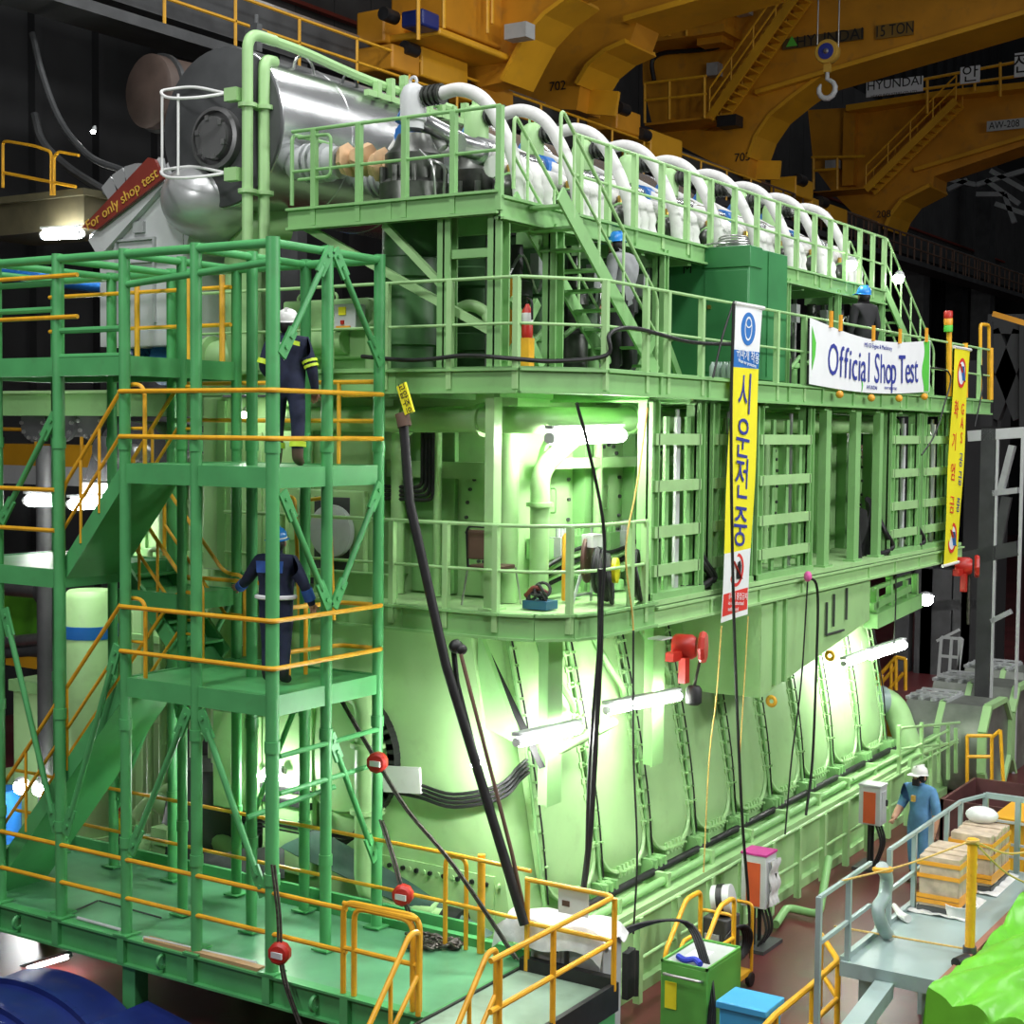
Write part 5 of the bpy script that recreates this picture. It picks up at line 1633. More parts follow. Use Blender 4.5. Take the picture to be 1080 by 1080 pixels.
# octagonal steel cases with pale green rims
def case(label, px0, px1, py_top, dz, X, depth):
    a, c = at(px0, py_top, 'X', X), at(px1, py_top + 8, 'X', X)
    z1 = a.z
    R_ = dz
    t = thing('octagonal_case', label, 'steel case', (X + depth / 2, (a.y + c.y) / 2, z1 - R_ * 2), 'octagonal steel cases')
    prof = [(0, z1), (depth, z1), (depth + 0.45, z1 - 0.45), (depth + 0.45, z1 - R_ * 2 + 0.5), (depth, z1 - R_ * 2), (0, z1 - R_ * 2), (-0.35, z1 - R_ * 2 + 0.5), (-0.35, z1 - 0.45)]
    MB().prism([(X + x, a.y, z) for x, z in prof], (0, c.y - a.y, 0)).build('shell', mat('case_steel' + str(X), (0.22, 0.24, 0.21), 0.4, 0.5, var=0.2), t)
    cx, cz = X + depth / 2, z1 - R_
    pr = [(x + X, z) for x, z in prof]
    for yy, w_, h_ in ((c.y, 0.10, 0.16), (lerp(a, c, 0.45).y, 0.08, 0.12)):
        b = MB()
        for (p, q) in zip(pr, pr[1:] + pr[:1]):
            b.bar((p[0], yy, p[1]), (q[0], yy, q[1]), w_, h_, (0, 1, 0))
        b.build('green_rim', PALE, t)
    for i in range(4):
        y = lerp(a, c, i * 0.16).y
        MB().box(X, X + depth, y - 0.04, y + 0.04, z1 + 0.002, z1 + 0.06).build('top_bar', GREY, t)
    for i in range(3):
        x = X + depth * (0.15 + 0.35 * i)
        MB().box(x, x + 0.07, lerp(a, c, 0.5).y, a.y, z1 + 0.06, z1 + 0.1).build('top_bar', GREY, t)
    return t


case('nearest of three grey octagonal steel cases with green rims', 957, 1042, 737, 0.85, 29.5, 1.1)
case('middle one of the three grey octagonal cases, behind the nearest', 985, 1072, 718, 0.95, 32.2, 1.2)
case('farthest of the three grey octagonal steel cases, at right edge', 1018, 1110, 704, 1.0, 35.4, 1.3)
t = thing('access_ladder', 'aluminium access ladder standing behind the octagonal cases', 'ladder', at(1000, 770, 'X', 33.8))
for (p, q) in (((985, 770), (993, 672)), ((1003, 772), (1015, 674)), ((997, 768), (1004, 672)), ((1010, 765), (1012, 672))):
    MB().bar(at(*p, 'X', 33.8), at(*q, 'X', 33.8), 0.05, 0.08).build('stile', LGREY, t)
for k in range(6):
    p, q = lerp(V((985, 770, 0)), V((993, 672, 0)), k / 5), lerp(V((1003, 772, 0)), V((1015, 674, 0)), k / 5)
    MB().bar(at(p.x, p.y, 'X', 33.8), at(q.x, q.y, 'X', 33.8), 0.05, 0.06).build('rung', LGREY, t)
MB().bar(at(988, 676, 'X', 33.8), at(1012, 664, 'X', 33.8), 0.04, 0.06).build('top_rail', LGREY, t)
# yellow things at the engine's far end
t = thing('far_stair_rail', 'yellow stair with rails at the far end of the engine', 'staircase', at(935, 740, 'X', 31.5))
for (p, q) in (((916, 725), (945, 693)), ((916, 735), (945, 703)), ((930, 735), (953, 710)), ((945, 693), (945, 728)), ((955, 695), (955, 728)), ((945, 693), (955, 695)), ((940, 700), (940, 730)), ((930, 712), (930, 738))):
    MB().cyl(at(*p, 'X', 31.5), at(*q, 'X', 31.5), 0.04, 6).build('rail', YEL, t)
t = thing('orange_plinth', 'orange machine cover behind the pale elbow pipe', 'machine', at(935, 795, 'X', 30))
a, c = at(930, 798, 'X', 30), at(942, 745, 'X', 30)
MB().box(30, 30.6, c.y, a.y, 0, c.z).build('cover', CRANE, t, bevel=0.04)
c = at(931, 790, 'X', 29.95)
MB().ring(c, (1, 0, 0), 0.2, 0.04, 18, 6).build('ring', CRANE2, t)
b = MB().tube(fillet([at(905, 738, 'X', 27.4), at(942, 738, 'X', 28.0), at(968, 815, 'X', 28.0)], 0.55, 10), 0.24, 16)
t = thing('end_elbow', 'fat pale green elbow pipe at the far end of the crankcase', 'pipe', at(955, 815, 'X', 28))
b.build('elbow', PALE, t)
MB().cyl(at(919, 738, 'X', 27.62), at(932, 738, 'X', 27.83), 0.265, 18).build('rubber_coupling', BGREY, t)
ER = thing('end_stage', 'pale green railed stage at the far end of the bedplate', 'railing', (29, 8.0, 0.9))
for (p, q) in (((900, 822), (1000, 770)), ((950, 768), (1012, 762)), ((950, 790), (1010, 783)), ((960, 800), (1010, 780)), ((925, 830), (1004, 785))):
    MB().cyl(at(*p, 'Y', 8.35), at(*q, 'Y', 8.35), 0.025, 6).build('rail', PALE, ER)
for px, y0, y1 in ((948, 765, 815), (972, 762, 800), (982, 790, 830), (990, 780, 825), (1000, 765, 822), (1008, 768, 815), (960, 800, 830)):
    MB().bar(at(px, y1, 'Y', 8.35), at(px, y0, 'Y', 8.35), 0.06, 0.06).build('post', PALE, ER)
ER2 = thing('hung_stage', 'green stage frame hanging under the far end of lower gallery', 'stage', (28, 8.6, 3.5))
for (p, q, w) in (((918, 640), (958, 620), 0.12), ((918, 655), (966, 633), 0.25), ((955, 612), (955, 632), 0.08), ((938, 608), (938, 645), 0.10), ((965, 605), (965, 632), 0.1), ((922, 620), (922, 650), 0.12), ((918, 622), (960, 607), 0.06)):
    MB().bar(at(*p, 'Y', 8.7), at(*q, 'Y', 8.7), w, w).build('frame_bar', MIDG, ER2)
# skip, yellow barrier and lime covered goods beyond the worker
a = at(990, 842, 'Z', 0.9)
SK = thing('scrap_skip', 'dark purple-brown open steel skip behind the worker', 'skip', (26.2, 7.0, 0))
y0, y1, x0, x1 = 6.35, 7.6, 25.4, 27.4
SKM = mat('skip_brown', (0.09, 0.035, 0.035), 0.45, var=0.3)
for bx in ((x0, x0 + 0.05, y0, y1), (x1 - 0.05, x1, y0, y1), (x0, x1, y0, y0 + 0.05), (x0, x1, y1 - 0.05, y1)):
    MB().box(*bx, 0.05, 0.85).build('side_plate', SKM, SK)
MB().box(x0, x1, y0, y1, 0.02, 0.08).build('bottom_plate', SKM, SK)
MB().box(x0 - 0.04, x1 + 0.04, y0 - 0.04, y0 + 0.05, 0.85, 0.9).build('top_lip', RUST, SK)
t = thing('yellow_barrier', 'yellow tubular barrier beyond the skip', 'barrier', (28.3, 6.4, 0))
for (p, q) in (((1020, 776), (1046, 776)), ((1020, 798), (1046, 798)), ((1020, 776), (1020, 856)), ((1046, 776), (1046, 856)), ((1055, 770), (1060, 856)), ((1046, 778), (1055, 770))):
    MB().cyl(at(*p, 'X', 28.3), at(*q, 'X', 28.3), 0.035, 8).build('tube', YEL, t)


def covered(name, label, x0, x1, y0, y1, h, seed, cat='covered goods', nu=40, nv=24, bumps=None):
    r = random.Random(seed)
    K = [(r.uniform(2, 9), r.uniform(2, 9), r.uniform(0, 6)) for _ in range(7)]

    def fn(u, v):
        # sheet over a heap: flat top, sides falling to the floor
        e = 0.16
        def side(t):
            return 0.0 if t < e else 1.0
        uu = min(max((u - e) / (1 - 2 * e), 0), 1)
        vv = min(max((v - e) / (1 - 2 * e), 0), 1)
        d = max(0, (e - u) / e, (u - 1 + e) / e, (e - v) / e, (v - 1 + e) / e)
        x = x0 + (x1 - x0) * uu
        y = y0 + (y1 - y0) * vv
        w = sum(math.sin(a * u * 3 + b_ * v * 3 + c_) for a, b_, c_ in K) / 7
        z = h * (1 - d ** 1.3) + 0.16 * w * (1 - d)
        for q_, (a_, b2_, c_) in enumerate(K):
            z += 0.075 * (abs(math.sin(a_ * 4 * u + b2_ * 5 * v + c_ + 1.5 * math.sin(7 * u + a_))) ** 0.5 - 0.7) * (1 - 0.7 * d)
        k = d * (0.12 + 0.07 * math.sin(14 * u + 11 * v))
        if u < e: x -= k
        if u > 1 - e: x += k
        if v < e: y -= k
        if v > 1 - e: y += k
        if bumps:
            z += bumps(uu, vv) * (1 - d)
        return V((x, y, max(z, 0.015)))
    b = MB().slab(fn, nu, nv, (0, 0, -0.012))
    return tag(b.build(name, TARP, sharp=60), label, cat)


covered('covered_goods', 'lime tarpaulin heap at the right edge beyond the grey walkway', 24.5, 28.6, 4.6, 5.9, 1.0, 5)
covered('covered_goods', 'large lime tarpaulin over goods in the front right corner', 14.75, 24.0, 1.2, 4.5, 1.42, 9, nu=150, nv=80, bumps=lambda u, v: 0.0)
# ================================================================== grey walkway and goods in the foreground
GW = thing('grey_walkway', 'blue-grey steel walkway deck at lower right with its own railing', 'walkway', (18, 5.2, 0))
MB().box(15.6, 20.2, 4.62, 5.68, 1.2, 1.3).build('deck_plate', BGREY, GW)
MB().box(15.55, 15.6, 4.62, 5.70, 1.16, 1.32).build('front_edge', BGREY, GW)
MB().box(15.6, 20.2, 5.66, 5.72, 1.18, 1.36).build('side_edge', BGREY, GW)
for x in (15.9, 18, 20.0):
    for y in (4.8, 5.5):
        MB().box(x - 0.08, x + 0.08, y - 0.08, y + 0.08, 0, 1.2).build('leg', BGREY, GW)
MB().box(15.2, 20.2, 4.55, 4.63, 1.15, 1.34).build('brown_edge', mat('brown_edge_strip', (0.28, 0.12, 0.08), 0.6), GW)
for (x0, x1) in ((14.75, 16.3), (16.95, 19.75)):
    for h in (0.93, 0.45):
        MB().bar((x0, 5.64, 1.3 + h), (x1, 5.64, 1.3 + h), 0.04, 0.04).build('handrail', BGREY, GW)
MB().bar((14.75, 5.64, 0.0), (14.75, 5.64, 2.24), 0.055, 0.055).build('post', BGREY, GW)
for x in (15.62, 16.95, 17.85, 18.5, 19.15, 19.75):
    MB().bar((x, 5.64, 1.15), (x, 5.64, 2.24), 0.055, 0.055).build('post', BGREY, GW)
MB().bar((19.75, 5.64, 2.23), (20.12, 5.42, 2.27), 0.04, 0.04).build('handrail', BGREY, GW)
MB().bar((20.12, 5.42, 2.27), (20.12, 4.66, 2.27), 0.06, 0.07).build('handrail', BGREY, GW)
for y in (5.42, 5.0, 4.72):
    MB().bar((20.12, y, 1.3), (20.12, y, 2.29), 0.065, 0.065).build('post', BGREY, GW)
for h in (1.66, 1.95, 1.5):
    MB().bar((20.12, 5.42, h), (20.12, 4.66, h), 0.03, 0.03).build('midrail', LGREY, GW)
tag(MB().bar((15.54, 5.2, 1.12), (13.98, 5.05, 1.12), 0.20, 0.16).build('box_beam', BGREY), 'short grey box beam jutting out from the walkway front', 'beam')
o = bpy.data.objects['box_beam']
MB().bar((14.16, 5.067, 1.12), (13.96, 5.048, 1.12), 0.215, 0.175).build('orange_tip', CRANE, o)
# two wrapped carton stacks
def carton(label, x0, x1, y0, y1, z0, h, n, seed):
    r = random.Random(seed)
    t = thing('wrapped_cartons', label, 'carton stack', ((x0 + x1) / 2, (y0 + y1) / 2, z0), 'wrapped carton stacks')
    MB().box(x0, x1, y0, y1, z0 + 0.005, z0 + 0.08).build('pallet_foot', DGREY, t)
    d = (x1 - x0) / n
    for i in range(n):
        b = MB().box(x0 + i * d + 0.008, x0 + (i + 1) * d - 0.008, y0 + r.uniform(0, .02), y1 - r.uniform(0, .02), z0 + 0.08, z0 + h - r.uniform(0, 0.04))
        b.build('carton', CARD, t, bevel=0.012)
    for z in (0.16, 0.24, 0.56, 0.76):
        z = z * h / 0.95
        b = MB()
        e = 0.006
        b.box(x0 - e, x0, y0 - e, y1 + e, z0 + z, z0 + z + 0.05)
        b.box(x1, x1 + e, y0 - e, y1 + e, z0 + z, z0 + z + 0.05)
        b.box(x0, x1, y0 - e, y0, z0 + z - 0.01, z0 + z + 0.05)
        b.box(x0, x1, y1, y1 + e, z0 + z - 0.01, z0 + z + 0.05)
        b.build('tape_band', TAPE, t)
    b = MB().slab(lambda u, v: V((x0 - 0.1 + (x1 - x0 + 0.2) * u, y0 - 0.1 + (y1 - y0 + 0.2) * v, z0 + 0.012 + 0.03 * abs(math.sin(13 * u + 4 * v) * math.sin(11 * v)))), 16, 12, (0, 0, -0.008))
    b.build('plastic_skirt', PLAST, t)


carton('nearer carton stack, orange taped, at the front of the grey walkway', 17.8, 18.55, 5.08, 5.58, 1.3, 0.72, 4, 1)
carton('farther carton stack, orange taped, behind the nearer one', 18.98, 19.85, 5.02, 5.56, 1.3, 0.72, 5, 2)
b = MB().ball((19.7, 5.35, 2.1), 0.15, 14, 8, (1.2, 1.4, 0.75))
tag(b.build('plastic_bag', PLAST), 'crumpled clear plastic bag on top of the farther carton stack', 'bag')
YP = thing('yellow_plinth', 'yellow stepped machine base beyond the carton stacks', 'plinth', (22.0, 5.4, 0))
MB().box(21.4, 22.6, 5.0, 5.6, 0.0, 1.65).build('body', CRANE2, YP)
MB().box(21.3, 22.7, 4.95, 5.65, 1.65, 1.7).build('lid', CRANE2, YP)
p = on(1013, 966, 1.3)
b = MB().lathe([(0.12, 0.005), (0.17, 0.02), (0.19, 0.14), (0.2, 0.15), (0.18, 0.15), (0.16, 0.04), (0.02, 0.03)], p, (0, 0, 1), 24)
tag(b.build('plastic_basin', WPAINT), 'white plastic basin on the grey walkway by yellow post', 'basin')
p = on(1022, 1030, 1.3)
YPO = thing('rope_post', 'yellow post tied with ochre rope at the walkway edge', 'post', (15.2, p.y, 0))
px_ = at(1022, 1028, 'Y', 4.6)
MB().cyl((px_.x, 4.6, 1.35), (px_.x, 4.6, 2.6), 0.055, 12).build('post', YEL, YPO)
MB().cyl((px_.x, 4.6, 1.33), (px_.x, 4.6, 1.40), 0.075, 12).build('socket', DGREY, YPO)
PT = V((px_.x, 4.6, 2.58))
for j in range(3):
    MB().ring(PT + V((0, 0, -0.02 * j)), (0.2 * j, 0.1, 1), 0.065, 0.014, 16, 6).build('rope_knot', ROPE, YPO)
for i, (q, lab) in enumerate(((at(888, 929, 'Y', 5.64), 'ochre rope from the yellow post to the walkway corner post, upper'), (at(905, 970, 'Y', 5.6), 'ochre rope lying low across the grey walkway deck'), (at(1090, 898, 'X', 19.5), 'ochre rope running from the yellow post to the right edge'), (at(1090, 935, 'X', 19.0), 'slack ochre rope below the rope to the right edge'))):
    s_ = PT if i != 1 else V((px_.x + 0.02, 4.52, 1.36))
    m_ = (s_ + q) / 2 - V((0, 0, 0.04 if i < 2 else 0.08))
    if i == 1:
        q = on(880, 977, 1.36); m_ = (s_ + q) / 2 + V((0, 0, 0.0))
    tag(MB().tube(smooth_path([s_, m_, q], 8), 0.012, 6).build('rope', ROPE), lab, 'rope')
HSE = thing('canvas_hose', 'limp blue-grey canvas hose tied to the walkway corner posts', 'hose', on(930, 985, 1.3))
b = MB().tube(smooth_path([at(930, 915, 'Y', 5.55), at(935, 925, 'Y', 5.55), at(933, 945, 'Y', 5.55), at(926, 958, 'Y', 5.55), at(930, 975, 'Y', 5.5), on(936, 985, 1.36)], 6), 0.075, 10)
b.build('hose_body', BGREY, HSE)
MB().tube([on(926, 978, 1.35), on(940, 988, 1.35)], 0.05, 8).build('white_end', WPAINT, HSE)
MB().ring(at(931, 917, 'Y', 5.55), (0.1, 0.1, 1), 0.09, 0.03, 14, 6).build('orange_tie', TAPE, HSE)
b = MB().tube([on(943, 955, 1.36), on(950, 965, 1.36), on(958, 969, 1.36)], [0.03, 0.045, 0.05], 8)
tag(b.build('spray_bottle', WPAINT), 'small white bottle lying by the nearer carton stack', 'bottle')
b = MB().tube([on(1008, 1016, 1.36), on(1020, 1011, 1.36)], 0.06, 10)
tag(b.build('torch', BLACK), 'black and white torch lying at the walkway edge', 'torch')
# floor barrier bottom right
FB = thing('floor_barrier', 'bent yellow tube barrier on the red floor at bottom right', 'barrier', (16.8, 6.6, 0))
def yb(px, py): return at(px, py, 'Z', 0.88)
def yf(px, py):
    p = at(px, py, 'Z', 0.88)
    p.z = 0.0
    return p
top = [yb(795, 1095), yb(818, 1070), yb(857, 1038), yb(884, 1013), yb(866, 986)]
MB().tube(fillet(top, 0.12), 0.035, 8).build('top_rail', YEL, FB)
MB().tube([yb(866, 986) - V((0, 0, 0.45)), yb(884, 1013) - V((0, 0, 0.45)), yb(857, 1038) - V((0, 0, 0.45)), yb(795, 1095) - V((0, 0, 0.45))], 0.03, 8).build('midrail', YEL, FB)
MB().tube([yb(884, 1013) - V((0, 0, 0.03)), yf(884, 1013)], 0.035, 8).build('post', YEL, FB)
MB().tube([yb(866, 986) - V((0, 0, 0.03)), yf(866, 986)], 0.035, 8).build('post', YEL, FB)
MB().tube([yb(857, 1038) - V((0, 0, 0.03)), yf(857, 1038)], 0.035, 8).build('post', YEL, FB)
MB().tube([yb(818, 1070) - V((0, 0, 0.03)), yf(818, 1070)], 0.035, 8).build('post', YEL, FB)
# railing along the bedplate
SR = thing('bedplate_rail', 'pale green railing along the foot of the crankcase', 'railing', (20, 8.5, 0))
sx = [15.2 + 1.02 * i for i in range(13)]
railing([(15.0, 8.5), (27.4, 8.5)], 0.05, SR, PALE, 1.06, (0.5,), posts=[(x, 8.5) for x in sx], flat=True, pr=0.045, r=0.026)
DPI = thing('drain_bend', 'pale green drain pipe bending on the red floor by the engine', 'pipe', (21.3, 8.2, 0))
b = MB().tube(fillet([on(874, 905, 0.7), on(864, 965, 0.12), on(830, 957, 0.12), on(818, 975, 0.1)], 0.15), 0.06, 10)
b.build('drain_pipe', MIDG, DPI)
# switch cabinets with orange strip
def cabinet(label, px, py0, py1, wpx, y, top_m, plastic):
    a = at(px, py1, 'Y', y)
    h = at(px, py0, 'Y', y).z - a.z
    t = thing('switch_cabinet', label, 'switch cabinet', (a.x + 0.25, y + 0.2, 0), 'switch cabinets')
    w = h * 0.5
    MB().box(a.x, a.x + w, y, y + 0.36, a.z, a.z + h).build('cabinet', LGREY, t, bevel=0.01)
    MB().box(a.x - 0.012, a.x, y + 0.08, y + 0.28, a.z + 0.03, a.z + h * 0.86).build('orange_strip', mat('strip_' + str(px), (0.62, 0.10, 0.03), 0.5), t)
    MB().box(a.x - 0.01, a.x + w + 0.01, y - 0.01, y + 0.37, a.z + h, a.z + h + 0.03).build('top_cover', top_m, t)
    MB().box(a.x + 0.06, a.x + w - 0.06, y - 0.015, y, a.z + 0.06, a.z + h - 0.08).build('door', LGREY, t)
    MB().cbox((a.x + w * 0.75, y - 0.025, a.z + h * 0.55), (0.04, 0.03, 0.1)).build('handle', BLACK, t)
    for dx in (0.08, w - 0.08):
        MB().cyl((a.x + dx, y + 0.2, 0.02), (a.x + dx, y + 0.2, a.z), 0.03, 8).build('leg', BLACK, t)
    MB().box(a.x - 0.15, a.x + w + 0.15, y - 0.05, y + 0.4, 0.0, 0.05).build('foot', DGREY, t)
    if plastic:
        b = MB().slab(lambda u, v: V((a.x + 0.05 + (w - 0.05) * u, y - 0.02 - 0.05 * abs(math.sin(9 * u + 5 * v) * math.cos(7 * v)), a.z + h * (0.05 + 0.85 * v))), 12, 16, (0, -0.006, 0))
        b.build('plastic_cover', PLAST, t)
    for j in range(3):
        MB().tube(smooth_path([(a.x + 0.1 + 0.1 * j, y + 0.1, a.z), (a.x + 0.05 + 0.1 * j, y + 0.0, a.z - 0.3), (a.x + 0.1 * j, y + 0.1, 0.06)], 6), 0.018, 6).build('cable', BLACK, t)


cabinet('nearer grey switch cabinet with magenta top and orange strip', 807, 905, 960, 30, 8.0, PINK, True)
cabinet('farther grey switch cabinet with orange strip near the worker', 928, 832, 872, 22, 8.0, LGREY, False)
# welding trolley, green cabinet, blue box at the bottom edge
WT = thing('welding_trolley', 'welding trolley with round wire drum and yellow frame', 'trolley', (17.3, 8.0, 0))
wx, wy = 17.35, 7.75
MB().box(wx - 0.25, wx + 0.35, wy - 0.1, wy + 0.4, 0.14, 0.2).build('base_plate', CRANE2, WT)
for (dx, dy) in ((-0.2, -0.1), (0.3, -0.1), (-0.2, 0.4), (0.3, 0.4)):
    MB().cyl((wx + dx, wy + dy - 0.03, 0.085), (wx + dx, wy + dy + 0.03, 0.085), 0.085, 14).build('wheel', BLACK, WT)
MB().box(wx - 0.2, wx + 0.2, wy + 0.0, wy + 0.34, 0.2, 0.95).build('power_unit', DGREY, WT, bevel=0.02)
MB().lathe([(0.19, -0.12), (0.19, 0.12), (0.16, 0.13), (0.02, 0.13)], (wx, wy + 0.15, 1.14), (0.2, -1, 0.2), 22).build('wire_drum', LGREY, WT)
MB().lathe([(0.2, -0.05), (0.2, 0.03)], (wx, wy + 0.15, 1.14), (0.2, -1, 0.2), 22).build('drum_strap', BLACK, WT)
for dx in (-0.24, 0.34):
    MB().tube(fillet([(wx + dx, wy - 0.1, 0.18), (wx + dx, wy - 0.1, 1.05), (wx + dx, wy + 0.35, 1.05), (wx + dx, wy + 0.35, 0.18)], 0.08), 0.022, 8).build('frame', CRANE2, WT)
MB().cbox((wx - 0.21, wy + 0.2, 0.6), (0.03, 0.2, 0.3)).build('control_panel', GREY, WT)
b = MB()
for j in range(5):
    b.ring((wx - 0.02, wy - 0.06, 0.62), (0.1 * j, 1, 0.05 * j), 0.2 + 0.012 * j, 0.02, 22, 6)
b.build('cable_coil', BLACK, WT)
GC2 = thing('tool_cabinet', 'grass green steel tool cabinet with grey tray top', 'cabinet', (15.3, 7.35, 0))
gx0, gx1, gy0, gy1, gz = 14.95, 15.85, 6.98, 7.55, 1.12
b = MB().box(gx0, gx1, gy0, gy1, 0.02, gz)
b.build('body', CABG, GC2, bevel=0.012)
MB().box(gx0 + 0.03, gx1 - 0.03, gy0 + 0.03, gy1 - 0.03, gz, gz + 0.008).build('tray', GREY, GC2)
b = MB()
for bx in ((gx0, gx0 + 0.025, gy0, gy1), (gx1 - 0.025, gx1, gy0, gy1), (gx0, gx1, gy0, gy0 + 0.025), (gx0, gx1, gy1 - 0.025, gy1)):
    b.box(*bx, gz, gz + 0.03)
b.build('tray_rim', CABG, GC2)
MB().tube(fillet([(gx0, gy0 + 0.06, gz - 0.12), (gx0 - 0.07, gy0 + 0.06, gz - 0.1), (gx0 - 0.07, gy1 - 0.06, gz - 0.1), (gx0, gy1 - 0.06, gz - 0.12)], 0.04), 0.016, 8).build('handle', STEEL, GC2)
MB().box(gx0 - 0.012, gx0, gy1 - 0.2, gy1 - 0.06, gz - 0.5, gz - 0.2).build('yellow_label', BANY, GC2)
tag(MB().box(15.25, 15.55, 7.18, 7.4, gz + 0.009, gz + 0.012).build('paper_sheet', WPAINT), 'white paper sheet on the green tool cabinet', 'paper')
b = MB().tube(smooth_path([(15.02, 7.1, gz + 0.04), (15.08, 7.2, gz + 0.06), (15.05, 7.3, gz + 0.04), (15.12, 7.42, gz + 0.04)], 5), 0.035, 8)
tag(b.build('blue_rag', mat('ultramarine_cloth', (0.02, 0.04, 0.45), 0.7)), 'bright blue rag on the tray of the tool cabinet', 'rag')
tag(MB().box(14.7, 15.15, 6.2, 6.72, 0.0, 0.92).build('blue_crate', LBLUE, bevel=0.015), 'light blue lidded box at the bottom edge', 'box')
o = bpy.data.objects['blue_crate']
MB().box(14.67, 15.18, 6.17, 6.75, 0.86, 0.94).build('lid', LBLUE, o, bevel=0.012)
YR = thing('yellow_step_rail', 'yellow bent handrails of the step behind the tool cabinet', 'railing', (16.5, 7.7, 0))
for y in (7.55, 8.0):
    MB().tube(fillet([(16.9, y, 0.02), (16.9, y, 1.35), (16.5, y, 1.35), (15.95, y, 0.85), (15.95, y, 0.02)], 0.1), 0.03, 8).build('handrail', YEL, YR)
    MB().tube([(16.88, y, 0.85), (16.45, y, 0.85), (15.97, y, 0.45)], 0.025, 8).build('midrail', YEL, YR)
b = MB()
for j in range(4):
    b.tube(smooth_path([(14.3, 7.9, 1.2 + 0.03 * j), (14.75, 7.85, 1.45 + 0.02 * j), (15.3, 7.5 - 0.03 * j, 1.5), (15.2, 7.2 - 0.03 * j, 1.2), (15.0, 7.0 - 0.03 * j, 0.7), (14.9, 6.9, 0.05)], 6), 0.018, 6)
tag(b.build('cable_loop', BLACK), 'bundle of black cables draped over the green tool cabinet', 'cable')
b = MB().slab(lambda u, v: V((15.4 + 0.3 * u, 8.28 - 0.05 * math.sin(u * 6), 0.95 - 0.55 * v + 0.05 * math.sin(u * 5))), 10, 8, (0, -0.08, 0))
tag(b.build('tool_pouch', BLACKC), 'black tool bag hanging from the bedplate railing', 'bag')
tag(MB().box(18.6, 18.63, 8.42, 8.62, 0.55, 0.8).build('yellow_notice', BANY), 'small yellow notice on the bedplate railing', 'notice')
# grey cabinets under plastic on the corner platform
for i, (x0, x1, y0, y1, z1) in enumerate(((13.76, 14.16, 8.1, 8.52, 1.62), (13.76, 14.16, 7.62, 8.04, 1.62))):
    t = thing('control_cabinet', ['left grey control cabinet under clouded plastic behind the corner platform', 'right grey control cabinet with black handle behind the corner platform'][i], 'cabinet', ((x0 + x1) / 2, (y0 + y1) / 2, 0.0), 'cabinets behind the corner platform')
    MB().box(x0, x1, y0, y1, 0.0, z1).build('cabinet', GREY, t, bevel=0.01)
    MB().box(x0 - 0.012, x0, y0 + 0.04, y1 - 0.04, 0.3, z1 - 0.05).build('door', GREY, t, bevel=0.004)
    MB().cbox((x0 - 0.02, y0 + 0.08, 1.5), (0.025, 0.03, 0.1)).build('handle', BLACK, t)
b = MB().slab(lambda u, v: V((13.62 + 0.62 * u, 7.58 + 1.35 * v, 1.70 + 0.05 * math.sin(u * 7 + v * 4) * math.sin(v * 8) + 0.05 * math.sin(13 * u) - 0.25 * max(0, abs(v - 0.5) - 0.42) * 4 - 0.3 * max(0, 0.12 - u) * 5)), 30, 30, (0, 0, -0.012))
tag(b.build('plastic_sheet', PLAST), 'crumpled clouded plastic sheet over the grey control cabinets', 'sheet')
t = thing('notice_sheet', 'white notice sheet on the yellow corner railing', 'notice', (13.6, 7.95, 1.9))
MB().box(13.66, 13.665, 7.75, 8.12, 1.92, 2.2).build('paper', WPAINT, t)
MB().box(13.652, 13.66, 7.98, 8.07, 2.0, 2.06).build('brown_patch', RUST, t)
# blue tank corner at bottom left, strip lamp under the platform
BT = thing('blue_tank', 'dark blue ribbed steel tank end below the base platform', 'tank', (11.0, 13.2, 0))
c = V((11.35, 13.55, -0.45))
prof = []
b = MB()
N = 28
vs = []
for x in (10.2, 11.9):
    for k in range(N + 1):
        a = PI * k / N
        vs.append((x, 13.7 + 1.25 * math.cos(a), 0.05 + 0.62 * math.sin(a)))
fs = [(k, k + 1, N + 2 + k, N + 1 + k) for k in range(N)] + [tuple(range(N + 1)), tuple(N + 1 + k for k in range(N, -1, -1)), (0, N + 1, 2 * N + 1, N)]
b.add(vs, fs).build('shell', NAVY, BT)
for x in (10.7, 11.3):
    pts = [(x, 13.7 + 1.27 * math.cos(PI * k / 24), 0.05 + 0.64 * math.sin(PI * k / 24)) for k in range(25)]
    b = MB()
    for p, q in zip(pts[:-1], pts[1:]):
        b.bar(p, q, 0.09, 0.06, (1, 0, 0))
    b.build('rib', NAVY, BT)
MB().prism([(12.0, 13.1, 0.1), (12.0, 12.5, 0.55), (12.0, 11.6, 0.4), (12.0, 11.2, 0.1)], (-0.9, 0, 0)).build('dark_hopper', NAVY, BT)
# ================================================================== locker on the middle gallery
LK = thing('green_locker', 'dark green steel site locker standing on the middle gallery', 'locker', (19.0, 9.2, 7.74))
p = at(790, 300, 'Y', 8.62)
lx = p.x
top = at(790, 259, 'Y', 8.62).z
MB().box(lx, lx + 1.35, 8.62, 10.0, 7.75, top).build('body', BOXG, LK, bevel=0.015)
MB().box(lx - 0.02, lx + 0.4, 8.60, 9.3, top - 0.28, top + 0.01).build('front_lid', BOXG, LK, bevel=0.01)
MB().box(lx - 0.02, lx, 8.63, 9.28, 7.85, top - 0.32).build('door', BOXG, LK, bevel=0.006)
MB().cbox((lx - 0.03, 9.2, 8.75), (0.03, 0.05, 0.05)).build('latch', BRASS, LK)
MB().box(lx + 0.62, lx + 0.65, 8.6, 8.62, 7.8, top - 0.02).build('side_seam', BOXG, LK)
pc = at(734, 272, 'X', lx - 0.003)
text_mesh('lettering', 'TION', 0.19, pc, YM, ZP, INKK, LK, 0.003)
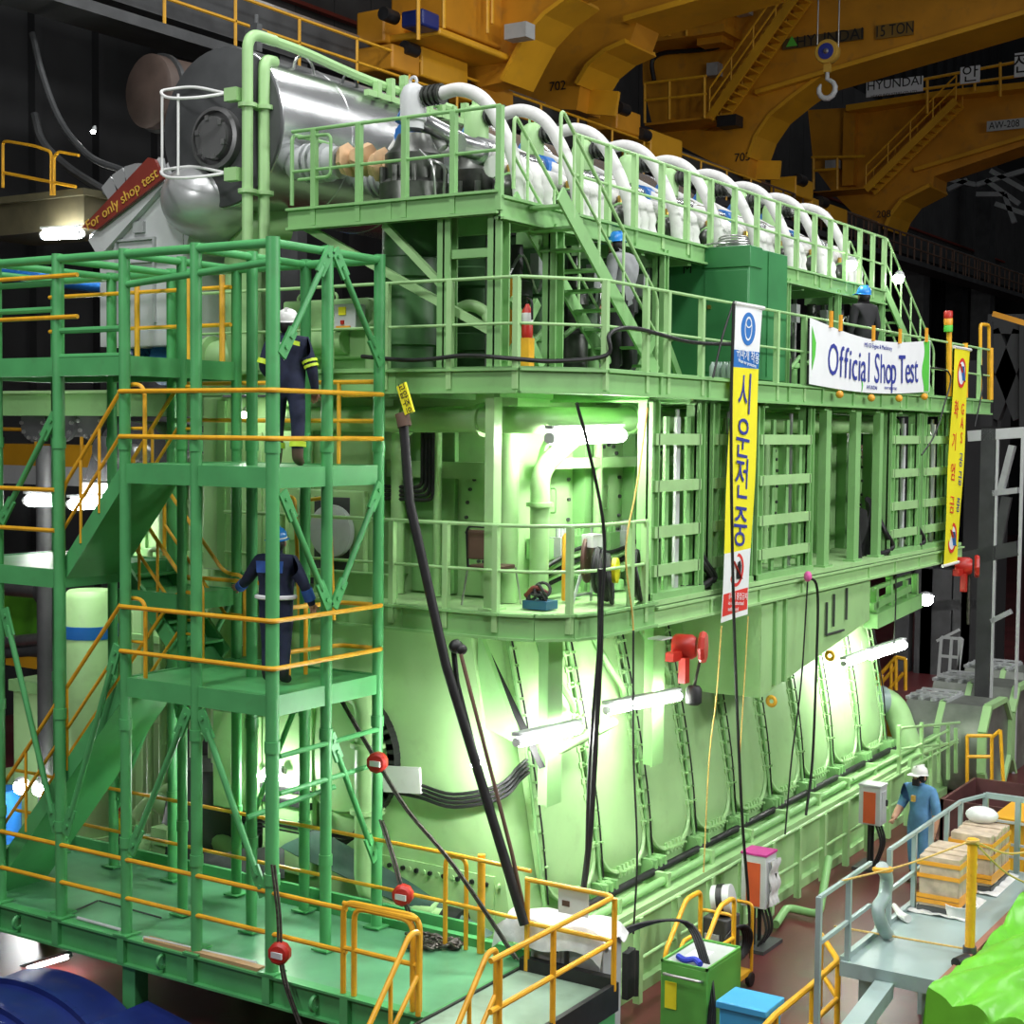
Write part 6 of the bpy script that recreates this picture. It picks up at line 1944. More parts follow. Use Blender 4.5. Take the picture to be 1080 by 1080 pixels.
text_mesh('lettering', 'M', 0.19, at(725, 284, 'X', lx - 0.003), YM, ZP, INKK, LK, 0.003)
for j in range(4):
    MB().ring((lx + 0.15 + 0.1 * j, 9.2 - 0.03 * j, top + 0.05 + 0.02 * (j % 2)), (0.15 * j, 0.1, 1), 0.2, 0.014, 20, 6).build('wire_coil', STEEL, LK) if j == 0 else None
b = MB()
for j in range(5):
    b.ring((lx + 0.3, 9.0, top + 0.04 + 0.028 * j), (0.05 * (j - 2), 0.06, 1), 0.24 - 0.01 * j, 0.013, 22, 6)
tag(b.build('wire_coil', STEEL), 'coil of thin grey wire on top of the green locker', 'wire coil')
BPK = thing('bottle_pack', 'shrink-wrapped pack of water bottles beside the green locker', 'bottle pack', (lx - 0.3, 8.85, 7.74))
CLEAR = mat('clear_plastic_bottles', (0.5, 0.62, 0.56), 0.15, var=0.1)
for i in range(4):
    for j in range(2):
        MB().lathe([(0.035, 0), (0.04, 0.02), (0.04, 0.17), (0.018, 0.21), (0.018, 0.235)], (lx - 0.35 + 0.085 * j, 8.72 + 0.09 * i, 7.74), (0, 0, 1), 8).build('bottle', CLEAR, BPK)
# ================================================================== banners
def quad(tl, tr, br, bl):
    def fn(u, v):
        return tl.lerp(tr, u).lerp(bl.lerp(br, u), v)
    return fn


def banner_panel(fn, v0, v1, m, name, parent, u0=0.0, u1=1.0, off=0.0, n=10, wav=0.012):
    def g(u, v):
        uu, vv = u0 + (u1 - u0) * u, v0 + (v1 - v0) * v
        p = fn(uu, vv)
        return p + V((0, -off - wav * math.sin(vv * 9 + uu * 3), 0))
    return MB().slab(g, 6, n, (0, 0.004, 0)).build(name, m, parent)


def disc_on(fn, u, v, r, ru, parent, m, name, off, r_in=0.0, wav=0.012, vs=1.0):
    """flat round mark on the banner"""
    c = fn(u, v)
    du = (fn(1, v) - fn(0, v)).normalized()
    dv = (fn(u, 1) - fn(u, 0)).normalized()
    c = c + V((0, -off - wav * math.sin(v * 9 + u * 3), 0))
    P, Q = [], []
    n = 28
    b = MB()
    for k in range(n):
        a = 2 * PI * k / n
        P.append(c + du * (r * ru * math.cos(a)) + dv * (r * math.sin(a)))
        Q.append(c + du * (r_in * ru * math.cos(a)) + dv * (r_in * math.sin(a)))
    if r_in:
        vs_ = P + Q
        fs = [(k, (k + 1) % n, n + (k + 1) % n, n + k) for k in range(n)]
        vs2 = [p + V((0, 0.002, 0)) for p in vs_]
        b.add(vs_ + vs2, fs + [tuple(2 * n + i for i in reversed(f)) for f in fs])
    else:
        b.prism(P, (0, 0.002, 0))
    return b.build(name, m, parent)


def btext(fn, body, u, v, size, m, parent, name='lettering', off=0.012, wide=1.0, wav=0.012, spacing=1.0):
    c = fn(u, v) + V((0, -off - wav * math.sin(v * 9 + u * 3), 0))
    du = (fn(1, v) - fn(0, v)).normalized()
    dv = (fn(u, 0) - fn(u, 1)).normalized()
    du = (du - dv * du.dot(dv)).normalized()
    return text_mesh(name, body, size, c, du, dv, m, parent, 0.001, wide=wide, spacing=spacing)


YB_ = 8.30
f1 = quad(at(776, 320, 'Y', YB_), at(804, 325, 'Y', YB_), at(789, 648, 'Y', YB_ - 0.05), at(760, 657, 'Y', YB_ - 0.05))
B1 = thing('safety_banner', 'long yellow hanging banner with white ear-protection sign on top', 'banner', f1(0.5, 1.0))
banner_panel(f1, 0.0, 0.145, BANW, 'white_panel', B1)
banner_panel(f1, 0.145, 0.20, BANB, 'blue_panel', B1)
banner_panel(f1, 0.20, 0.785, BANY, 'yellow_panel', B1, n=24)
banner_panel(f1, 0.785, 1.0, BANW, 'lower_white_panel', B1)
banner_panel(f1, 0.912, 0.982, INKR, 'red_panel', B1, 0.03, 0.97, 0.003)
MB().cyl(f1(-0.03, 0.0), f1(1.05, 0.0), 0.03, 8).build('roller_bar', WPAINT, B1)
W1 = (f1(1, 0.1) - f1(0, 0.1)).length
disc_on(f1, 0.47, 0.075, 0.22, 1.05, B1, BANB, 'blue_roundel', 0.004)
disc_on(f1, 0.47, 0.074, 0.16, 0.72, B1, BANW, 'ear_muff_ring', 0.007, 0.135)
disc_on(f1, 0.47, 0.055, 0.07, 1.4, B1, BANW, 'head_mark', 0.007, 0.055)
btext(f1, '귀마개 착용', 0.5, 0.162, 0.16, BANW, B1, wide=0.95)
btext(f1, 'Wear ear protection', 0.5, 0.185, 0.07, BANW, B1, wide=0.98)
for ch, v in (('시', 0.29), ('운', 0.435), ('전', 0.565), ('중', 0.715)):
    btext(f1, ch, 0.5, v, 0.60, INK, B1, wide=0.85, name='large_letter')
disc_on(f1, 0.48, 0.845, 0.22, 1.0, B1, INKR, 'prohibition_ring', 0.004, 0.175)
c = f1(0.48, 0.845) + V((0, -0.016, 0))
du = (f1(1, .845) - f1(0, .845)).normalized()
MB().bar(c - du * 0.13 + V((0, 0, 0.13)), c + du * 0.13 - V((0, 0, 0.13)), 0.003, 0.045, (0, 1, 0)).build('prohibition_bar', INKR, B1)
c2 = c + du * 0.04 + V((0, -0.002, 0))
MB().prism([c2 + V((-0.05, 0, -0.12)), c2 + V((0.06, 0, -0.12)), c2 + V((0.08, 0, 0.05)), c2 + V((0.05, 0, 0.12)), c2 + V((-0.02, 0, 0.10)), c2 + V((-0.06, 0, 0.0))], (0, 0.002, 0)).build('hand_mark', INKK, B1)
btext(f1, '관계자외 출입금지', 0.5, 0.93, 0.105, BANW, B1, wide=0.9)
btext(f1, 'No unauthorized', 0.5, 0.951, 0.075, BANW, B1)
btext(f1, 'authorized', 0.42, 0.968, 0.075, BANW, B1)
f2 = quad(at(1007, 366, 'Y', 8.3), at(1023, 369, 'Y', 8.3), at(1010, 593, 'Y', 8.25), at(995, 597, 'Y', 8.25))
B2_ = thing('gas_banner', 'far yellow hanging banner with red fire warning and GAS lettering', 'banner', f2(0.5, 1.0))
banner_panel(f2, 0.0, 1.0, BANY, 'yellow_panel', B2_, n=24)
for v in (0.0, 1.0):
    MB().cyl(f2(-0.05, v), f2(1.05, v), 0.03, 8).build('roller_bar', WPAINT, B2_)
for ch, v in (('화', 0.29), ('기', 0.44), ('엄', 0.58), ('금', 0.73)):
    btext(f2, ch, 0.30, v, 0.36, INKR, B2_, wide=0.85, name='large_letter')
for ch, v in (('G', 0.285), ('A', 0.35), ('S', 0.42)):
    btext(f2, ch, 0.75, v, 0.30, INKR, B2_, wide=0.85, name='gas_letter')
for ch, v in (('공', 0.525), ('급', 0.61), ('중', 0.735)):
    btext(f2, ch, 0.75, v, 0.30, INK, B2_, wide=0.8, name='letter')
for v in (0.115, 0.88):
    disc_on(f2, 0.5, v, 0.26, 0.95, B2_, BANW, 'sign_field', 0.004)
    disc_on(f2, 0.5, v, 0.28, 0.95, B2_, INKR, 'prohibition_ring', 0.007, 0.215)
    c = f2(0.5, v) + V((0, -0.02, 0))
    du = (f2(1, v) - f2(0, v)).normalized()
    MB().bar(c - du * 0.05 + V((0, 0, 0.12)), c + du * 0.05 - V((0, 0, 0.14)), 0.003, 0.10, (0, 1, 0)).build('match_mark', BANB, B2_)
    MB().bar(c - du * 0.16 + V((0, 0, 0.16)), c + du * 0.16 - V((0, 0, 0.16)), 0.003, 0.05, (0, 1, 0)).build('prohibition_bar', INKR, B2_)
tl, tr, br, bl = at(853, 335, 'Y', 8.3), at(980, 359, 'Y', 8.3), at(979, 413, 'Y', 8.3), at(852, 405, 'Y', 8.3)
def f3(u, v):
    p = tl.lerp(tr, u).lerp(bl.lerp(br, u), v)
    return p - V((0, 0, 0.16 * math.sin(PI * u) * (1 - 0.5 * v)))
B3 = thing('test_banner', 'white banner lettered Official Shop Test tied to the middle gallery', 'banner', f3(0.5, 1.0))
MB().slab(lambda u, v: f3(u, v) + V((0, -0.02 - 0.004 * math.sin(u * 15), 0)), 30, 10, (0, 0.005, 0)).build('cloth', BANW, B3)
MB().slab(lambda u, v: f3(0.93 + 0.06 * u + 0.012 * math.sin(v * 8) * (1 - u), v * 0.98 + 0.01) + V((0, -0.029, 0)), 4, 10, (0, 0.003, 0)).build('green_edge', INKG, B3)
b = MB().prism([f3(0.012, 0.12) - V((0, .031, 0)), f3(0.04, 0.35) - V((0, .031, 0)), f3(0.035, 0.55) - V((0, .031, 0)), f3(0.015, 0.78) - V((0, .031, 0))], (0, 0.003, 0))
b.build('green_leaf', INKG, B3)


def b3text(body, u0, u1, v, size, m, wide, name):
    """letters one by one, following the sag of the cloth"""
    n = len(body)
    out = MB()
    dg = bpy.context.evaluated_depsgraph_get()
    for i, ch in enumerate(body):
        if ch == ' ':
            continue
        u = u0 + (u1 - u0) * i / (n - 1)
        c = f3(u, v) + V((0, -0.030, 0))
        du = (f3(min(u + 0.02, 1), v) - f3(max(u - 0.02, 0), v)).normalized()
        text_mesh(name, ch, size, c, du, V((0, 0, 1)) - du * du.z, m, B3, 0.001, wide=wide)


LW = (tr - tl).length
us = {'O': .165, 'f': .225}
def letters(seq, v, size, m, wide, name):
    for ch, u in seq:
        c = f3(u, v) + V((0, -0.030, 0))
        du = (f3(min(u + 0.02, 1), v) - f3(max(u - 0.02, 0), v)).normalized()
        text_mesh(name, ch, size, c, du, V((0, 0, 1)) - du * du.z, m, B3, 0.001, wide=wide, align='CENTER')


letters([('O', .165), ('f', .225), ('f', .262), ('i', .295), ('c', .33), ('i', .368), ('a', .40), ('l', .443), ('S', .51), ('h', .56), ('o', .61), ('p', .655), ('T', .73), ('e', .785), ('s', .825), ('t', .863)], 0.56, 0.68, INK, 0.86, 'letter')
c = f3(0.52, 0.12) + V((0, -0.030, 0))
du = (f3(0.6, 0.13) - f3(0.44, 0.13)).normalized()
text_mesh('small_lettering', 'ME-GI Engine & Machinery', 0.10, c, du, ZP, INK, B3, 0.001, wide=1.2)
for u, tx, s_ in ((0.47, 'HYUNDAI', 0.09), (0.63, 'HEAVY INDUSTRIES', 0.06)):
    c = f3(u, 0.90) + V((0, -0.030, 0))
    text_mesh('small_lettering', tx, s_, c, du, ZP, INK, B3, 0.001, wide=1.2)
c = f3(0.39, 0.89) + V((0, -0.030, 0))
MB().prism([c + V((-0.03, 0, 0.13)), c + V((0.04, 0, 0.02)), c + V((-0.02, 0, -0.13)), c + V((0.0, 0, 0.0))], (0, 0.002, 0)).build('green_mark', INKG, B3)
for i, u in enumerate((0.14, 0.21, 0.47, 0.70, 0.95)):
    p = f3(u, 0.0)
    MB().bar(p + V((0, -0.04, 0.22)), p + V((0, -0.04, -0.02)), 0.09, 0.03, (0, 1, 0)).build('orange_tie', TAPE, B3)
for u in (0.21, 0.46, 0.70, 0.94):
    p = f3(u, 1.0)
    MB().ball(p + V((0, -0.04, -0.08)), 0.06, 10, 8).build('orange_tie', TAPE, B3)
# yellow posts and signal tower at the end of the middle gallery
for i, (px, y0, y1) in enumerate(((1001, 330, 420), (1018, 362, 424), (1045, 367, 418))):
    a, c = at(px, y1, 'Y', 8.38), at(px, y0, 'Y', 8.38)
    a.z = 7.72
    tag(MB().cyl(a, c, 0.05, 10).build('yellow_post', YEL), ['yellow post left of the far yellow banner', 'yellow post right of the far yellow banner', 'yellow post nearest the gallery corner end, far right'][i], 'post')
t = thing('signal_tower', 'small red amber green signal lamp on the yellow post', 'signal lamp', at(1000, 352, 'Y', 8.38))
for j, m in enumerate((INKG, TAPE, RED)):
    p = at(1000, 350 - 7 * j, 'Y', 8.38)
    MB().lathe([(0.075, 0), (0.08, 0.02), (0.08, 0.12), (0.07, 0.14)], p, (0, 0, 1), 14).build(['green_lens', 'amber_lens', 'red_lens'][j], m, t)
b = MB().tube(fillet([at(1034, 424, 'Y', 8.5), at(1034, 342, 'Y', 8.5), at(1043, 343, 'Y', 8.5), at(1043, 424, 'Y', 8.5)], 0.1), 0.035, 8)
tag(b.build('yellow_hoop', YEL), 'tall narrow yellow hoop beyond the end of the gallery', 'hoop')

# ================================================================== hoists, hooks, chains
def hoist(label, px, py, y, s, pend):
    c = at(px, py, 'Y', y)
    t = thing('chain_hoist', label, 'hoist', c)
    MB().lathe([(0.14 * s, -0.16 * s), (0.17 * s, -0.12 * s), (0.17 * s, 0.1 * s), (0.13 * s, 0.16 * s)], c, (0.3, -1, 0), 16).build('hoist_body', RED, t)
    MB().lathe([(0.2 * s, -0.04 * s), (0.22 * s, 0), (0.2 * s, 0.05 * s)], c + V((0.1 * s, -0.22 * s, 0)), (0.3, -1, 0), 8).build('hand_wheel', RED, t)
    MB().cbox(c + V((-0.25 * s, 0.02, -0.1 * s)), (0.32 * s, 0.12 * s, 0.12 * s)).build('trolley', RED, t)
    MB().cbox(c + V((-0.12 * s, -0.05, -0.3 * s)), (0.13 * s, 0.1 * s, 0.34 * s)).build('brake_box', RED, t)
    MB().bar(c + V((-0.3 * s, 0.1, 0.12)), c + V((-0.3 * s, 0.3, 0.12)), 0.3 * s, 0.02).build('beam_clamp', LGREY, t)
    if pend:
        q = at(732, 725, 'Y', y - 0.1)
        MB().cyl(c + V((0.18 * s, -0.15, -0.1)), q, 0.018, 6).build('load_chain', CHAIN, t)
        MB().lathe([(0.06, 0), (0.1, 0.03), (0.1, 0.2), (0.07, 0.24)], q - V((0, 0, 0.22)), (0, 0, 1), 10).build('chain_bag', BLACK, t)
    else:
        MB().cyl(c + V((0.05, -0.1, -0.1)), c + V((0.05, -0.1, -1.1)), 0.03, 6).build('load_chain', CHAIN, t)
    return t


hoist('red chain hoist under the lower gallery by long yellow banner', 722, 682, 8.3, 0.92, True)
hoist('far red chain hoist under the far yellow banner', 1016, 597, 8.25, 1.0, False)


def lever_hoist(label, path_up, c, path_down, s=1.0):
    t = thing('lever_hoist', label, 'hoist', c)
    MB().lathe([(0.09 * s, -0.07), (0.12 * s, -0.04), (0.12 * s, 0.04), (0.09 * s, 0.07)], c, (-1, -0.4, 0), 10).build('hoist_body', RED, t)
    MB().cbox(c + V((-0.085, -0.03, 0)), (0.02, 0.14 * s, 0.06 * s)).build('name_badge', LGREY, t)
    for i, pth in enumerate((path_up, path_down)):
        for o in (-0.02, 0.02):
            MB().tube([p + V((0, o, 0)) for p in smooth_path(pth, 5)], 0.014, 6).build('chain', CHAIN, t)
    return t


X1 = 13.5
c = at(398, 804, 'X', X1)
lever_hoist('red lever hoist hanging beside the far tower corner, upper one', [at(354, 728, 'X', X1), at(378, 770, 'X', X1), c], c, [c, at(430, 855, 'X', X1), at(480, 915, 'X', X1), at(545, 1012, 'X', X1)])
c = at(425, 944, 'X', 13.3)
lever_hoist('red lever hoist in front of green tarpaulin above coiled chain', [at(402, 865, 'X', 13.6), at(415, 905, 'X', 13.4), c], c, [c, at(432, 965, 'X', 13.3), on(440, 992, 1.27)])
c = at(295, 1005, 'X', 11.85)
lever_hoist('red lever hoist hanging in front of the nearest tower post', [at(288, 912, 'X', 11.88), at(294, 965, 'X', 11.86), c], c, [c, at(302, 1040, 'X', 11.85), at(318, 1085, 'X', 11.85)])
b = MB()
r = random.Random(4)
for j in range(70):
    p = on(432 + r.uniform(0, 52), 988 + r.uniform(-3, 12), 1.26 + r.uniform(0, 0.03))
    b.ring(p, (r.uniform(-.5, .5), r.uniform(-.5, .5), 1), 0.055, 0.015, 10, 5)
tag(b.build('chain_heap', CHAIN), 'heap of greasy chain on the base platform', 'chain', kind='stuff')
# long black poles leaning from platform to middle gallery
PO = thing('leaning_pole', 'long black cable pole with yellow sign leaning by the engine corner', 'pole', at(552, 972, 'X', 13.55))
MB().tube([at(425, 440, 'X', 13.2), at(432, 530, 'X', 13.24), at(470, 700, 'X', 13.35), at(553, 975, 'X', 13.55)], 0.055, 10).build('pole', BLACK, PO)
sg = [at(x, y, 'X', 13.15) for x, y in ((418, 408), (427, 403), (436, 434), (427, 438))]
MB().prism(sg, (0.03, 0, 0)).build('yellow_sign', BANY, PO)
dn = (sg[3] - sg[0]).normalized()
text_mesh('lettering', '고압주의', 0.10, (sg[0] + sg[2]) / 2 - V((0.004, 0, 0)), dn, V((-1, 0, 0)).cross(dn), INKK, PO, 0.002)
MB().tube([at(424, 436, 'X', 13.2), at(427, 450, 'X', 13.2)], 0.08, 10).build('brown_clamp', RUST, PO)
P2 = thing('leaning_pole', 'shorter thin brown-black pole with knob beside the long black one', 'pole', at(553, 955, 'X', 13.7))
MB().tube([at(478, 683, 'X', 13.5), at(482, 720, 'X', 13.5), at(510, 830, 'X', 13.6), at(552, 958, 'X', 13.7)], 0.03, 8).build('pole', BLACK, P2)
MB().ball(at(481, 682, 'X', 13.5), 0.08, 12, 8).build('knob', BLACK, P2)
MB().ball(at(487, 685, 'X', 13.5), 0.06, 12, 8).build('knob', BLACK, P2)
MB().tube([at(486, 690, 'X', 13.46), at(540, 900, 'X', 13.6), at(556, 975, 'X', 13.65)], 0.022, 8).build('red_strand', RUST, P2)
# hanging cables and ropes along the engine side
cabs = [
    ('hanging_cable', 0.035, BLACK, 'thick black cable bundle falling from lower gallery to bedplate', [(633, 600), (633, 680), (628, 780), (622, 880), (612, 965)], 8.28),
    ('hanging_cable', 0.018, BLACK, 'thin black cable beside the thick cable bundle', [(608, 425), (620, 470), (637, 560), (634, 650), (622, 800), (618, 930)], 8.2),
    ('hanging_cable', 0.012, BLACK, 'thin black wire falling past the hanging side lamp', [(668, 665), (668, 790), (672, 900), (668, 985)], 8.25),
    ('hanging_cable', 0.02, BLACK, 'black cable hanging in front of the long yellow banner', [(774, 320), (771, 450), (774, 650), (782, 850), (790, 960), (793, 1075)], 8.05),
    ('guy_wire', 0.014, BLACK, 'black guy wire at top left of the long yellow banner', [(774, 318), (762, 355), (752, 398)], 8.3),
    ('rope_line', 0.009, ROPE, 'left thin ochre line under the long yellow banner', [(761, 660), (755, 740), (748, 800), (742, 920)], 8.22),
    ('rope_line', 0.009, ROPE, 'right thin ochre line under the long yellow banner', [(789, 650), (785, 720), (780, 800)], 8.22),
    ('rope_line', 0.011, ROPE, 'ochre rope from middle gallery past the cable reel', [(683, 430), (672, 510), (660, 580), (667, 650), (668, 680)], 8.3),
    ('hanging_cable', 0.02, BLACK, 'black cable with pink tie over the hanging green box', [(851, 608), (862, 622), (861, 700), (857, 800), (850, 860)], 8.25),
    ('hanging_cable', 0.012, BLACK, 'thin black cable left of the pink tied cable', [(852, 610), (845, 720), (835, 800), (828, 880)], 8.25),
    ('hanging_cable', 0.015, BLACK, 'black cable sagging below the middle gallery near far banner', [(945, 388), (1000, 392), (995, 430), (985, 460), (972, 480)], 8.3),
    ('hanging_cable', 0.015, BLACK, 'black cable hanging from gallery end behind far banner', [(1035, 385), (1036, 410), (1028, 450)], 8.3),
    ('hanging_cable', 0.014, BLACK, 'black lamp lead from the far lamp upward', [(942, 690), (944, 660), (945, 610), (944, 590)], 8.5),
]
for nm, r_, m, lab, pts, y in cabs:
    tag(MB().tube(smooth_path([at(px, py, 'Y', y) for px, py in pts], 6), r_, 6).build(nm, m), lab, 'rope' if 'rope' in nm else 'cable')
pk = at(852, 608, 'Y', 8.22)
tag(MB().ball(pk, 0.06, 10, 8, (1, 1, 1.3)).build('pink_tie', mat('pink_ribbon', (0.75, 0.12, 0.40), 0.5)), 'pink ribbon tie on the cable at the lower gallery edge', 'ribbon')
b = MB().tube(smooth_path([at(540, 412, 'X', 14.15), at(600, 398, 'X', 14.15)], 4) , 0.001, 4) if False else None
b = MB().tube(smooth_path([(14.18, 11.2, 7.86), (14.12, 10.4, 7.80), (14.12, 9.7, 7.84), (14.13, 9.1, 7.80), (14.5, 8.75, 7.78), (14.98, 8.36, 7.86), (15.02, 8.34, 8.1), (15.6, 8.34, 8.2), (17.0, 8.33, 8.12), (18.4, 8.33, 8.16)], 6), 0.025, 8)
tag(b.build('gallery_cable', BLACK), 'black cable looping along the edge of the middle gallery', 'cable')
for i, xx in enumerate((17.75, 17.85, 24.9, 26.6)):
    b = MB().tube(smooth_path([(xx, 8.62, 5.6), (xx + 0.05, 8.5, 5.35), (xx + 0.25, 8.45, 5.12), (xx + 0.0, 8.5, 5.02), (xx - 0.3, 8.6, 5.02)], 6), 0.045, 8)
    tag(b.build('thick_cable', BLACK), ['first thick black cable bend at foot of the first rack', 'second thick black cable bend at foot of the first rack', 'black cable bend in the open bay by the fourth rack', 'black cable bend at the foot of the last racks'][i], 'cable')
for i, (px, py) in enumerate(((905, 570), (918, 560))):
    a = at(px, py, 'Y', 8.7)
    b = MB().slab(lambda u, v: a + V((0.5 * u - 0.25, 0.08 * math.sin(u * 7 + v * 5), 1.15 * (v - 0.5) * (1 - 0.45 * abs(u - 0.5)))), 10, 14, (0, 0.015, 0))
    tag(b.build('black_sheet', BLACKC), ['left crumpled black sheet in the open bay', 'right crumpled black sheet in the open bay'][i], 'sheet')
# pale tank and dark cable drum seen through the open bay
t = thing('cable_drum', 'dark brown machine drum seen through the open bay', 'drum', (25, 12.5, 5))
a = at(915, 490, 'Y', 12.0)
for j in range(4):
    MB().lathe([(0.5, 0), (0.55, 0.05), (0.55, 0.12), (0.5, 0.17)], (a.x - 0.5 + 0.25 * j, 12.0, a.z - 0.1), (1, 0, 0), 22).build('flange', RUST, t)

# ================================================================== things on the lower gallery
CHR = thing('folding_chair', 'brown chair with steel legs on the lower gallery', 'chair', (14.7, 9.75, 4.98))
a = at(498, 645, 'Z', 4.98)
cx, cy = a.x, a.y
cx, cy = 14.75, 9.72
MB().box(cx - 0.2, cx + 0.2, cy - 0.2, cy + 0.2, 5.40, 5.45).build('seat', BROWN, CHR, bevel=0.015)
MB().box(cx - 0.23, cx - 0.19, cy - 0.19, cy + 0.19, 5.52, 5.86).build('backrest', BROWN, CHR, bevel=0.015)
MB().tube(fillet([(cx - 0.2, cy - 0.2, 5.42), (cx - 0.23, cy - 0.2, 5.9), (cx - 0.23, cy + 0.2, 5.9), (cx - 0.2, cy + 0.2, 5.42)], 0.08), 0.015, 8).build('back_frame', BLACK, CHR)
for (dx, dy) in ((-0.2, -0.2), (-0.2, 0.2), (0.2, -0.2), (0.2, 0.2)):
    MB().cyl((cx + dx, cy + dy, 5.42), (cx + dx * 1.25, cy + dy * 1.25, 4.98), 0.012, 8).build('leg', STEEL, CHR)
t = thing('tool_box', 'blue tool crate full of dark hoses on the lower gallery', 'tool box', (14.75, 9.0, 4.98))
MB().box(14.6, 14.85, 8.88, 9.2, 4.985, 5.08).build('tray', mat('teal_plastic', (0.02, 0.10, 0.20), 0.5), t)
b = MB()
r = random.Random(8)
for j in range(6):
    b.ring((14.72, 9.05 + r.uniform(-.08, .08), 5.1 + 0.02 * j), (r.uniform(-1, 1), r.uniform(-1, 1), 0.6), 0.09, 0.018, 14, 6)
b.build('hose_tangle', BLACK, t)
MB().tube(smooth_path([(14.68, 9.2, 5.12), (14.7, 9.1, 5.22), (14.74, 8.95, 5.16)], 5), 0.03, 8).build('red_handle', DRED, t)
RE = thing('cable_reel', 'black cable reel on a steel stand with yellow hub', 'cable reel', (15.6, 8.75, 4.98))
rx, ry, rz = 15.55, 8.72, 5.38
MB().lathe([(0.27, -0.02), (0.28, 0.0), (0.27, 0.02)], (rx, ry + 0.18, rz + 0.12), (0.3, -1, 0), 26).build('side_disc', BROWN, RE)
b = MB()
for j in range(6):
    b.ring((rx + 0.02 + 0.02 * (j % 3), ry - 0.03 * j + 0.05, rz - 0.02 * j), (0.3 + 0.1 * (j % 3), -1, 0.1 * (j % 2)), 0.25 + 0.012 * (j % 3), 0.03, 26, 7)
b.build('cable_coil', BLACK, RE)
MB().lathe([(0.15, -0.02), (0.15, 0.03), (0.05, 0.05)], (rx + 0.1, ry - 0.14, rz), (0.3, -1, 0), 20).build('yellow_hub', BANY, RE)
for dx in (-0.22, 0.22):
    MB().bar((rx + dx, ry + 0.25, 4.985), (rx + dx * 0.4, ry + 0.15, rz + 0.15), 0.03, 0.03).build('stand_leg', LGREY, RE)
MB().bar((rx - 0.22, ry + 0.24, 5.08), (rx + 0.22, ry + 0.24, 5.08), 0.025, 0.025).build('stand_bar', LGREY, RE)
MB().box(rx - 0.1, rx + 0.12, ry + 0.05, ry + 0.2, rz + 0.27, rz + 0.42).build('plug_box', WPAINT, RE)
b = MB()
for j in range(4):
    b.ring((16.08, 8.52, 5.32 - 0.012 * j), (0.4, -1 + 0.1 * j, 0.05 * j), 0.27 + 0.01 * j, 0.022, 26, 6)
tag(b.build('cable_coil', BLACK), 'coiled black cable hung on the gallery post by the reel', 'cable coil')
t = thing('gas_bottle', 'orange and black strapped cylinder among valves on lower gallery', 'cylinder', (15.5, 9.15, 5.3))
MB().lathe([(0.055, 0.0), (0.06, 0.02), (0.06, 0.75), (0.03, 0.8)], (15.5, 9.15, 5.0), (0, 0, 1), 12).build('bottle', TAPE, t)
MB().cyl((15.57, 9.15, 5.0), (15.57, 9.15, 5.7), 0.03, 8).build('black_side', BLACK, t)
t = thing('fire_extinguisher', 'red fire extinguisher by the corner column on middle gallery', 'extinguisher', (14.6, 9.05, 7.74))
q = at(556, 352, 'X', 14.6)
MB().lathe([(0.06, 0.0), (0.065, 0.02), (0.065, 0.30), (0.03, 0.35), (0.02, 0.38)], (14.6, q.y, 8.05), (0, 0, 1), 14).build('bottle', RED, t)
MB().lathe([(0.067, 0.16), (0.067, 0.28)], (14.6, q.y, 8.05), (0, 0, 1), 14).build('label_band', WPAINT, t)
MB().tube(smooth_path([(14.6, q.y, 8.5), (14.56, q.y - 0.08, 8.45), (14.56, q.y - 0.09, 8.25)], 5), 0.014, 6).build('nozzle_hose', BLACK, t)
MB().box(14.54, 14.66, q.y - 0.06, q.y + 0.06, 7.73, 8.05).build('stand', YEL, t)
tag(MB().box(14.58, 14.66, q.y + 0.15, q.y + 0.24, 7.74, 8.75).build('orange_fire_post', mat('orange_board', (0.65, 0.28, 0.02), 0.5)), 'slim orange board on end beside the fire extinguisher', 'board')

# ================================================================== lamps that are switched on
def tube_lamp(label, p, q, r=0.055, holder=True, n=1):
    p, q = V(p), V(q)
    t = thing('tube_lamp', label, 'lamp', (p + q) / 2)
    d = (q - p).normalized()
    if n == 1:
        MB().cyl(p + d * 0.06, q - d * 0.06, r, 12).build('lit_tube', LAMP, t)
    MB().bar(p + V((0, 0.02, r * 1.4)), q + V((0, 0.02, r * 1.4)), 0.10, 0.04).build('housing', GREY, t)
    for e in (p, q):
        MB().cyl(e - d * 0.02, e + d * 0.06 if e == p else e + d * 0.02, r * 0.8, 12).build('end_cap', LGREY, t)
    return t


tube_lamp('bright tube lamp under the middle gallery by the entablature', at(580, 462, 'Y', 8.95), at(657, 459, 'Y', 8.95), 0.085)
tube_lamp('bright tube lamp over crankcase doors, right of two', at(640, 749, 'Y', 8.72), at(717, 734, 'Y', 8.72), 0.06)
tube_lamp('bright tube lamp over crankcase doors, left of two', at(545, 783, 'Y', 8.80), at(612, 768, 'Y', 8.80), 0.06)
tube_lamp('bright tube lamp hanging at the far end of the crankcase', at(917, 692, 'Y', 8.6), at(954, 680, 'Y', 8.6), 0.075)
tube_lamp('second far tube lamp close against the last crankcase doors', at(890, 700, 'Y', 8.85), at(912, 692, 'Y', 8.85), 0.06)
tube_lamp('strip lamp below the base platform at bottom left', at(-10, 1033, 'X', 13.0), at(74, 1008, 'X', 13.0), 0.03)
tube_lamp('lit tube lamp behind the tower at left, over silver casing', at(28, 528, 'X', 15.9), at(60, 528, 'X', 15.9), 0.09)
tube_lamp('second lit tube lamp behind the tower, just right of the first', at(74, 532, 'X', 15.9), at(112, 530, 'X', 15.9), 0.09)
tube_lamp('dim long strip lamp at upper left under the concrete ledge', at(45, 248, 'X', 18.8), at(86, 246, 'X', 18.8), 0.09)


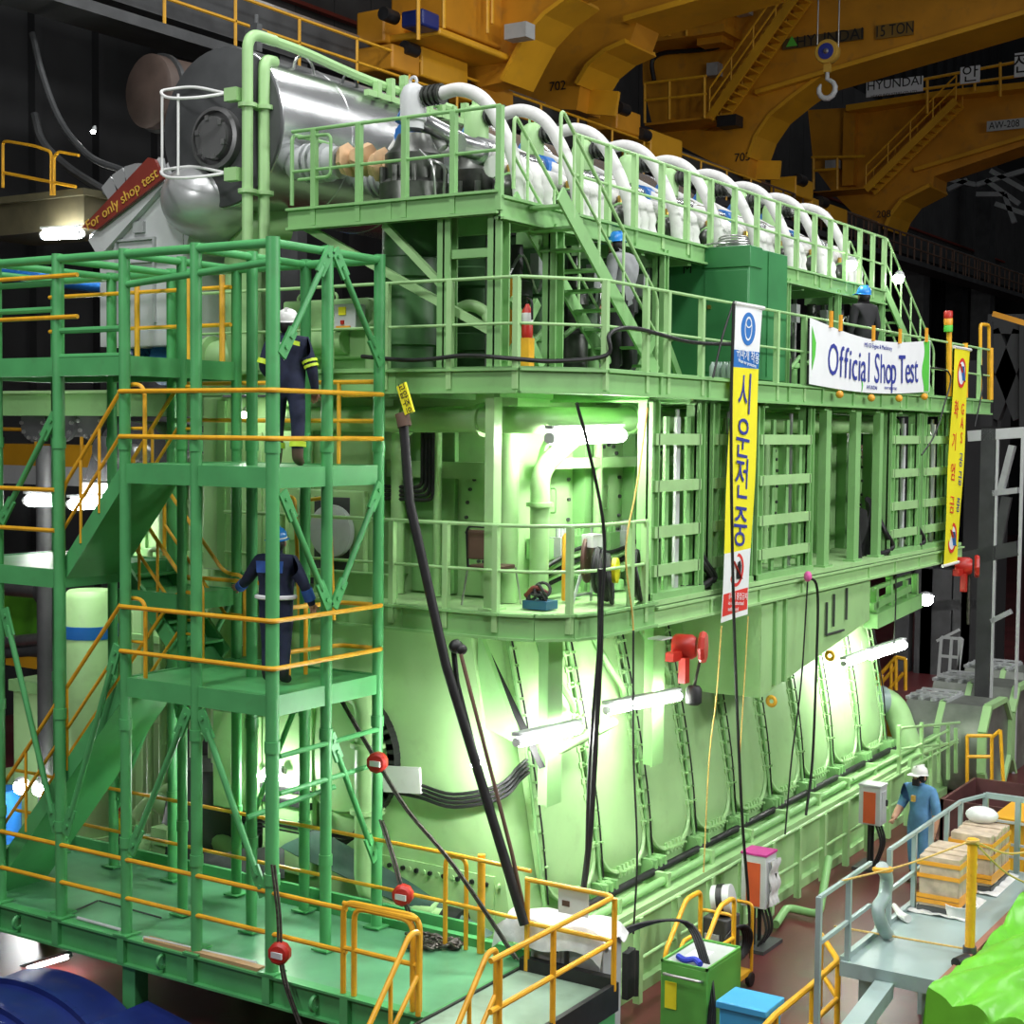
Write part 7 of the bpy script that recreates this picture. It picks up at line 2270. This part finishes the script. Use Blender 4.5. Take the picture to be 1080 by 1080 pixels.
def bulb_lamp(label, c, r):
    t = thing('bulb_lamp', label, 'lamp', c, None)
    MB().ball(c, r, 14, 10).build('lit_bulb', LAMP, t)
    MB().lathe([(r * 1.1, 0), (r * 0.9, 0.06), (r * 0.4, 0.1)], V(c) + V((0.02, 0, r * 0.5)), (0.3, 0, 1), 14).build('shade', GREY, t)


for lab, px, py, ax, v, r in (('left of two round lamps behind the near tower post', 259, 438, 'X', 14.6, 0.055), ('right of two round lamps behind the near tower post', 290, 435, 'X', 14.6, 0.055), ('left of three bulbs lighting the lowest tower bay', 267, 818, 'X', 14.3, 0.06), ('middle of three bulbs lighting the lowest tower bay', 277, 820, 'X', 14.3, 0.05), ('right of three bulbs lighting the lowest tower bay', 296, 819, 'X', 14.3, 0.06), ('floodlight at left behind first stair flight, left bulb', 22, 830, 'X', 16.2, 0.12), ('floodlight at left behind first stair flight, right bulb', 42, 832, 'X', 16.2, 0.12), ('small work lamp half hidden behind the long black leaning pole', 502, 806, 'X', 13.9, 0.06), ('round lamp beside upper ledge column at far upper left', 100, 252, 'X', 18.8, 0.09),
                           ('small bulb on the top gallery rail near the far stair, left', 898, 280, 'Y', 9.2, 0.09), ('small bulb at the head of the far stair', 948, 294, 'Y', 9.2, 0.09), ('small lamp in the far hall behind the gallery end, upper', 977, 632, 'X', 40, 0.18), ('small lamp in the far hall behind the gallery end, lower', 957, 639, 'X', 38, 0.18), ('small lamp deep under the far gallery', 969, 457, 'Y', 9.0, 0.08), ('tiny lamp beside hoses at the far upper left shadow', 98, 139, 'X', 19, 0.04)):
    bulb_lamp(lab, at(px, py, ax, v), r)
# ================================================================== people
def person(label, foot, yaw, J, cloth, parts, hair=True, scale=1.0, boots=None, lower=None):
    """J: joints in a body frame (x right, y forward, z up), feet at z=0"""
    foot = V(foot)
    cs, sn_ = math.cos(yaw), math.sin(yaw)
    def W(p):
        p = V(p) * scale
        return V((p.x * cs - p.y * sn_, p.x * sn_ + p.y * cs, p.z))
    t = thing('person', label, 'person', foot)
    order = ['pelvis', 'waist', 'chest', 'neck', 'jaw', 'crown', 'hipL', 'kneeL', 'ankleL', 'toeL', 'hipR', 'kneeR', 'ankleR', 'toeR', 'shL', 'elL', 'wrL', 'haL', 'shR', 'elR', 'wrR', 'haR']
    rad = dict(pelvis=.172, waist=.16, chest=.185, neck=.062, jaw=.085, crown=.092, hipL=.12, kneeL=.088, ankleL=.07, toeL=.045, hipR=.12, kneeR=.088, ankleR=.07, toeR=.045, shL=.095, elL=.07, wrL=.048, haL=.042, shR=.095, elR=.07, wrR=.048, haR=.042)
    edges = [('pelvis', 'waist'), ('waist', 'chest'), ('chest', 'neck'), ('neck', 'jaw'), ('jaw', 'crown'), ('pelvis', 'hipL'), ('hipL', 'kneeL'), ('kneeL', 'ankleL'), ('ankleL', 'toeL'), ('pelvis', 'hipR'), ('hipR', 'kneeR'), ('kneeR', 'ankleR'), ('ankleR', 'toeR'), ('chest', 'shL'), ('shL', 'elL'), ('elL', 'wrL'), ('wrL', 'haL'), ('chest', 'shR'), ('shR', 'elR'), ('elR', 'wrR'), ('wrR', 'haR')]
    me = bpy.data.meshes.new('skeleton')
    me.from_pydata([tuple(W(J[k])) for k in order], [(order.index(a), order.index(b_)) for a, b_ in edges], [])
    ob = bpy.data.objects.new('skeleton_tmp', me)
    COL.objects.link(ob)
    sk = ob.modifiers.new('skin', 'SKIN')
    sk.use_smooth_shade = True
    for i, k in enumerate(order):
        r_ = rad[k] * scale
        fx = 1.15 if k in ('pelvis', 'waist', 'chest') else 1.0
        me.skin_vertices[0].data[i].radius = (r_ * fx, r_ * (0.85 if k in ('pelvis', 'waist', 'chest') else 1.0))
        me.skin_vertices[0].data[i].use_root = (k == 'pelvis')
    ss = ob.modifiers.new('sub', 'SUBSURF')
    ss.levels = 2
    ss.render_levels = 2
    dg = bpy.context.evaluated_depsgraph_get()
    bm_ = bpy.data.meshes.new_from_object(ob.evaluated_get(dg))
    bpy.data.objects.remove(ob)
    # nose, ears, fingers belong to the same body mesh
    b = MB()
    fw = W((0, 1, 0)).normalized(); rt = W((1, 0, 0)).normalized()
    head = (W(J['jaw']) + W(J['crown'])) / 2
    b.ball(head + fw * 0.098 * scale - V((0, 0, 0.02)), 0.022 * scale, 8, 6, (1, 1, 1.4))
    for s_ in (1, -1):
        b.ball(head + rt * s_ * 0.092 * scale - V((0, 0, 0.01)), 0.028 * scale, 8, 6, (0.6, 0.9, 1.3))
        b.ball(head + rt * s_ * 0.035 * scale + fw * 0.088 * scale + V((0, 0, 0.012)), 0.013 * scale, 8, 6)
    for s_ in ('L', 'R'):
        d = (W(J['ha' + s_]) - W(J['wr' + s_])).normalized()
        side = d.cross(fw)
        side = side.normalized() if side.length > 0.1 else rt
        nn = d.cross(side).normalized()
        h = W(J['ha' + s_])
        for k in range(4):
            o = side * (k - 1.5) * 0.021 * scale
            ln = (0.075, 0.088, 0.082, 0.065)[k] * scale
            b.tube([h + o - d * 0.02, h + o + d * ln * 0.5, h + o + d * ln * 0.85 + nn * ln * 0.4], [0.011 * scale, 0.0105 * scale, 0.008 * scale], 7)
        b.tube([h - d * 0.035 * scale + side * 0.03 * scale, h + side * 0.06 * scale + d * 0.01, h + side * 0.062 * scale + d * 0.045 * scale], [0.014 * scale, 0.012 * scale, 0.009 * scale], 7)
    nv = len(bm_.vertices)
    vs = [tuple(v.co) for v in bm_.vertices] + [tuple(p) for p in b.v]
    fs = [tuple(p.vertices) for p in bm_.polygons] + [tuple(i + nv for i in f) for f in b.f]
    nb = len(bm_.polygons)
    me2 = bpy.data.meshes.new('body')
    me2.from_pydata(vs, [], fs)
    fix_normals(me2)
    for m in (cloth, SKIN, boots or BOOT, lower or cloth):
        me2.materials.append(m)
    WJ = {k: W(J[k]) for k in order}
    neckz = WJ['neck']
    def seg(p, a, c):
        d = c - a
        tt = max(0, min(1, (p - a).dot(d) / max(d.length_squared, 1e-9)))
        return (p - (a + d * tt)).length - 0
    for i, p in enumerate(me2.polygons):
        c = V(p.center)
        best, bk = 9, None
        for a, e in edges:
            dd = seg(c, WJ[a], WJ[e]) - 0.5 * (rad[a] + rad[e])
            if dd < best:
                best, bk = dd, (a, e)
        mi = 0
        if bk[1] in ('jaw', 'crown') or bk[1] in ('haL', 'haR') or i >= nb:
            mi = 1
        elif bk[1] in ('toeL', 'toeR') or (bk[1] in ('ankleL', 'ankleR') and (c - WJ[bk[1]]).length < 0.13):
            mi = 2
        elif bk[1] in ('kneeL', 'kneeR', 'ankleL', 'ankleR', 'hipL', 'hipR'):
            mi = 3
        if parts.get('bare_forearm') and bk[1] in ('wrL', 'wrR'):
            mi = 1
        p.material_index = mi
        p.use_smooth = True
    o = bpy.data.objects.new('body', me2)
    COL.objects.link(o)
    o.parent = t
    up = (WJ['crown'] - WJ['jaw']).normalized()
    hc_ = foot + head + up * 0.045 * scale
    r_ = 0.118 * scale
    if parts.get('helmet'):
        hb = MB()
        u = rt; v = up.cross(u)
        prof = [(r_ * 1.16, -0.012), (r_ * 1.02, 0.0), (r_ * 1.02, 0.03), (r_ * 0.95, 0.07), (r_ * 0.75, 0.105), (r_ * 0.4, 0.125), (0.01, 0.13)]
        hb.lathe(prof, hc_, up, 20)
        hb.bar(hc_ + fw * r_ * 0.9, hc_ + fw * r_ * 1.55 - up * 0.012, r_ * 1.5, 0.012, up)
        hb.bar(hc_ - fw * r_ * 0.8 + up * 0.085, hc_ + fw * r_ * 0.8 + up * 0.085, 0.03, 0.10, up)
        hb.build('helmet', parts['helmet'], t)
        if parts.get('helmet_band'):
            MB().lathe([(r_ * 1.04, 0.006), (r_ * 1.04, 0.022)], hc_, up, 20).build('helmet_band', parts['helmet_band'], t)
    if hair:
        hb = MB()
        hb.ball(foot + head - fw * 0.022 * scale - up * 0.008, 0.103 * scale, 14, 10, (1, 1, 1.05))
        hb.build('hair', HAIR, t)
    for nm, a, e, f0, f1_, rr, m in parts.get('bands', ()):
        p, q = foot + WJ[a].lerp(WJ[e], f0), foot + WJ[a].lerp(WJ[e], f1_)
        MB().cyl(p, q, rr * scale, 16).build(nm, m, t)
    for nm, pts, m in parts.get('patches', ()):
        P = [foot + W(p) for p in pts]
        n_ = W((0, -1, 0)).normalized()
        MB().prism(P, n_ * 0.008).build(nm, m, t)
    if parts.get('belt'):
        p = foot + WJ['pelvis'].lerp(WJ['waist'], 0.35)
        b = MB()
        b.tube([p + rt * 0.215 * math.cos(2 * PI * k / 24) + fw * 0.165 * math.sin(2 * PI * k / 24) for k in range(24)], 0.026, 6, True)
        b.build('belt', parts['belt'], t)
    return t


def stand(arm='down', spread=0.11, head=(0, 0.02), step=0.0):
    J = dict(pelvis=(0, 0, .95), waist=(0, 0.0, 1.10), chest=(0, 0.0, 1.34), neck=(0, 0.01, 1.48), jaw=(0, 0.035, 1.56), crown=(0, 0.02, 1.67),
             hipL=(-.10, 0, .88), kneeL=(-spread, 0.02 + step, .49), ankleL=(-spread, -0.02 + step, .09), toeL=(-spread - .02, 0.14 + step, .045),
             hipR=(.10, 0, .88), kneeR=(spread, 0.02 - step, .49), ankleR=(spread, -0.02 - step, .09), toeR=(spread + .02, 0.14 - step, .045),
             shL=(-.20, 0, 1.40), elL=(-.27, -.02, 1.12), wrL=(-.29, .06, .88), haL=(-.29, .09, .80),
             shR=(.20, 0, 1.40), elR=(.27, -.02, 1.12), wrR=(.29, .06, .88), haR=(.29, .09, .80))
    return J


away = math.atan2(-0.84, 0.54) * 1.0      # body frame: forward away from the camera
def facing(dx, dy):
    return math.atan2(dy, dx) - PI / 2


# worker with white helmet, upper landing
J = stand(spread=0.13, step=0.05)
J['elR'] = (.29, -.03, 1.10); J['wrR'] = (.30, .10, .88); J['haR'] = (.29, .14, .81)
J['wrL'] = (-.20, .22, 1.0); J['haL'] = (-.14, .28, 1.0)
person('person in navy coverall and white helmet on the upper landing, seen from behind', (12.55, 10.93, 6.59), facing(0.86, 0.50), J, NAVYC,
       dict(helmet=HELW, bands=[('shin_band', 'kneeL', 'ankleL', .55, .70, .096, LIME), ('shin_band', 'kneeR', 'ankleR', .50, .65, .096, LIME), ('sleeve_band', 'shR', 'elR', .62, .72, .09, LIME), ('sleeve_band', 'shR', 'elR', .80, .90, .085, LIME), ('sleeve_band', 'shL', 'elL', .65, .85, .088, LIME)],
            patches=[('back_badge', [(-.09, -.20, 1.40), (.09, -.20, 1.40), (.05, -.20, 1.30), (-.0, -.198, 1.20)][::-1], SILB), ('shoulder_stripe', [(.09, -.165, 1.43), (.17, -.155, 1.41), (.17, -.165, 1.36), (.09, -.178, 1.38)], LIME)]), scale=0.95)
# worker with blue helmet, lower landing
J = stand(spread=0.10, step=0.02)
J['elL'] = (-.36, .05, 1.18); J['wrL'] = (-.50, .18, 1.08); J['haL'] = (-.56, .24, 1.07)
J['elR'] = (.34, -.02, 1.16); J['wrR'] = (.40, .05, .95); J['haR'] = (.41, .08, .88)
person('person in dark coverall and blue helmet on the lower landing, seen from behind', (12.62, 11.15, 4.19), facing(0.93, 0.36), J, NAVYC,
       dict(helmet=HELB, helmet_band=SILB, belt=SILB, bands=[('blue_cuff', 'elL', 'wrL', .55, 1.0, .064, ROYALC), ('blue_cuff', 'elR', 'wrR', .3, .9, .066, ROYALC)],
            patches=[('blue_yoke', [(-.16, -.196, 1.42), (.16, -.196, 1.42), (.15, -.20, 1.29), (-.15, -.20, 1.29)], ROYALC)]), scale=0.97, boots=BLACKC)
# worker in light blue at right
J = stand(spread=0.12, step=0.03)
J['elR'] = (.30, .05, 1.13); J['wrR'] = (.26, .26, 1.0); J['haR'] = (.24, .33, .97)
J['jaw'] = (0.0, 0.05, 1.55); J['crown'] = (0, 0.04, 1.66)
person('person in light blue coverall and white helmet on the red floor', (23.2, 7.25, 0.0), facing(-0.92, 0.30), J, BLUEC,
       dict(helmet=HELW, bare_forearm=True, patches=[]), scale=1.06)
o = [x for x in bpy.data.objects if x.name.startswith('person')][-1]
hp = wloc(o)
fwv = V((-0.95, 0.31, 0)).normalized()
MB().cbox(hp + fwv * 0.12 + V((0, 0, 1.63)), (0.12, 0.10, 0.10)).build('face_mask', BLACKC, o)
MB().cbox(hp + fwv * 0.19 + V((0, 0, 1.38)), (0.06, 0.06, 0.09)).build('chest_badge', GOLD, o)
# worker in grey on the middle gallery
J = stand(spread=0.12)
J['elR'] = (.26, .12, 1.15); J['wrR'] = (.2, .3, 1.1); J['haR'] = (.18, .36, 1.1)
J['jaw'] = (-0.02, 0.08, 1.54); J['crown'] = (-0.02, 0.09, 1.64)
q = at(655, 395, 'Y', 9.15)
person('person in grey shirt and blue helmet beside the near stair', (q.x, 9.15, 7.73), facing(0.15, 1.0), J, GREYC,
       dict(helmet=HELB), scale=1.0, boots=BLACKC, lower=BLACKC)
J = stand(spread=0.12)
q = at(910, 400, 'Y', 9.0)
person('person in black shirt and blue helmet behind the white banner', (q.x, 9.0, 7.73), facing(0.5, 0.85), J, BLACKC,
       dict(helmet=HELB), scale=1.0, boots=BLACKC)
# ================================================================== lights
w = bpy.data.worlds.new('hall_air')
w.use_nodes = True
w.node_tree.nodes['Background'].inputs['Color'].default_value = (0.9, 0.95, 1.0, 1)
w.node_tree.nodes['Background'].inputs['Strength'].default_value = 0.10
sc.world = w
for i, (x, y, e) in enumerate([(3, 2, 1500), (11, 1, 1300), (20, 2, 1300), (29, 3, 900), (14, 13, 700), (24, 13, 500), (5, 12, 1600), (38, 6, 700)]):
    lamp_area('high_bay_lamp', (x, y, 21), (x, y, 0), 2.5, e * 0.78)
# unseen fill lights added on the near side to brighten the engine flank
for x, e in ((14, 700), (21, 950), (28, 800)):
    lamp_area('unseen_fill_light', (x, -7, 13), (x + 1, 9, 3), 1.6, e)
lamp_area('unseen_fill_light', (-3, 13, 14), (13, 12, 4), 1.6, 700)  # unseen fill light aimed at the tower
# the bare work bulbs hung against the engine end
for px, py, x, e in ((505, 815, 14.0, 75), (285, 822, 14.15, 45), (32, 832, 16.0, 40)):
    l = bpy.data.lights.new('work_bulb', 'POINT')
    l.energy = e
    l.shadow_soft_size = 0.06
    o = bpy.data.objects.new('work_bulb', l)
    COL.objects.link(o)
    o.location = at(px, py, 'X', x)
sc.view_settings.view_transform = 'Standard'
sc.view_settings.look = 'None'
sc.view_settings.gamma = 1.0
sc.view_settings.use_curve_mapping = False
sc.view_settings.exposure = 0.0
